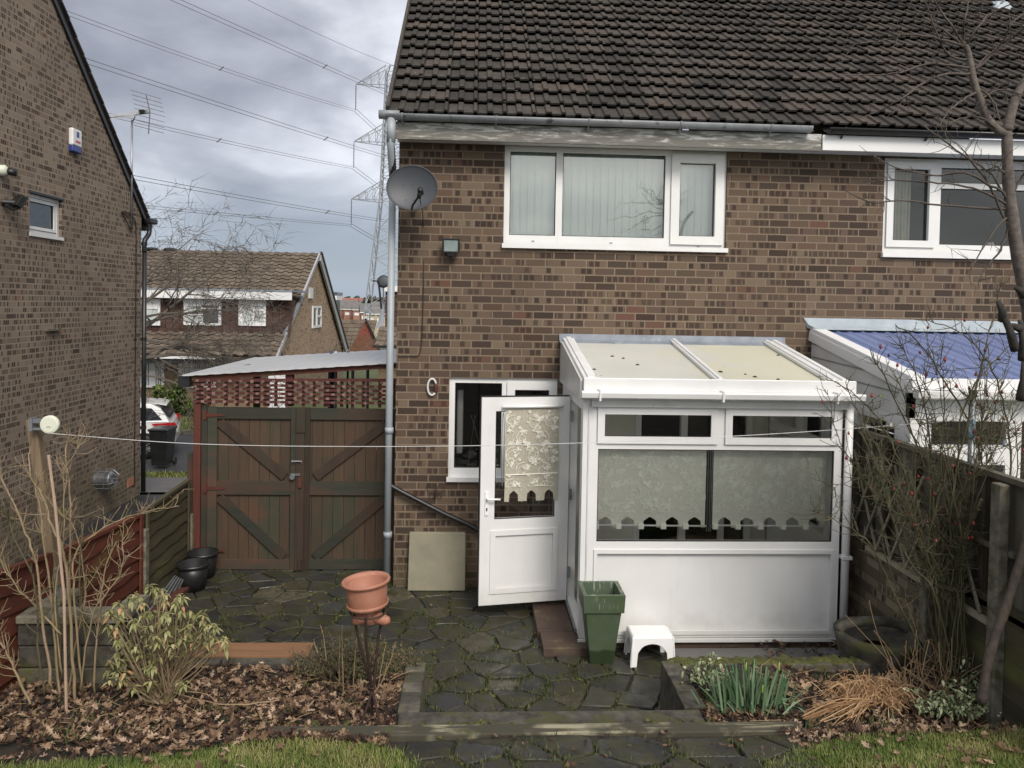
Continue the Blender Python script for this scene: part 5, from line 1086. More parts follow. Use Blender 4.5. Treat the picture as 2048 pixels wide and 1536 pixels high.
for i in range(5): p_ = pl+Vector((-.06+.01*i, -.0, -.10)); mb.tube(smooth_pts([pl, p_+rv(.02), p_+Vector((.03, 0, -.03)), pl+Vector((-.02, 0, -.06))], 3), .004, 4)
mb.build('knot', simple('blue_cord', (.25, .38, .45), (.2, .3, .38), 5, .6), D)
# ------------------------------------------------------------------ leaves, grass
def leafshape(mb, p, s, nrm, ang, r=None):
    nrm = Vector(nrm).normalized(); x = nrm.orthogonal().normalized(); y = nrm.cross(x); c_, s_ = math.cos(ang), math.sin(ang); X = x*c_+y*s_; Y = y*c_-x*s_
    prof = [(-.5, 0), (-.28, .16), (-.18, .08), (.02, .30), (.08, .13), (.28, .22), (.27, .08), (.5, 0)]
    curl_ = R.uniform(-.2, .9)*s; up = []; dn_ = []; md = []
    for u, v in prof:
        z = curl_*(u*u)*1.2; up.append(p+X*u*s+Y*v*s+nrm*(z+abs(v)*s*R.uniform(.1, .8))); dn_.append(p+X*u*s-Y*v*s+nrm*(z+abs(v)*s*R.uniform(.1, .8))); md.append(p+X*u*s+nrm*z)
    k = len(prof); mb.add(up+md+dn_, [(i, k+i, k+i+1, i+1) for i in range(k-1)]+[(k+i, 2*k+i, 2*k+i+1, k+i+1) for i in range(k-1)], r)
mb = MB()
def inlawnL(x, y): return y < (4.45-.20*(-.86-x) if x < -.86 else 4.42-1.4*(x+.86)**3)
def inlawnR(x, y): return x > 1.6 and y < min(4.46-.02*(x-2.3), 4.06+.62*(x-1.7))
for _ in range(6200):
    x = R.uniform(-3.0, -.45); y = 5.45-abs(R.gauss(0, .55)) if R.random() < .35 else R.uniform(4.0, 5.3)
    if (inlawnL(x, y) and R.random() < .985) or (x < -1.9 and y < 4.45 and R.random() < .6): continue
    if y > 5.48 or (x < -2.35 and y > 5.2): continue
    if x < -2.0-.2 and R.random() < .4: continue
    z = bedz(x, y) if y > 4.5 else upz(x, y)
    leafshape(mb, Vector((x, y, z+R.uniform(0, .035))), R.choice((.03, .045, .055, .065, .085))*R.uniform(.8, 1.2), rv(.75)+Vector((0, -.1, 1)), R.uniform(0, 6.3))
for _ in range(2600):
    x = R.uniform(1.5, 3.35); y = R.uniform(4.2, 5.42) if R.random() < .8 else R.uniform(4.4, 4.9)
    if inlawnR(x, y) and R.random() < .975: continue
    if x < 2.1 and y > 5.05 and R.random() < .8: continue
    if x < 1.9 and y < 4.62: continue
    z = bedz(x, y) if y > 4.5 else upz(x, y)
    leafshape(mb, Vector((x, y, z+R.uniform(0, .03))), R.choice((.03, .045, .055, .065, .085))*R.uniform(.8, 1.2), rv(.75)+Vector((0, -.1, 1)), R.uniform(0, 6.3))
for _ in range(90):
    x = R.choice((R.uniform(-2, -.2), R.uniform(1.9, 3.4), R.uniform(2.2, 3.2))); y = R.uniform(3.7, 4.4); leafshape(mb, Vector((x, y, upz(x, y)+.035)), R.uniform(.04, .085), rv(.5)+Vector((0, 0, 1)), R.uniform(0, 6.3), R.uniform(.4, 1))
for _ in range(240): x = R.uniform(2.5, 3.4); y = R.uniform(5.55, 6.5); leafshape(mb, Vector((x, y, .05+R.uniform(0, .03))), R.uniform(.04, .08), rv(.6)+Vector((0, 0, 1)), R.uniform(0, 6.3), R.random()*.6)
for _ in range(60): x = R.uniform(-2.9, 3.1); y = R.uniform(5.6, 7.9); leafshape(mb, Vector((x, y, .012)), R.uniform(.02, .05), rv(.2)+Vector((0, 0, 1)), R.uniform(0, 6.3))
for _ in range(90): x = R.uniform(-.3, 2.1); y = R.uniform(3.6, 4.5); leafshape(mb, Vector((x, y, upz(x, y)+.02)), R.uniform(.03, .06), rv(.3)+Vector((0, 0, 1)), R.uniform(0, 6.3), R.random()*.7)
mb.build('leaf_litter', 'litter', kind='stuff', label='fallen brown oak and sycamore leaves covering the flower beds', cat='fallen leaves')
for nm, cond, x0, x1, cnt in (('left', inlawnL, -2.8, -.05, 46000), ('right', inlawnR, 1.6, 3.6, 40000)):
    mb = MB(); k = 0
    for _ in range(cnt):
        x = R.uniform(x0, x1); y = R.uniform(3.5, 4.6)
        if not cond(x+R.gauss(0, .05), y+R.gauss(0, .03)): continue
        g = math.sin(x*9)*math.sin(y*13+x*3)*.22+.2*math.sin(x*3.1+1)*math.sin(y*7)+.5; blade(mb, (x, y, upz(x, y)-.01), R.uniform(.018, .042)*(1.4 if R.random() < .06 else 1), R.uniform(.01, .04), .0020, max(0, min(1, R.gauss(g, .22))))
    mb.build('lawn_grass', 'grass', kind='stuff', label='short yellow green lawn grass at the bottom %s of the photo' % nm, cat='grass')
mb = MB()
for x0, x1, c_ in ((-3.5, -.05, inlawnL), (1.6, 3.6, inlawnR)):
    n = 40
    for i in range(n):
        for j in range(30):
            x = x0+(x1-x0)*i/n; y = 2.5+2.1*j/30
            if c_(x, y): dx, dy = (x1-x0)/n, 2.1/30; mb.add([(x, y, upz(x, y)-.012), (x+dx, y, upz(x+dx, y)-.012), (x+dx, y+dy, upz(x+dx, y+dy)-.012), (x, y+dy, upz(x, y+dy)-.012)], [(0, 1, 2, 3)])
mb.build('lawn', 'lawn_base', kind='structure')
mb = MB()
for _ in range(150):
    x = R.choice((R.uniform(-2.9, -.5), R.uniform(1.6, 3.3))); y = R.uniform(4.45, 5.4); a = R.uniform(0, PI); l = R.uniform(.04, .16); p = Vector((x, y, bedz(x, y)+.03)); d = Vector((math.cos(a)*l, math.sin(a)*l*.6, R.uniform(-.01, .03)))
    mb.tube([p-d, p+rv(.01), p+d], [.0025, .002, .001], 4, False, R.random())
mb.build('fallen_twigs', 'stem_tan', kind='stuff', label='thin broken twigs scattered over the leafy beds', cat='twigs')
# small green weeds on beds
mb = MB()
for cx_, cy_, n, s in ((-2.0, 4.7, 40, .05), (-1.2, 4.75, 40, .05), (-.75, 4.95, 60, .05), (-1.0, 5.3, 140, .05), (-2.3, 4.55, 80, .07), (1.75, 5.1, 80, .05), (1.62, 4.95, 40, .05), (2.55, 5.38, 60, .05), (2.6, 4.62, 90, .08), (2.2, 4.6, 40, .1), (-1.6, 4.9, 60, .05), (-2.35, 4.9, 60, .06), (2.2, 5.2, 40, .05)):
    for _ in range(n): x = cx_+R.gauss(0, .09); y = cy_+R.gauss(0, .06); blade(mb, (x, y, bedz(x, y) if y > 4.5 else upz(x, y)), R.uniform(.3, 1)*s, R.uniform(.01, .06), .006)
mb.build('bed_weeds', 'weed', kind='stuff', label='small green weeds scattered over the leaf covered beds', cat='weeds')
# ------------------------------------------------------------------ plants
def twigs(mb, pts, n, L, r, up=.3, spread=1.0, thorns=0, sub=0, tips=None):
    k = len(pts)
    for _ in range(n):
        i = R.randrange(max(1, k//4), k); p = pts[i]; d = (pts[min(i+1, k-1)]-pts[max(i-1, 0)]).normalized()
        d2 = (d*.5+rv(1)*spread+Vector((0, 0, up))).normalized(); l = L*R.uniform(.4, 1.1); q = [p, p+d2*l*.5+rv(.008), p+(d2+Vector((0, 0, up*.4))).normalized()*l+rv(.012)]
        mb.tube(q, [r, r*.8, r*.4], 4, False)
        if tips is not None: tips.append(q[-1])
        if sub and R.random() < .6: twigs(mb, smooth_pts(q, 2), sub, L*.5, r*.7, up, spread, 0, 0, tips)
# 1 thorny shrub left
PL = empty('bare_shrub', aY(140, 1420, 4.9), 'bare thorny shrub with tan and green stems in the left bed', 'shrub'); mb = MB()
canes = [([(150, 1405), (142, 1250), (128, 1110), (104, 1052), (84, 990), (62, 952), (58, 905)], 5.0, .011), ([(105, 1380), (86, 1255), (72, 1130), (46, 1052), (20, 992), (0, 950)], 4.95, .010),
         ([(165, 1385), (150, 1210), (150, 1110), (200, 1062), (250, 1036), (300, 1022), (358, 1012)], 5.05, .008), ([(145, 1330), (140, 1160), (140, 1010), (133, 900), (140, 882)], 5.15, .009),
         ([(188, 1390), (196, 1250), (208, 1150), (232, 1085)], 5.1, .008), ([(60, 1410), (30, 1340), (4, 1290), (-20, 1250)], 4.8, .009), ([(122, 1270), (70, 1210), (30, 1170), (-5, 1110)], 5.0, .007),
         ([(120, 1400), (108, 1260), (92, 1120), (76, 1000), (66, 960)], 5.05, .010), ([(135, 1400), (150, 1290), (170, 1180), (150, 1060), (95, 1000), (70, 940)], 5.1, .007), ([(125, 1350), (110, 1200), (130, 1060), (128, 950), (160, 890)], 5.0, .006), ([(160, 1380), (185, 1230), (240, 1150), (245, 1080)], 5.0, .006)]
for c_, y, r in canes:
    p = smooth_pts([aY(a, b, y+.04*i) for i, (a, b) in enumerate(c_)], 5); p = [q+rv(.006) for q in p]; mb.tube(p, [r*(1-.65*i/len(p)) for i in range(len(p))], 6); twigs(mb, p, 22, .17, .0034, .35, .9, 0, 2)
mb.build('stems', 'twig_tan', PL, True)
mb = MB(); c_ = [([(158, 1400), (172, 1290), (160, 1190), (165, 1050)], 5.12, .009), ([(90, 1390), (75, 1290), (70, 1170), (30, 1080), (5, 1000)], 5.05, .008), ([(112, 1390), (120, 1280), (105, 1160)], 5.1, .012)]
for cc_, y, r in c_:
    p = smooth_pts([aY(a, b, y) for a, b in cc_], 5); mb.tube([q+rv(.005) for q in p], [r*(1-.5*i/len(p)) for i in range(len(p))], 6); twigs(mb, p, 16, .14, .0033, .3, .9, 0, 1)
mb.build('green_stems', 'twig_green', PL, True)
mb = MB(); mb.tube([aY(97, 910, 4.95), aY(110, 1010, 4.95), aY(128, 1190, 4.95), aY(133, 1440, 4.9)], .009, 7); mb.build('garden_cane', 'cane', label='tall pale bamboo cane standing among the bare thorny stems at left', cat='cane')
# 2 pale leaved shrub
def ell_leaf(mb, p, d, L, w, droop, r=None):
    d = Vector(d).normalized(); sdv = d.cross(Vector((0, 0, 1)));
    if sdv.length < .1: sdv = Vector((1, 0, 0))
    sdv.normalize(); a = p; m = p+d*L*.5+Vector((0, 0, -droop*.25)); e = p+d*L+Vector((0, 0, -droop)); u = Vector((0, 0, w*.25))
    q1 = p+d*L*.25; mb.add([a, q1+sdv*w*.7+u, q1-sdv*w*.7+u, m, m+sdv*w+u, m-sdv*w+u, e, q1], [(0, 7, 1), (0, 2, 7), (7, 3, 4, 1), (7, 2, 5, 3), (3, 6, 4), (3, 5, 6)], r)
P0 = aZ(320, 1395, .36); PL = empty('pale_shrub', P0, 'low shrub with drooping pale yellow green leaves in the left bed', 'shrub'); mb = MB(); lm = MB()
tipsl = [(R.uniform(-1, 1), R.uniform(-1, 1)) for _ in range(170)]
for a, b in tipsl:
    px_ = 335+a*118; top_ = 1165+abs(a+.2)**1.6*75; py_ = top_+(b*.5+.5)**1.0*(1370-top_)
    if py_ > 1300 and a > .3: continue
    y = P0.y+R.uniform(-.25, .35); tip = aY(px_, py_, y)
    base = P0+Vector((R.uniform(-.08, .08), R.uniform(-.05, .1), -.02)); mid = base.lerp(tip, .5)+rv(.05)+Vector((0, 0, .02)); p = smooth_pts([base, mid, tip], 4); mb.tube(p, [.006*(1-.6*i/len(p)) for i in range(len(p))], 4, False)
    for k in range(9):
        an = k*.7+R.random(); d = Vector((math.cos(an), math.sin(an), R.uniform(-.5, .5))); ell_leaf(lm, tip+rv(.006)-Vector((0, 0, R.uniform(0, .03))), d, R.uniform(.028, .062), R.uniform(.007, .013), R.uniform(.010, .045), max(0, min(1, R.gauss(.5, .23))))
mb.build('stems', 'twig_tan', PL); lm.build('foliage', 'pale_leaf', PL)
# 3 heath clump with dry stems
P0 = aZ(700, 1375, .36); PL = empty('heather_clump', P0, 'straggly green and brown heather clump behind the iron plant stand', 'plant'); lm = MB(); mb = MB()
for _ in range(430):
    a = R.uniform(0, 2*PI); rr = R.random()**.6*.36; b_ = P0+Vector((math.cos(a)*rr*1.1, .32+math.sin(a)*rr*.5, -.02)); d = Vector((math.cos(a)*rr, math.sin(a)*.1, .3)).normalized()+rv(.35); L_ = R.uniform(.06, .17)*(1.15-rr)
    p = [b_, b_+d*L_*.6+rv(.015), b_+d*L_+rv(.03)]; mb.tube(p, [.002, .0015, .001], 3, False)
    for k in range(16): q = p[0].lerp(p[2], R.uniform(.2, 1))+rv(.012); ell_leaf(lm, q, rv(1), R.uniform(.012, .028), .0045, .002)
mb.build('stems', 'twig_dark', PL); lm.build('foliage', 'heath', PL)
D = empty('dry_stems', P0, 'tall thin dry tan stems standing in the leaf bed left of the plant stand', 'plant'); mb = MB()
for c_ in ([(690, 1450), (686, 1360), (684, 1270), (685, 1250)], [(706, 1430), (708, 1350), (712, 1290), (713, 1272)], [(683, 1440), (678, 1350), (680, 1270)], [(652, 1320), (648, 1280), (641, 1250)], [(636, 1305), (630, 1290), (628, 1278)], [(745, 1390), (770, 1350), (790, 1290)], [(750, 1400), (762, 1340), (772, 1285)], [(735, 1395), (790, 1355), (830, 1340)], [(720, 1370), (765, 1350), (775, 1325)], [(560, 1400), (470, 1410), (400, 1400), (300, 1370)], [(430, 1400), (400, 1385), (290, 1375)], [(340, 1455), (350, 1480), (372, 1500)]):
    y = P0.y+R.uniform(-.05, .2); flat = abs(c_[0][1]-c_[-1][1]) < 60 and c_[0][0] < 600
    p = smooth_pts([(aZ(a, b, .42) if flat else aY(a, b, y)) for a, b in c_], 4); mb.tube([q+rv(.003) for q in p], [.004*(1-.5*i/len(p)) for i in range(len(p))], 5)
mb.build('stems', 'stem_tan', D)
# 4 daffodils
P0 = aZ(1500, 1425, .36); PL = empty('daffodils', P0, 'clump of green daffodil leaves with yellow buds in the right bed', 'daffodils'); lm = MB(); bm_ = MB()
def strap(mb, b_, tip, w, bend):
    pts = smooth_pts([b_, b_.lerp(tip, .5)+Vector((0, 0, bend)), tip], 5); k = len(pts); s_ = Vector((R.uniform(.4, 1), R.uniform(-.6, .6), 0)).normalized(); vs = []
    for i, p in enumerate(pts): ww = w*(1 if i < k*.6 else max(.1, 1-(i/k-.6)*2.2)); vs += [p-s_*ww, p+s_*ww]
    mb.add(vs, [(2*i, 2*i+1, 2*i+3, 2*i+2) for i in range(k-1)])
for _ in range(130):
    bx_ = R.gauss(1495, 38); by_ = R.uniform(1405, 1432); y = P0.y+R.uniform(-.06, .16); b_ = aY(bx_, by_, y); tip = aY(bx_+(bx_-1495)*.35+R.gauss(0, 10), R.uniform(1305, 1390)+abs(bx_-1495)*.5, y+R.uniform(-.06, .06)); strap(lm, b_, tip, .0065, .012)
for a in (([1455, 1425], [1395, 1413], .03), ([1570, 1420], [1618, 1372], .01), ([1560, 1415], [1590, 1445], .10), ([1470, 1425], [1440, 1400], .02), ([1550, 1410], [1610, 1420], .06), ([1545, 1405], [1575, 1432], .1)): strap(lm, aY(*a[0], P0.y), aY(*a[1], P0.y-.02), .007, a[2])
lm.build('leaves', 'daff', PL)
for px_, py_ in ((1492, 1335), (1558, 1335), (1525, 1380)):
    q = aY(px_, py_, P0.y); mb = MB(); mb.tube([q+Vector((0, 0, -.03)), q+Vector((0, 0, -.01)), q+Vector((0, 0, .01)), q+Vector((.003, 0, .035))], [.003, .006, .006, .002], 7); mb.build('bud', 'bud', PL, True); mb = MB(); mb.tube([Vector((q.x*.99+P0.x*.01, q.y, .36)), q+Vector((0, 0, -.03))], .003, 5, False); mb.build('stalk', 'twig_green', PL, True)
# 5 straw clump
P0 = aZ(1745, 1410, .36); lm = MB()
for _ in range(330):
    b_ = P0+Vector((R.gauss(.02, .10), R.gauss(.08, .06), -.01)); an = R.uniform(0, 2*PI); L_ = R.uniform(.08, .30); d = Vector((math.cos(an)*.7, math.sin(an)*.4, R.uniform(.2, 1.5))).normalized(); m = b_+d*L_*.6+rv(.03); e = m+Vector((math.cos(an)*.12, math.sin(an)*.08, -R.uniform(.02, .14)))*R.uniform(.3, 1.2)
    lm.tube(smooth_pts([b_, m, e], 3), .0022, 3, False)
for _ in range(60): b_ = aZ(1745, 1410, .37); e = aZ(R.uniform(1600, 1720), R.uniform(1410, 1450), .38); lm.tube(smooth_pts([b_+rv(.04), b_.lerp(e, .5)+Vector((0, 0, .04))+rv(.03), e], 3), .0022, 3, False)
lm.build('straw_clump', 'straw', label='tangled clump of dead straw coloured grass in the right bed', cat='dead plant', kind=None)
# 6 variegated ivy
for n_, (ppx, ppy), cnt, sprd, lb in ((0, (1900, 1425), 190, .17, 'larger variegated cream and green ivy at the lawn edge on the right'), (1, (1935, 1385), 110, .10, 'variegated ivy sprig climbing at the foot of the rose bush'), (2, (1412, 1368), 110, .10, 'small variegated plant beside the dark retaining wall in the right bed')):
    P0 = aZ(ppx, ppy, .38); PL = empty('variegated_plant', P0, lb, 'plant'); lm = MB(); mb = MB()
    for _ in range(cnt):
        tip = P0+Vector((R.gauss(0, sprd*.6), R.gauss(0, sprd*.35), abs(R.gauss(0, .07))+.01)); mb.tube([P0, P0.lerp(tip, .6)+Vector((0, 0, .02)), tip], [.002, .0016, .001], 3, False)
        for k in range(3): ell_leaf(lm, tip+rv(.01), rv(1)+Vector((0, -.4, .1)), R.uniform(.02, .04), R.uniform(.007, .011), R.uniform(0, .02))
    mb.build('stems', 'twig_green', PL); lm.build('foliage', 'ivy', PL)
# 7 rose bush right
P0 = aZ(1920, 1375, .36); PL = empty('rose_bush', P0, 'tall tangled bare rose bush with red hips in front of the right fence', 'rose bush'); mb = MB(); tips = []
rc = [([(1905, 1360), (1880, 1200), (1880, 1050), (1850, 930), (1790, 800), (1740, 700)], .012), ([(1900, 1370), (1860, 1230), (1870, 1080), (1860, 900), (1835, 760), (1800, 690)], .010), ([(1930, 1365), (1900, 1200), (1905, 1000), (1930, 860), (1960, 740), (1990, 620), (2005, 560)], .011),
      ([(1940, 1370), (1950, 1200), (1975, 1050), (1960, 900), (1900, 780), (1840, 690), (1790, 650)], .011), ([(1900, 1360), (1840, 1290), (1780, 1170), (1740, 1090), (1680, 1045), (1620, 1020)], .007), ([(1915, 1350), (1930, 1180), (1870, 1020), (1800, 960), (1730, 955), (1670, 975)], .006),
      ([(1935, 1365), (1970, 1240), (2010, 1090), (2020, 900), (2000, 780), (1960, 700), (1900, 655), (1850, 640)], .010), ([(1890, 1350), (1850, 1180), (1830, 1020), (1790, 900), (1750, 830), (1710, 790), (1670, 760)], .008), ([(1910, 1360), (1895, 1150), (1950, 980), (2010, 860), (2048, 790)], .009),
      ([(1920, 1360), (1895, 1250), (1855, 1120), (1865, 960), (1820, 850), (1800, 770), (1765, 745)], .008), ([(1925, 1370), (1965, 1180), (1930, 1010), (1915, 880), (1945, 780), (2010, 700), (2048, 660)], .009), ([(1840, 1290), (1780, 1140), (1750, 1000), (1700, 920), (1670, 860), (1655, 780)], .006),
      ([(1930, 1360), (1885, 1200), (1895, 1060), (1880, 930), (1890, 800), (1880, 720)], .008), ([(1935, 1350), (1990, 1160), (2030, 1010), (2030, 850)], .009)]
for _ in range(30):
    bx_, by_ = R.uniform(1880, 1945), R.uniform(1350, 1375); tx_, ty_ = R.uniform(1700, 2050), R.uniform(680, 1000); sg = R.uniform(-60, 60)
    rc.append(([(bx_, by_), (bx_+(tx_-bx_)*.15+sg*.4, by_-180), (bx_+(tx_-bx_)*.35+sg, by_+(ty_-by_)*.5), (bx_+(tx_-bx_)*.75+sg*.5, by_+(ty_-by_)*.82), (tx_, ty_)], R.uniform(.0045, .008)))
for c_, r in rc:
    y0_ = P0.y+R.uniform(-.15, .25); p = smooth_pts([aY(a, b, y0_+.03*i*R.uniform(-1, 1.2)) for i, (a, b) in enumerate(c_)], 5); p = [q+rv(.008) for q in p]
    mb.tube(p, [r*(1-.7*i/len(p)) for i in range(len(p))], 6); twigs(mb, p, 38, .18, .0030, .25, .9, 0, 2, tips)
mb.build('canes', 'twig_green', PL, True)
hm = MB(); lm = MB(); R.shuffle(tips)
for q in tips[:110]:
    if q.z < 1.3: continue
    s_ = R.uniform(.008, .012); hm = MB(); hm.lathe(q, [(.001, -s_), (s_*.8, -s_*.5), (s_, 0), (s_*.7, s_*.9), (s_*.3, s_*1.2), (s_*.6, s_*1.7)], 7); hm.build('hip', 'hip', PL, True)
for q in tips[110:165]: ell_leaf(lm, q, rv(1), R.uniform(.02, .04), .009, .01)
lm.build('leaves', 'hedge', PL)
mb = MB()
for _ in range(150):
    b_ = aZ(R.uniform(1800, 2040), R.uniform(1340, 1400), .37); e = b_+Vector((R.gauss(-.05, .2), R.gauss(0, .12), abs(R.gauss(.15, .2)))); mb.tube(smooth_pts([b_, b_.lerp(e, .5)+rv(.05), e], 3), .0025, 4, False)
mb.build('dead_twigs', 'stem_tan', PL)
# 8 tree right
def branch(mb, p, d, L, r, lev, gr=.0, sp=.6, segs=5, tips=None):
    pts = [Vector(p)]; rad = [r]; dd = Vector(d).normalized()
    for i in range(segs):
        dd = (dd+rv(.16)+Vector((0, 0, gr))).normalized(); pts.append(pts[-1]+dd*L/segs); rad.append(r*(1-.75*(i+1)/segs))
    mb.tube(pts, rad, 5 if r > .01 else 4 if r > .004 else 3, False)
    if lev > 0:
        for k in range(R.randint(3, 5)):
            i = R.randint(1, segs); nd = (dd+rv(sp)*1.2).normalized(); branch(mb, pts[i], nd, L*R.uniform(.45, .75), max(rad[i]*.65, .006), lev-1, gr, sp, segs, tips)
    elif tips is not None: tips.append(pts[-1])
P0 = aZ(1962, 1400, .36); PL = empty('bare_tree', P0, 'leafless grey barked tree leaning up the right edge of the photo', 'tree')
ty = 4.45; mb = MB(); tr_ = smooth_pts([aY(a, b, ty) for a, b in ((1962, 1405), (1982, 1300), (2020, 1190), (2052, 1080), (2075, 900), (2072, 740), (2062, 640), (2046, 560), (2026, 450), (2016, 350), (2014, 262))], 5)
n = len(tr_); mb.tube(tr_, [(.034+.003*math.sin(i*1.7) if i/n < .45 else .052-.05*(i/n-.5)+.003*math.sin(i*1.7)) for i in range(n)], 12)
k = int(n*.5); nv = 12
low = MB(); low.tube(tr_[:k+1], [.027+.003*math.sin(i*1.7)+.020*max(0, (i/k-.7)/.3) for i in range(k+1)], 12); up_m = MB(); up_m.tube(tr_[k:], [.048-.022*(i/(n-k))+.002*math.sin(i*1.7) for i in range(n-k)], 12)
up_m.build('trunk', 'bark', PL, True); low.build('lower_trunk', 'bark_brown', PL, True)
mb = MB(); l1 = smooth_pts([aY(a, b, ty) for a, b in ((2014, 268), (1998, 262), (1975, 238), (1960, 200), (1948, 165), (1941, 130), (1936, 105), (1930, 90))], 4); mb.tube(l1, [.026-.010*i/len(l1) for i in range(len(l1))], 9)
l2 = smooth_pts([aY(a, b, ty) for a, b in ((2014, 262), (2022, 225), (2032, 195), (2048, 165), (2080, 130))], 4); mb.tube(l2, [.03-.010*i/len(l2) for i in range(len(l2))], 9)
limbs = mb.build('limbs', 'bark', PL, True)
mb = MB(); top_ = (1930, 92)
tw = [[(1930, 92), (1905, 55), (1880, 20), (1860, -10)], [(1930, 90), (1926, 70), (1930, 40), (1938, 0)], [(1934, 90), (1955, 55), (1985, 25), (2048, 0)], [(1925, 92), (1895, 65), (1860, 42), (1830, 20)], [(1928, 93), (1880, 78), (1820, 68), (1770, 80), (1710, 88)],
      [(1945, 145), (1975, 110), (2005, 85), (2020, 50), (2048, 25)], [(1950, 140), (1990, 105), (2030, 70), (2060, 50)], [(1940, 135), (1900, 130), (1850, 128), (1800, 145), (1740, 150), (1690, 150)], [(1942, 148), (1880, 150), (1840, 170), (1800, 200), (1750, 225), (1720, 235)], [(1955, 175), (1985, 200), (2000, 240)],
      [(1955, 185), (1925, 200), (1895, 225), (1880, 250)], [(2002, 262), (1960, 235), (1930, 235), (1890, 250)], [(2015, 390), (1980, 370), (1930, 345), (1880, 350), (1830, 345), (1780, 330), (1745, 310)], [(2018, 410), (1970, 385), (1920, 370), (1860, 365), (1790, 360), (1740, 362)], [(2020, 420), (1960, 415), (1880, 410), (1800, 400), (1740, 405), (1690, 380)],
      [(2010, 440), (1985, 380), (1950, 330), (1900, 290), (1860, 260), (1830, 240)], [(2012, 400), (1985, 350), (1945, 320), (1920, 295)], [(2020, 450), (2000, 500), (1970, 540), (1960, 560)], [(2012, 350), (1990, 330), (1985, 335)], [(2018, 430), (1990, 460), (1940, 540)], [(2030, 380), (2048, 350), (2070, 330)], [(1960, 200), (2000, 180), (2048, 190)], [(1945, 120), (1900, 110), (1870, 60), (1850, 0)]]
for c_ in tw:
    p = smooth_pts([aY(a, b, ty-.06*i*R.uniform(-.3, 1)) for i, (a, b) in enumerate(c_)], 4); p = [q+rv(.004) for q in p]; mb.tube(p, [.0085*(1-.75*i/len(p)) for i in range(len(p))], 5); twigs(mb, p, 9, .16, .0025, .1, .8, 0, 1)
mb.build('twigs', 'twig_dark', PL, True)
mb = MB()
for a, b, c_, d in ((2030, 700, 2000, 618), (2045, 720, 2040, 640), (2046, 660, 2015, 650), (2040, 800, 2048, 720), (2046, 590, 2030, 575), (2005, 640, 1996, 602)):
    mb.tube(smooth_pts([aY(a, b, ty-.05), aY((a+c_)/2+4, (b+d)/2, ty-.08), aY(c_, d, ty-.06)], 3), [.026]*3+[.021]*2+[.016, .013], 8)
mb.build('stumps', 'charred', PL, True)
# ------------------------------------------------------------------ street background
# bungalow with long dormer
BY0 = 30.0; bx1_ = -7.62; bx0_ = -26.0
B = empty('dormer_bungalow', (-15, 36, -1.5), 'long tiled chalet bungalow with white dormer windows across the road', 'house')
mb = MB(); mb.plate(bx0_, bx1_, -1.6, .85, [], 31.2, 31.5); mb.build('wall', 'brick_far', B)
mb = MB(); mb.prism([(bx1_+.0, 31.2, -1.6), (bx1_, 46, -1.6), (bx1_, 46, .3), (bx1_, 38, 5.1), (bx1_, 30.9, 1.1)], (-.3, 0, 0)); mb.build('gable', 'brick_far_side', B)
rs = math.atan2(5.28-.80, 8.0); CR, SR_ = math.cos(rs), math.sin(rs); fl = [(0, 0), (.1, .05), (.45, .05), (.55, .0), (1., .0)]
mb = MB(); Lr = 8/CR; rows = 26; tiles(mb, (bx0_, 30, .80), (1, 0, 0), (0, CR, SR_), (bx1_+.12-bx0_)/.42, rows, .42, Lr/rows, .05, fl); rf = mb.build('roof', 'tile_far', B)
mb = MB(); mb.add([(bx0_, 38, 5.3), (bx1_+.12, 38, 5.3), (bx1_+.12, 46.2, .15), (bx0_, 46.2, .15)], [(0, 1, 2, 3)]); mb.build('rear_slope', 'tile_far', rf)
mb = MB(); mb.bar((bx1_+.14, 29.9, .72), (bx1_+.14, 38, 5.26), .08, .16); mb.build('front_barge', 'grey_paint', B); mb = MB(); mb.bar((bx1_+.16, 38, 5.12), (bx1_+.16, 46.3, -.05), .1, .45); mb.build('rear_barge', 'grey_paint', B); mb = MB(); mb.bar((bx1_+.2, 38, 5.34), (bx1_+.2, 46.4, .18), .14, .1); mb.build('verge_cap', 'black', B)
for x in (-15.5, -14.6): MB().lathe((x, 38, 5.3), [(.3, 0), (.3, .08), (.1, .12), (.001, .13)], 12).build('ridge_vent', 'black', rf)
dz0, dz1 = 1.55, 2.98; dx0, dx1 = -24, aY(588, 590, 31.4).x
holesx = []
DR = MB(); DR.plate(dx0, dx1-.5, dz0-.1, dz1, [], 31.45, 31.6)
K = 26
dm = MB()
for r_ in range(9):
    c_ = 0; x = dx0
    while x < dx1-.5: dm.box(x+.01, min(x+.27, dx1-.5), 31.41+.012*(r_ % 1), 31.447, dz0-.1+r_*.17, dz0-.1+r_*.17+.165); x += .28
DRo = DR.build('dormer', 'tile_hung', B); dm.build('hung_tiles', 'tile_hung', DRo)
mb = MB(); mb.prism([(dx1-.5, 31.45, dz0-.1), (dx1-.5, 31.45, dz1), (dx1-.5, 34.2, dz1)], (.02, 0, 0)); mb.add([(dx1-.49, 31.41, dz0-.12), (dx1-.15, 31.46, dz0-.05), (dx1+.0, 31.7, dz1), (dx1-.49, 31.41, dz1)], [(0, 1, 2, 3)]); mb.build('cheek', 'tile_hung', DRo)
MB().bar((dx1-.45, 31.3, dz0-.15), (dx1+.05, 32.0, dz1-.1), .10, .06).build('cheek_flashing', 'lead', DRo)
MB().box(dx0, dx1, 31.0, 31.1, dz1, dz1+.33).build('dormer_fascia', 'white_paint', DRo, bevel=.01)
MB().box(dx0, dx1+.02, 30.98, 34.0, dz1+.33, dz1+.40).build('dormer_roof', 'lead', DRo)
MB().box(dx0, dx1-.3, 31.2, 31.40, dz0-.16, dz0-.08).build('apron', 'black', DRo)
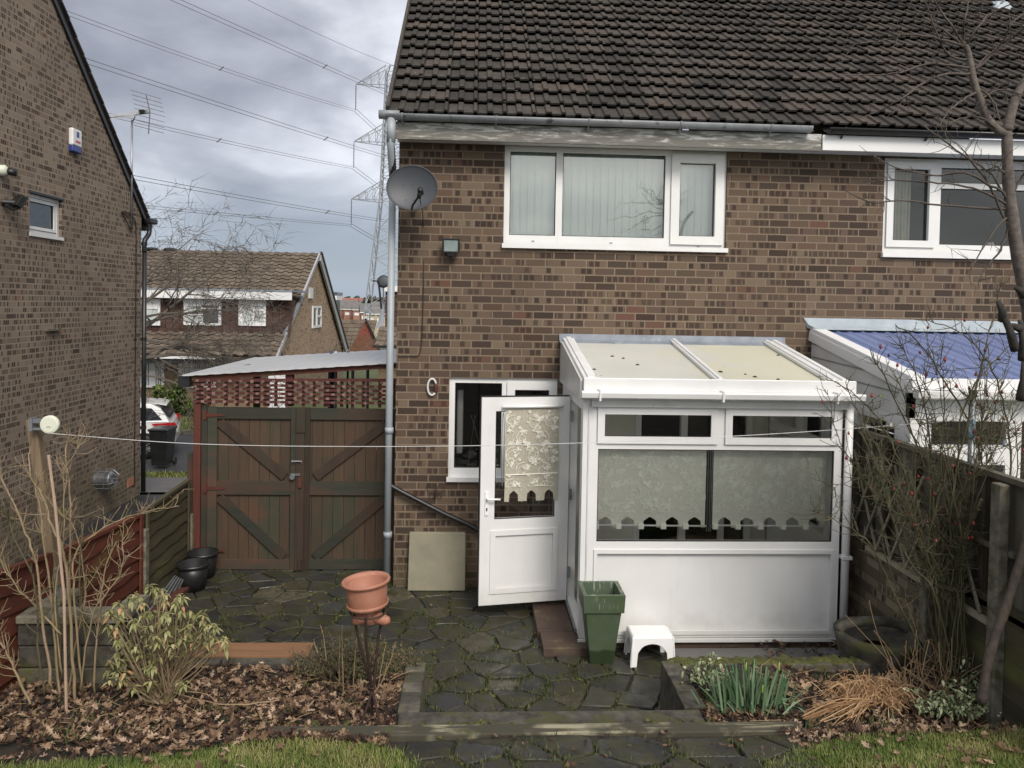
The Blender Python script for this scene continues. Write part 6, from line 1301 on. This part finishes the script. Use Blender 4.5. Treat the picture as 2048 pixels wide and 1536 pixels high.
MB().bar((bx0_, 29.93, .72), (aY(432, 712, 30).x, 29.93, .72), .12, .09).build('gutter', 'white_paint', B)
mb = MB(); mb.bar((bx0_, 29.98, .58), (bx1_, 29.98, .60), .04, .2); mb.build('eaves_board', 'black', B)
def fwin(par, pa, pb, y, lights, mullions, inner='net', mat='white_paint', nm='window'):
    A, Bv = aY(*pa, y), aY(*pb, y); x0, x1, z1, z0 = A.x, Bv.x, A.z, Bv.z; wd, hg = x1-x0, z1-z0
    fr_ = MB(); hs = [(x0+wd*a, x0+wd*b, z0+hg*c, z0+hg*d) for a, b, c, d in lights]; fr_.plate(x0, x1, z0, z1, hs, y-.06, y-.0)
    wn = fr_.build(nm, mat, par)
    for i, h in enumerate(hs): MB().box(h[0], h[1], y-.03, y-.02, h[2], h[3]).build('pane', (inner if isinstance(inner, str) else inner[i % len(inner)]), wn)
    return wn
L3 = [(.08, .42, .10, .92), (.50, .93, .10, .62), (.50, .93, .70, .90)]
fwin(DRo, (368, 597), (443, 651), 31.39, [(.10, .42, .08, .72), (.52, .93, .08, .62), (.52, .93, .66, .76)], 0, ('net', 'far_glass', 'far_glass'))
fwin(DRo, (478, 597), (532, 652), 31.39, [(.14, .48, .10, .70), (.58, .92, .10, .55), (.58, .92, .62, .72)], 0, 'net'); fwin(DRo, (262, 597), (321, 651), 31.39, [(.1, .42, .08, .7), (.5, .93, .08, .62)], 0, ('far_glass', 'net'))
def vbl(wn, x0, x1, y, z0, z1):
    mb = MB(); x = x0
    while x < x1-.04: mb.box(x, x+.05, y, y+.01, z0, z1); x += .085
    mb.build('vertical_blind', 'white_paint', wn)
for pa, pb, ls in (((268, 710), (329, 775), [(.0, .55, .06, .94), (.68, .93, .06, .66), (.68, .93, .78, .94)]), ((358, 714), (432, 776), [(.06, .34, .06, .94), (.40, .94, .06, .50), (.40, .94, .62, .90)]), ((452, 716), (500, 740), [(.3, .9, .1, .8)])):
    A, Bv = aY(*pa, 31.15), aY(*pb, 31.15); wn = fwin(B, pa, pb, 31.15, ls, 0, 'far_glass'); wd, hg = Bv.x-A.x, A.z-Bv.z
    for a, b, c_, d in ls: vbl(wn, A.x+wd*a, A.x+wd*b, 31.105, Bv.z+hg*c_, Bv.z+hg*d)
gy = lambda px_, py_: aX(px_, py_, bx1_)
a, b = gy(624, 612), gy(641, 654); mb = MB(); mb.plate(a.y, b.y, b.z, a.z, [(a.y+.15, a.y+(b.y-a.y)*.42, b.z+.12, a.z-.1), (a.y+(b.y-a.y)*.55, b.y-.12, b.z+.12, a.z-.55), (a.y+(b.y-a.y)*.55, b.y-.12, a.z-.45, a.z-.1)], .0, .06, side(bx1_)); wn = mb.build('gable_window', 'white_paint', B)
MB().box(bx1_+.005, bx1_+.02, a.y+.1, b.y-.1, b.z+.1, a.z-.1).build('pane', 'far_glass', wn)
a = gy(619, 586); MB().box(bx1_, bx1_+.1, a.y-.3, a.y+.4, a.z-.25, a.z+.25).build('vent_box', 'upvc_old', B)
# red gable house
yR = 62; ap = aY(731, 638, yR); gl_ = aY(693, 706, yR); gr_ = aY(750, 682, yR); B2 = empty('red_brick_house', (ap.x, yR+4, -1.5), 'small red brick house with plain gable beyond the bungalow', 'house')
base = -2.0; hw = 4.1*.5
mb = MB(); mb.prism([(ap.x-1.75, yR, base), (ap.x+1.6, yR, base), (ap.x+1.6, yR, ap.z-3.3), (ap.x, yR, ap.z-.1), (ap.x-1.75, yR, ap.z-3.5)], (0, .3, 0)); mb.build('gable', 'brick_red', B2)
mb = MB(); A = Vector((ap.x, yR-.05, ap.z)); Bq = Vector((ap.x-1.95, yR-.05, ap.z-3.9)); k = Vector((-2.1, 4, 0)); k2 = Vector((-3.3, 0, .0))
# main roof slope seen from the front-left
rA = aY(676, 634, yR+.1); tiles(mb, (rA.x-1.0, yR-.5, ap.z-3.6), (1, 0, 0), Vector((0.12, .55, .83)).normalized(), 8.2, 11, .42, .38, .05, fl); rr_ = mb.build('roof', 'tile_far', B2)
mb = MB(); mb.bar(A+Vector((0, -.1, .05)), (ap.x+1.75, yR-.15, ap.z-3.45), .12, .14); mb.build('verge', 'black', B2)
# house partly hidden on the right
yH = 36; B3 = empty('tiled_house', (-3.2, yH, -1.5), 'tile hung house with white fascia half hidden behind the drainpipe', 'house')
a = aY(768, 572, yH); b = aY(796, 583, yH); MB().box(a.x, a.x+3.2, yH-.2, yH, b.z, a.z).build('fascia', 'white_paint', B3)
c = aY(771, 583, yH); d = aY(764, 656, yH); mb = MB()
for r_ in range(10):
    x = c.x
    zz_ = d.z+(c.z-d.z)*r_/10
    while x < c.x+3: mb.box(x, x+.19, yH, yH+.05, zz_, zz_+(c.z-d.z)/10-.01); x += .2
mb.build('hung_wall', 'tile_hung', B3)
mb = MB(); mb.prism([aY(768, 604, yH+.3), aY(772, 604, yH+.3), aY(764, 660, yH-.2), aY(752, 655, yH-.2)], (0, .1, 0)); mb.build('dormer_cheek', 'lead', B3)
e0 = aY(748, 692, yH-1.3); mb = MB(); tiles(mb, e0, (1, 0, 0), Vector((.12, .72, .69)).normalized(), 9, 4, .42, .3, .05, fl); mb.build('roof', 'tile_far', B3)
mb = MB(); e1 = aY(745, 693, yH-1.35); mb.bar(e1, e1+Vector((3, 0, 0)), .1, .1); mb.build('gutter', 'black', B3)
MB().box(e1.x+.1, e1.x+3, yH, yH+.3, -1.5, e1.z).build('wall', 'brick_far', B3); MB().box(e1.x+.2, e1.x+2.8, yH-.08, yH-.01, e1.z-.32, e1.z-.1).build('white_band', 'white_paint', B3)
c = aY(767, 563, 34.5); D = empty('satellite_dish', c-Vector((0, 0, .3)), 'small far satellite dish above the half hidden tiled house', 'satellite dish')
MB().lathe(c, [(.001, .035), (.15, .03), (.29, .0), (.285, -.012), (.15, .018), (.001, .023)], 18, Matrix.Rotation(1.45, 3, 'X')).build('reflector', 'dish', D, True); MB().tube([c, c-Vector((.0, -.1, 1.0))], .03, 6).build('mast', 'metal', D)
mb = MB(); q = aY(757, 562, 34.5); q2 = aY(763, 618, 34.5); mb.tube([q, q2], .045, 6); mb.tube([q, aY(745, 562, 34.5)], .03, 5); mb.build('aerial_mast', 'black', label='thin dark aerial mast beside the far satellite dish', cat='mast')
# distant white boxed end left of pylon
a = aY(661, 589, 95); B4 = empty('white_dormer_house', (a.x-3, 98, -3), 'white dormer end just visible behind the bungalow verge', 'house')
MB().box(a.x-3, a.x+.75, 95, 99, a.z-.65, a.z-.05).build('fascia', 'white_paint', B4); MB().box(a.x-3, a.x+.8, 94.9, 99.1, a.z-.05, a.z+.3).build('roof', 'far_glass', B4); MB().box(a.x-3, a.x+.5, 95.2, 99, -6, a.z-.66).build('wall', 'far_glass', B4)
# distant estate houses
def far_house(px_, py_, Y_, w_, h_, dp, roof, wall, rot, label):
    p = aY(px_, py_, Y_); H_ = empty('estate_house', p, label, 'house', 'distant houses on the hillside'); c_, s_ = math.cos(rot), math.sin(rot)
    T = lambda x, y, z: (p.x+x*c_-y*s_, p.y+x*s_+y*c_, p.z+z)
    mb = MB(); vs = [T(x, y, z) for z in (-8, h_*.55) for y in (0, dp) for x in (-w_/2, w_/2)]; mb.add(vs, [(0, 1, 5, 4), (2, 6, 7, 3), (0, 4, 6, 2), (1, 3, 7, 5)]); mb.add([T(-w_/2, 0, h_*.55), T(-w_/2, dp, h_*.55), T(-w_/2, dp/2, h_)], [(0, 1, 2)]); mb.add([T(w_/2, 0, h_*.55), T(w_/2, dp, h_*.55), T(w_/2, dp/2, h_)], [(0, 1, 2)]); wl_ = mb.build('wall', wall, H_)
    mb = MB(); o_ = .4; mb.add([T(-w_/2-o_, -o_, h_*.5), T(w_/2+o_, -o_, h_*.5), T(w_/2+o_, dp/2, h_+.1), T(-w_/2-o_, dp/2, h_+.1), T(w_/2+o_, dp+o_, h_*.5), T(-w_/2-o_, dp+o_, h_*.5)], [(0, 1, 2, 3), (3, 2, 4, 5)]); mb.build('roof', roof, H_)
    mb = MB(); mb.add([T(-w_/2-o_, -o_-.05, h_*.5-.25), T(w_/2+o_, -o_-.05, h_*.5-.25), T(w_/2+o_, -o_-.05, h_*.5+.05), T(-w_/2-o_, -o_-.05, h_*.5+.05)], [(0, 1, 2, 3)]); mb.build('gutter', 'white_paint', H_)
    for x in (-w_*.28, w_*.22):
        for z in (.6, 3.0): 
            if z+1 < h_*.52: mb = MB(); mb.add([T(x-.9, -.06, z), T(x+.9, -.06, z), T(x+.9, -.06, z+1.1), T(x-.9, -.06, z+1.1)], [(0, 1, 2, 3)]); mb.build('window', 'white_paint', H_)
lbs = {'far_red': 'distant house with an orange red roof on the skyline', 'far_grey': 'distant red brick house with a dark grey roof on the hillside'}
for (px_, py_, Y_, w_, rf_, wl_, rt_) in ((700, 614, 520, 12, 'far_red', 'far_cream', 0), (676, 613, 540, 9, 'far_red', 'far_wall', .2), (722, 613, 560, 10, 'far_red', 'far_wall', -.3), (738, 614, 590, 10, 'far_red', 'far_wall', .1), (690, 623, 420, 12, 'far_grey', 'far_wall', .1), (715, 624, 430, 11, 'far_grey', 'far_wall', -.1), (738, 623, 440, 11, 'far_grey', 'far_wall', .3), (672, 622, 430, 8, 'far_grey', 'far_wall', 0),
                                        (684, 632, 330, 9, 'far_grey', 'far_wall', .05), (703, 633, 325, 8, 'far_grey', 'far_wall', -.05), (722, 634, 320, 8, 'far_grey', 'far_wall', .05), (742, 632, 330, 9, 'far_grey', 'far_wall', 1.2), (757, 630, 350, 9, 'far_grey', 'far_wall', .3), (738, 642, 270, 7, 'far_grey', 'far_wall', .2), (752, 648, 230, 7, 'far_grey', 'far_cream', -.1), (765, 640, 280, 8, 'far_grey', 'far_wall', .3), (762, 622, 450, 10, 'far_grey', 'far_wall', .2), (655, 625, 400, 10, 'far_grey', 'far_wall', .1)):
    far_house(px_, py_, Y_, w_*.8, 6.0, 7, rf_, wl_, rt_, lbs[rf_] if wl_ != 'far_cream' else ('distant cream walled house with red roof, topmost on the skyline' if rf_ == 'far_red' else 'distant pale cream house low down beside the tiled house'))
mb = MB()
for _ in range(900):
    px_ = R.uniform(560, 830); p = aY(px_, R.uniform(600, 612), R.uniform(600, 750)); s_ = R.uniform(1, 3); ell_leaf(mb, p, rv(1), s_*2, s_, 0)
mb.build('far_woodland', 'evergreen', kind='stuff', label='dark line of far trees along the skyline', cat='trees')
mb = MB()
for k in range(160): p = aY(R.gauss(735, 3), R.uniform(595, 640), 300); ell_leaf(mb, p, rv(1), 2.2, .9, 0)
mb.build('conifer_tree', 'evergreen', label='narrow dark conifer beside the foot of the pylon', cat='tree')
mb = MB()
for k in range(900): p = aY(R.uniform(742, 775), R.uniform(600, 628), 380)+Vector((0, 0, 0)); ell_leaf(mb, p, rv(1), 2, .5, 0)
mb.build('bare_copse', 'twig_far', kind='stuff', label='bare brown copse on the far hill right of the pylon', cat='trees')
# ------------------------------------------------------------------ pylon and lines
PYY = 140.0; ptop = aY(787, 131, PYY); PB = Vector((ptop.x-.3, PYY, -12))
PY = empty('electricity_pylon', PB, 'tall grey lattice electricity pylon rising behind the brick house', 'pylon')
cxp = lambda z: PB.x+.3
zarm = [aY(712, 168, PYY).z, aY(708, 283, PYY).z, aY(703, 398, PYY).z]; xarm = [aY(712, 168, PYY).x, aY(708, 283, PYY).x, aY(703, 398, PYY).x]
zt_ = ptop.z
def hwid(z):
    if z > zarm[2]: return 1.15+.75*(zt_-z)/(zt_-zarm[2])
    return 1.9+ (zarm[2]-z)*.105
mb = MB(); levels = [-12, -4, 2, 7, 11, 14, 16.5, zarm[2]]
k = zarm[2]
for i in range(1, 6): levels.append(zarm[2]+(zarm[1]-zarm[2])*i/5)
for i in range(1, 6): levels.append(zarm[1]+(zarm[0]-zarm[1])*i/5)
levels += [zarm[0]+(zt_-zarm[0])*.6]
cxx = PB.x+.3
corner = lambda z, i: Vector((cxx+(-1, 1, 1, -1)[i]*hwid(z), PYY+(-1, -1, 1, 1)[i]*hwid(z), z))
for a, b in zip(levels[:-1], levels[1:]):
    for i in range(4):
        mb.bar(corner(a, i), corner(b, i), .20, .20); j = (i+1) % 4
        mb.bar(corner(a, i), corner(b, j), .10, .10); mb.bar(corner(a, j), corner(b, i), .10, .10); mb.bar(corner(b, i), corner(b, j), .10, .10)
tp_ = Vector((cxx, PYY, zt_))
for i in range(4): mb.bar(corner(levels[-1], i), tp_+Vector(((-.6, .6, .6, -.6)[i], (-.3, -.3, .3, .3)[i], 0)), .14, .14)
mb.bar(tp_+Vector((-.6, 0, 0)), tp_+Vector((.6, 0, 0)), .12, .12)
mb.build('lattice_body', 'steel', PY)
for n_, (z, x) in enumerate(zip(zarm, xarm)):
    for s_ in (-1, 1):
        tip = Vector((x if s_ < 0 else 2*cxx-x, PYY, z)); mb = MB(); up_ = z+3.0
        if n_ == 0: up_ = z+3.2
        for i in ((0, 3) if s_ < 0 else (1, 2)):
            lo, hi = corner(z-.3, i), corner(up_, i); mb.bar(lo, tip, .13, .13); mb.bar(hi, tip, .13, .13)
            for q in (.25, .5, .75): mb.bar(lo.lerp(tip, q), hi.lerp(tip, q), .07, .07); mb.bar(lo.lerp(tip, q), hi.lerp(tip, q-.25), .07, .07)
        arm = mb.build('cross_arm', 'steel', PY)
        mb = MB(); L_ = 4.7; mb.tube([tip, tip-Vector((0, 0, L_))], .05, 6)
        for q in range(16): mb.lathe(tip-Vector((0, 0, .5+q*.25)), [(.02, .05), (.15, -.02), (.02, -.04)], 8)
        mb.build('insulator', 'stem_tan' if False else 'twig_dark', arm)
WGR = 'overhead conductors between the pylons'
def wire(A, pts, label, dbl=True, a=-.30, both=True):
    """catenary leaving the pylon towards the camera's left; a = sideways drift per metre of approach"""
    sols = []
    for px_, py_ in pts:
        d = ray(px_, py_); u = d.x/d.y; v = d.z/d.y; t_ = (A.x-u*A.y)/(-u-a) if True else 0   # (A.x+a t)/(A.y-t)=u
        t_ = (u*A.y-A.x)/(a+u); z = CAMH+v*(A.y-t_); sols.append((t_, z-A.z))
    (t1, z1), (t2, z2) = sols[0], sols[-1]
    c_ = (z2/t2-z1/t1)/(t2-t1); b_ = z1/t1-c_*t1
    if c_ < 0: c_ = 1e-4; b_ = z2/t2-c_*t2
    mb = MB(); Lm = 190; P = [Vector((A.x+a*i*Lm/46, A.y-i*Lm/46, A.z+b_*i*Lm/46+c_*(i*Lm/46)**2)) for i in range(47)]
    F_ = [Vector((A.x-a*i*8, A.y+i*8, A.z-.16*i*8+3.0e-4*(i*8)**2)) for i in range(20)]
    for dx in ((-.22, .22) if dbl else (0,)):
        mb.tube([p+Vector((dx, 0, dx*.6)) for p in P], .028 if dbl else .03, 4); mb.tube([p+Vector((dx, 0, dx*.8)) for p in F_], .045 if dbl else .03, 4)
    if dbl:
        for t_ in (38, 85):
            p = Vector((A.x+a*t_, A.y-t_, A.z+b_*t_+c_*t_*t_)); mb.bar(p+Vector((-.3, 0, -.25)), p+Vector((.3, 0, .25)), .12, .12)
    return mb.build('power_line', 'wire', label=label, cat='power line', group=WGR, org=tuple(A))
tipL = lambda i: Vector((xarm[i], PYY, zarm[i]-4.7)); tipR = lambda i: Vector((2*cxx-xarm[i], PYY, zarm[i]-4.7))
wire(tipL(0), [(376, 114), (118, 20)], 'overhead line from the left top arm of the pylon'); wire(tipL(1), [(513, 297), (321, 254)], 'overhead line from the left middle arm of the pylon'); wire(tipL(2), [(513, 430), (307, 415)], 'lowest overhead line, from the left bottom arm of the pylon')
wire(tipR(0), [(700, 155), (352, 0)], 'overhead line passing behind the pylon top from its far side'); wire(tipR(1), [(700, 292), (161, 118)], 'overhead line passing behind the pylon just below its top arm'); wire(tipR(2), [(700, 431), (263, 354)], 'overhead line passing behind the pylon below its middle arm')
wire(tp_, [(700, 96), (496, 0)], 'thin single earth wire from the very top of the pylon', False)
# ------------------------------------------------------------------ street things
def car(name, loc, rot, paint, label, sc=1.0):
    D = empty(name, (0, 0, 0), label, 'car')
    # side profile (x back->front, z), car faces +x
    low = [(-2.05, .30), (-2.12, .45), (-2.12, .75), (-2.02, .95), (-1.95, 1.02), (1.15, 1.0), (1.95, .85), (2.1, .68), (2.12, .40), (2.05, .25)]
    def loft(mb, prof, ws):
        n = len(prof); vs = []
        for yy, s_ in ws: vs += [(x*(1-.03*s_), yy, z-.0*s_) for x, z in prof]
        for k in range(len(ws)-1): mb_f = [(k*n+i, k*n+(i+1) % n, (k+1)*n+(i+1) % n, (k+1)*n+i) for i in range(n)]; fs.extend(mb_f)
        fs.append(tuple(range(n-1, -1, -1))); fs.append(tuple((len(ws)-1)*n+i for i in range(n))); mb.add(vs, fs)
    mb = MB(); fs = []; loft(mb, low, [(-.86, 1), (-.89, .3), (-.80, 0), (.80, 0), (.89, .3), (.86, 1)]); mb.v = [(x, y, z) for x, y, z in mb.v]; body = mb.build('body', paint, D, False, bevel=.05)
    cab = [(-1.98, 1.0), (-1.72, 1.36), (-1.45, 1.50), (-.6, 1.56), (.25, 1.50), (1.15, 1.0)]
    mb = MB(); n = len(cab); vs = []
    for yy in (-1, 1):
        for x, z in cab: vs.append((x, yy*(.84-(z-1.0)*.32), z))
    mb.add(vs, [(i, i+1, n+i+1, n+i) for i in range(n-1)]+[tuple(range(n-1, -1, -1)), tuple(range(n, 2*n))]); cb = mb.build('cabin', paint, D, bevel=.03)
    for s_ in (-1, 1):
        P = lambda x, z: (x, s_*(.84-(z-1.0)*.32+.006), z)
        for poly in ([(-1.78, 1.06), (-1.50, 1.38), (-1.0, 1.43), (-.95, 1.05)], [(-.88, 1.05), (-.92, 1.44), (-.2, 1.45), (-.05, 1.05)], [(.03, 1.05), (-.1, 1.45), (.22, 1.42), (.9, 1.05)]):
            mb = MB(); mb.add([P(x, z) for x, z in poly], [tuple(range(4)) if s_ > 0 else (3, 2, 1, 0)]); mb.build('side_window', 'car_glass', cb)
    mb = MB(); mb.add([(-1.935, -.68, 1.09), (-1.935, .68, 1.09), (-1.68, .60, 1.42), (-1.68, -.60, 1.42)], [(3, 2, 1, 0)]); mb.v = [(x-.03, y, z+.01) for x, y, z in mb.v]; mb.build('rear_window', 'car_glass', cb)
    mb = MB(); mb.prism([(-1.86, -.52, 1.455), (-1.55, -.58, 1.52), (-1.55, .58, 1.52), (-1.86, .52, 1.455)], (0, 0, -.03)); mb.build('spoiler', paint, cb)
    for s_ in (-1, 1):
        mb = MB(); mb.prism([(-2.10, s_*.55, .86), (-2.08, s_*.90, .84), (-1.60, s_*.905, .98), (-1.62, s_*.86, 1.04), (-2.04, s_*.6, 1.03)][::s_], (0, 0, -.0)) if False else None
        mb.add([(-2.135, s_*.50, .84), (-2.14, s_*.88, .80), (-2.09, s_*.90, 1.0), (-2.06, s_*.55, .98), (-1.50, s_*.905, .98), (-1.72, s_*.907, .84)], [(0, 1, 2, 3) if s_ < 0 else (3, 2, 1, 0), (1, 5, 4, 2) if s_ < 0 else (2, 4, 5, 1)]); mb.build('tail_light', 'lamp_red', body)
    for x in (-1.32, 1.30):
        for s_ in (-1, 1):
            rm = Matrix.Rotation(PI/2, 3, 'X'); MB().lathe((x, s_*.82, .33), [(.20, -.09), (.31, -.09), (.33, -.06), (.33, .06), (.31, .09), (.20, .09)], 26, rm).build('tyre', 'rubber', D, True); wh = MB(); wh.lathe((x, s_*.82, .33), [(.001, -.05), (.05, -.06), (.20, -.04), (.20, .04), (.05, .06), (.001, .05)], 20, rm)
            for k in range(5): a = k*2*PI/5; wh.bar((x, s_*.91, .33), (x+.2*math.cos(a), s_*.90, .33+.2*math.sin(a)), .05, .03)
            wh.build('rim', 'metal', D)
            MB().lathe((x, s_*.885, .36), [(.001, .009), (.37, .009)], 22, rm, 0, PI).build('wheel_arch', 'rubber', body)
    MB().box(-2.14, -2.1, -.25, .25, .62, .74).build('number_plate', 'cream_plastic', body)
    D.location = loc; D.rotation_euler = (0, 0, rot); D.scale = (sc, sc, sc); return D
q = aY(341, 870, 21.6); car('parked_car', (q.x-2.2, 22.0, -1.47), PI+.28, 'car_white', 'white hatchback with red tail lights, parked behind the black bin', 1.0)
q = aY(640, 800, 17.5); car('parked_car', (q.x+.2, 18.6, -1.15), -PI/2+PI+.25, 'car_black', 'dark car seen through the red trellis of the carport')
# wheelie bin
q = aY(325, 932, 20.5); bz = q.z; D = empty('wheelie_bin', q, 'black wheelie bin standing on the road edge beside the white car', 'bin')
mb = MB(); vs = []
for a, b_, z in ((.19, .24, .06), (.235, .31, .95)): vs += [(q.x-a, q.y-b_, bz+z), (q.x+a, q.y-b_, bz+z), (q.x+a, q.y+b_, bz+z), (q.x-a, q.y+b_, bz+z)]
mb.add(vs, [(3, 2, 1, 0), (4, 5, 6, 7), (0, 1, 5, 4), (1, 2, 6, 5), (2, 3, 7, 6), (3, 0, 4, 7)]); mb.build('body', 'black', D, bevel=.02)
MB().box(q.x-.265, q.x+.265, q.y-.34, q.y+.33, bz+.95, bz+1.02).build('lid', 'black', D, bevel=.03)
MB().tube([(q.x-.2, q.y+.36, bz+.98), (q.x+.2, q.y+.36, bz+.98)], .02, 6).build('handle', 'black', D)
for s_ in (-1, 1): MB().lathe((q.x+s_*.23, q.y+.22, bz+.1), [(.001, -.03), (.1, -.03), (.1, .03), (.001, .03)], 14, Matrix.Rotation(PI/2, 3, 'Y')).build('wheel', 'rubber', D)
# grass verges with blades
mb = MB()
for _ in range(9000):
    x = R.uniform(-9.5, -5.6); y = R.uniform(17.7, 19.9); blade(mb, (x, y, hgt(x, y)), R.uniform(.04, .11), R.uniform(.02, .06), .012)
for _ in range(5000): x = R.uniform(-13, -9.5); y = R.uniform(26, 30.5); blade(mb, (x, y, -1.5), R.uniform(.05, .14), R.uniform(.02, .06), .02)
mb.build('verge_grass', 'grass', kind='stuff', label='grass verge beside the road beyond the left house', cat='grass')
# hedge bushes
def bush(px_, py_, Y_, w_, h_, n, mat, label, zb=-1.5, ls=.09):
    c_ = aY(px_, py_, Y_); c_.z = zb; D = empty('garden_bush', c_, label, 'bush'); lm = MB(); mb = MB()
    lobes = [(R.uniform(-.5, .5)*w_, R.uniform(-.3, .3)*w_, R.uniform(.35, .8)*h_, R.uniform(.25, .4)*w_) for _ in range(9)]
    for _ in range(n):
        lx, ly, lz, lr = R.choice(lobes); v = rv(1).normalized()*lr*R.uniform(.65, 1.08); p = c_+Vector((lx, ly, lz))+v
        if p.z < zb: continue
        ell_leaf(lm, p, v+rv(.8), ls*R.uniform(.7, 1.3), ls*.35, ls*.3, max(0, min(1, .3+.35*(v.z/lr)+R.gauss(0, .2))))
    for _ in range(12): mb.tube([c_, c_+Vector((R.uniform(-.3, .3)*w_, R.uniform(-.2, .2)*w_, h_*.7))], .03, 4)
    mb.build('stems', 'twig_dark', D); lm.build('foliage', mat, D)
bush(334, 815, 29.2, .78, 1.45, 3800, 'hedge', 'yellow green rounded bush below the bungalow window', -1.5, .11)
bush(372, 825, 29.6, .7, .7, 1500, 'hedge', 'low dark green bush right of the rounded yellow bush', -1.5, .1)
bush(255, 825, 29.6, 1.2, 1.0, 800, 'hedge', 'low bush mostly hidden behind the black drainpipe', -1.5, .1)
# blue and white poles seen through the trellis
for px_, mt_, lb in ((661, 'blue_pole', 'thin blue pole left of the white pole behind the trellis'), (671, 'white_paint', 'thicker white pole behind the carport trellis'), (695, 'blue_pole', 'thin blue pole between the two white poles behind the trellis'), (705, 'white_paint', 'thin white pole nearer the house behind the trellis'), (735, 'white_paint', 'short white pole next to the drainpipe behind the trellis')):
    q = aY(px_, 780, 11.0); MB().tube([(q.x, q.y, -.2), (q.x, q.y, 2.25)], .016 if mt_ == 'blue_pole' else .022, 8).build('pole', mt_, smooth=True, label=lb, cat='pole')
# bright garage-like wall pieces behind
q = aY(556, 790, 28); MB().box(q.x-.35, q.x+.25, 28, 28.1, -1.5, .7).build('white_door', 'white_paint', label='white door of the bungalow seen through the trellis', cat='door')
# background tree
q = aY(262, 700, 22.5); b0 = Vector((q.x-.1, 22.5, -1.45)); PL = empty('bare_tree', b0, 'leafless spreading tree behind the left gable house, before the bungalow', 'tree'); mb = MB()
mb.tube(smooth_pts([b0, b0+Vector((.05, 0, 1.6)), b0+Vector((-.02, 0, 3.2)), b0+Vector((.1, 0, 4.6))], 4), [.16-.008*i for i in range(13)], 8); mb.build('trunk', 'bark_brown', PL, True)
mb = MB()
for (z, dx, dz, L_, r) in ((2.6, 1, .25, 2.9, .06), (3.3, 1, .40, 3.2, .055), (2.9, 1, .05, 2.6, .05), (3.9, .8, .6, 2.8, .045), (4.3, .5, .9, 2.4, .04), (3.6, 1, .2, 3.0, .045), (2.2, 1, .0, 2.2, .04), (4.4, .1, 1, 2.2, .035), (3.0, .8, -.1, 2.4, .04), (3.2, 1, .15, 3.4, .04), (3.7, 1, .3, 2.6, .04), (2.7, 1, .2, 2.6, .04)):
    branch(mb, b0+Vector((.02, 0, z)), (dx, R.uniform(-.3, .3), dz), L_*1.05, r*1.15, 4, -.02, .75, 5)
mb.build('crown', 'twig_far', PL)
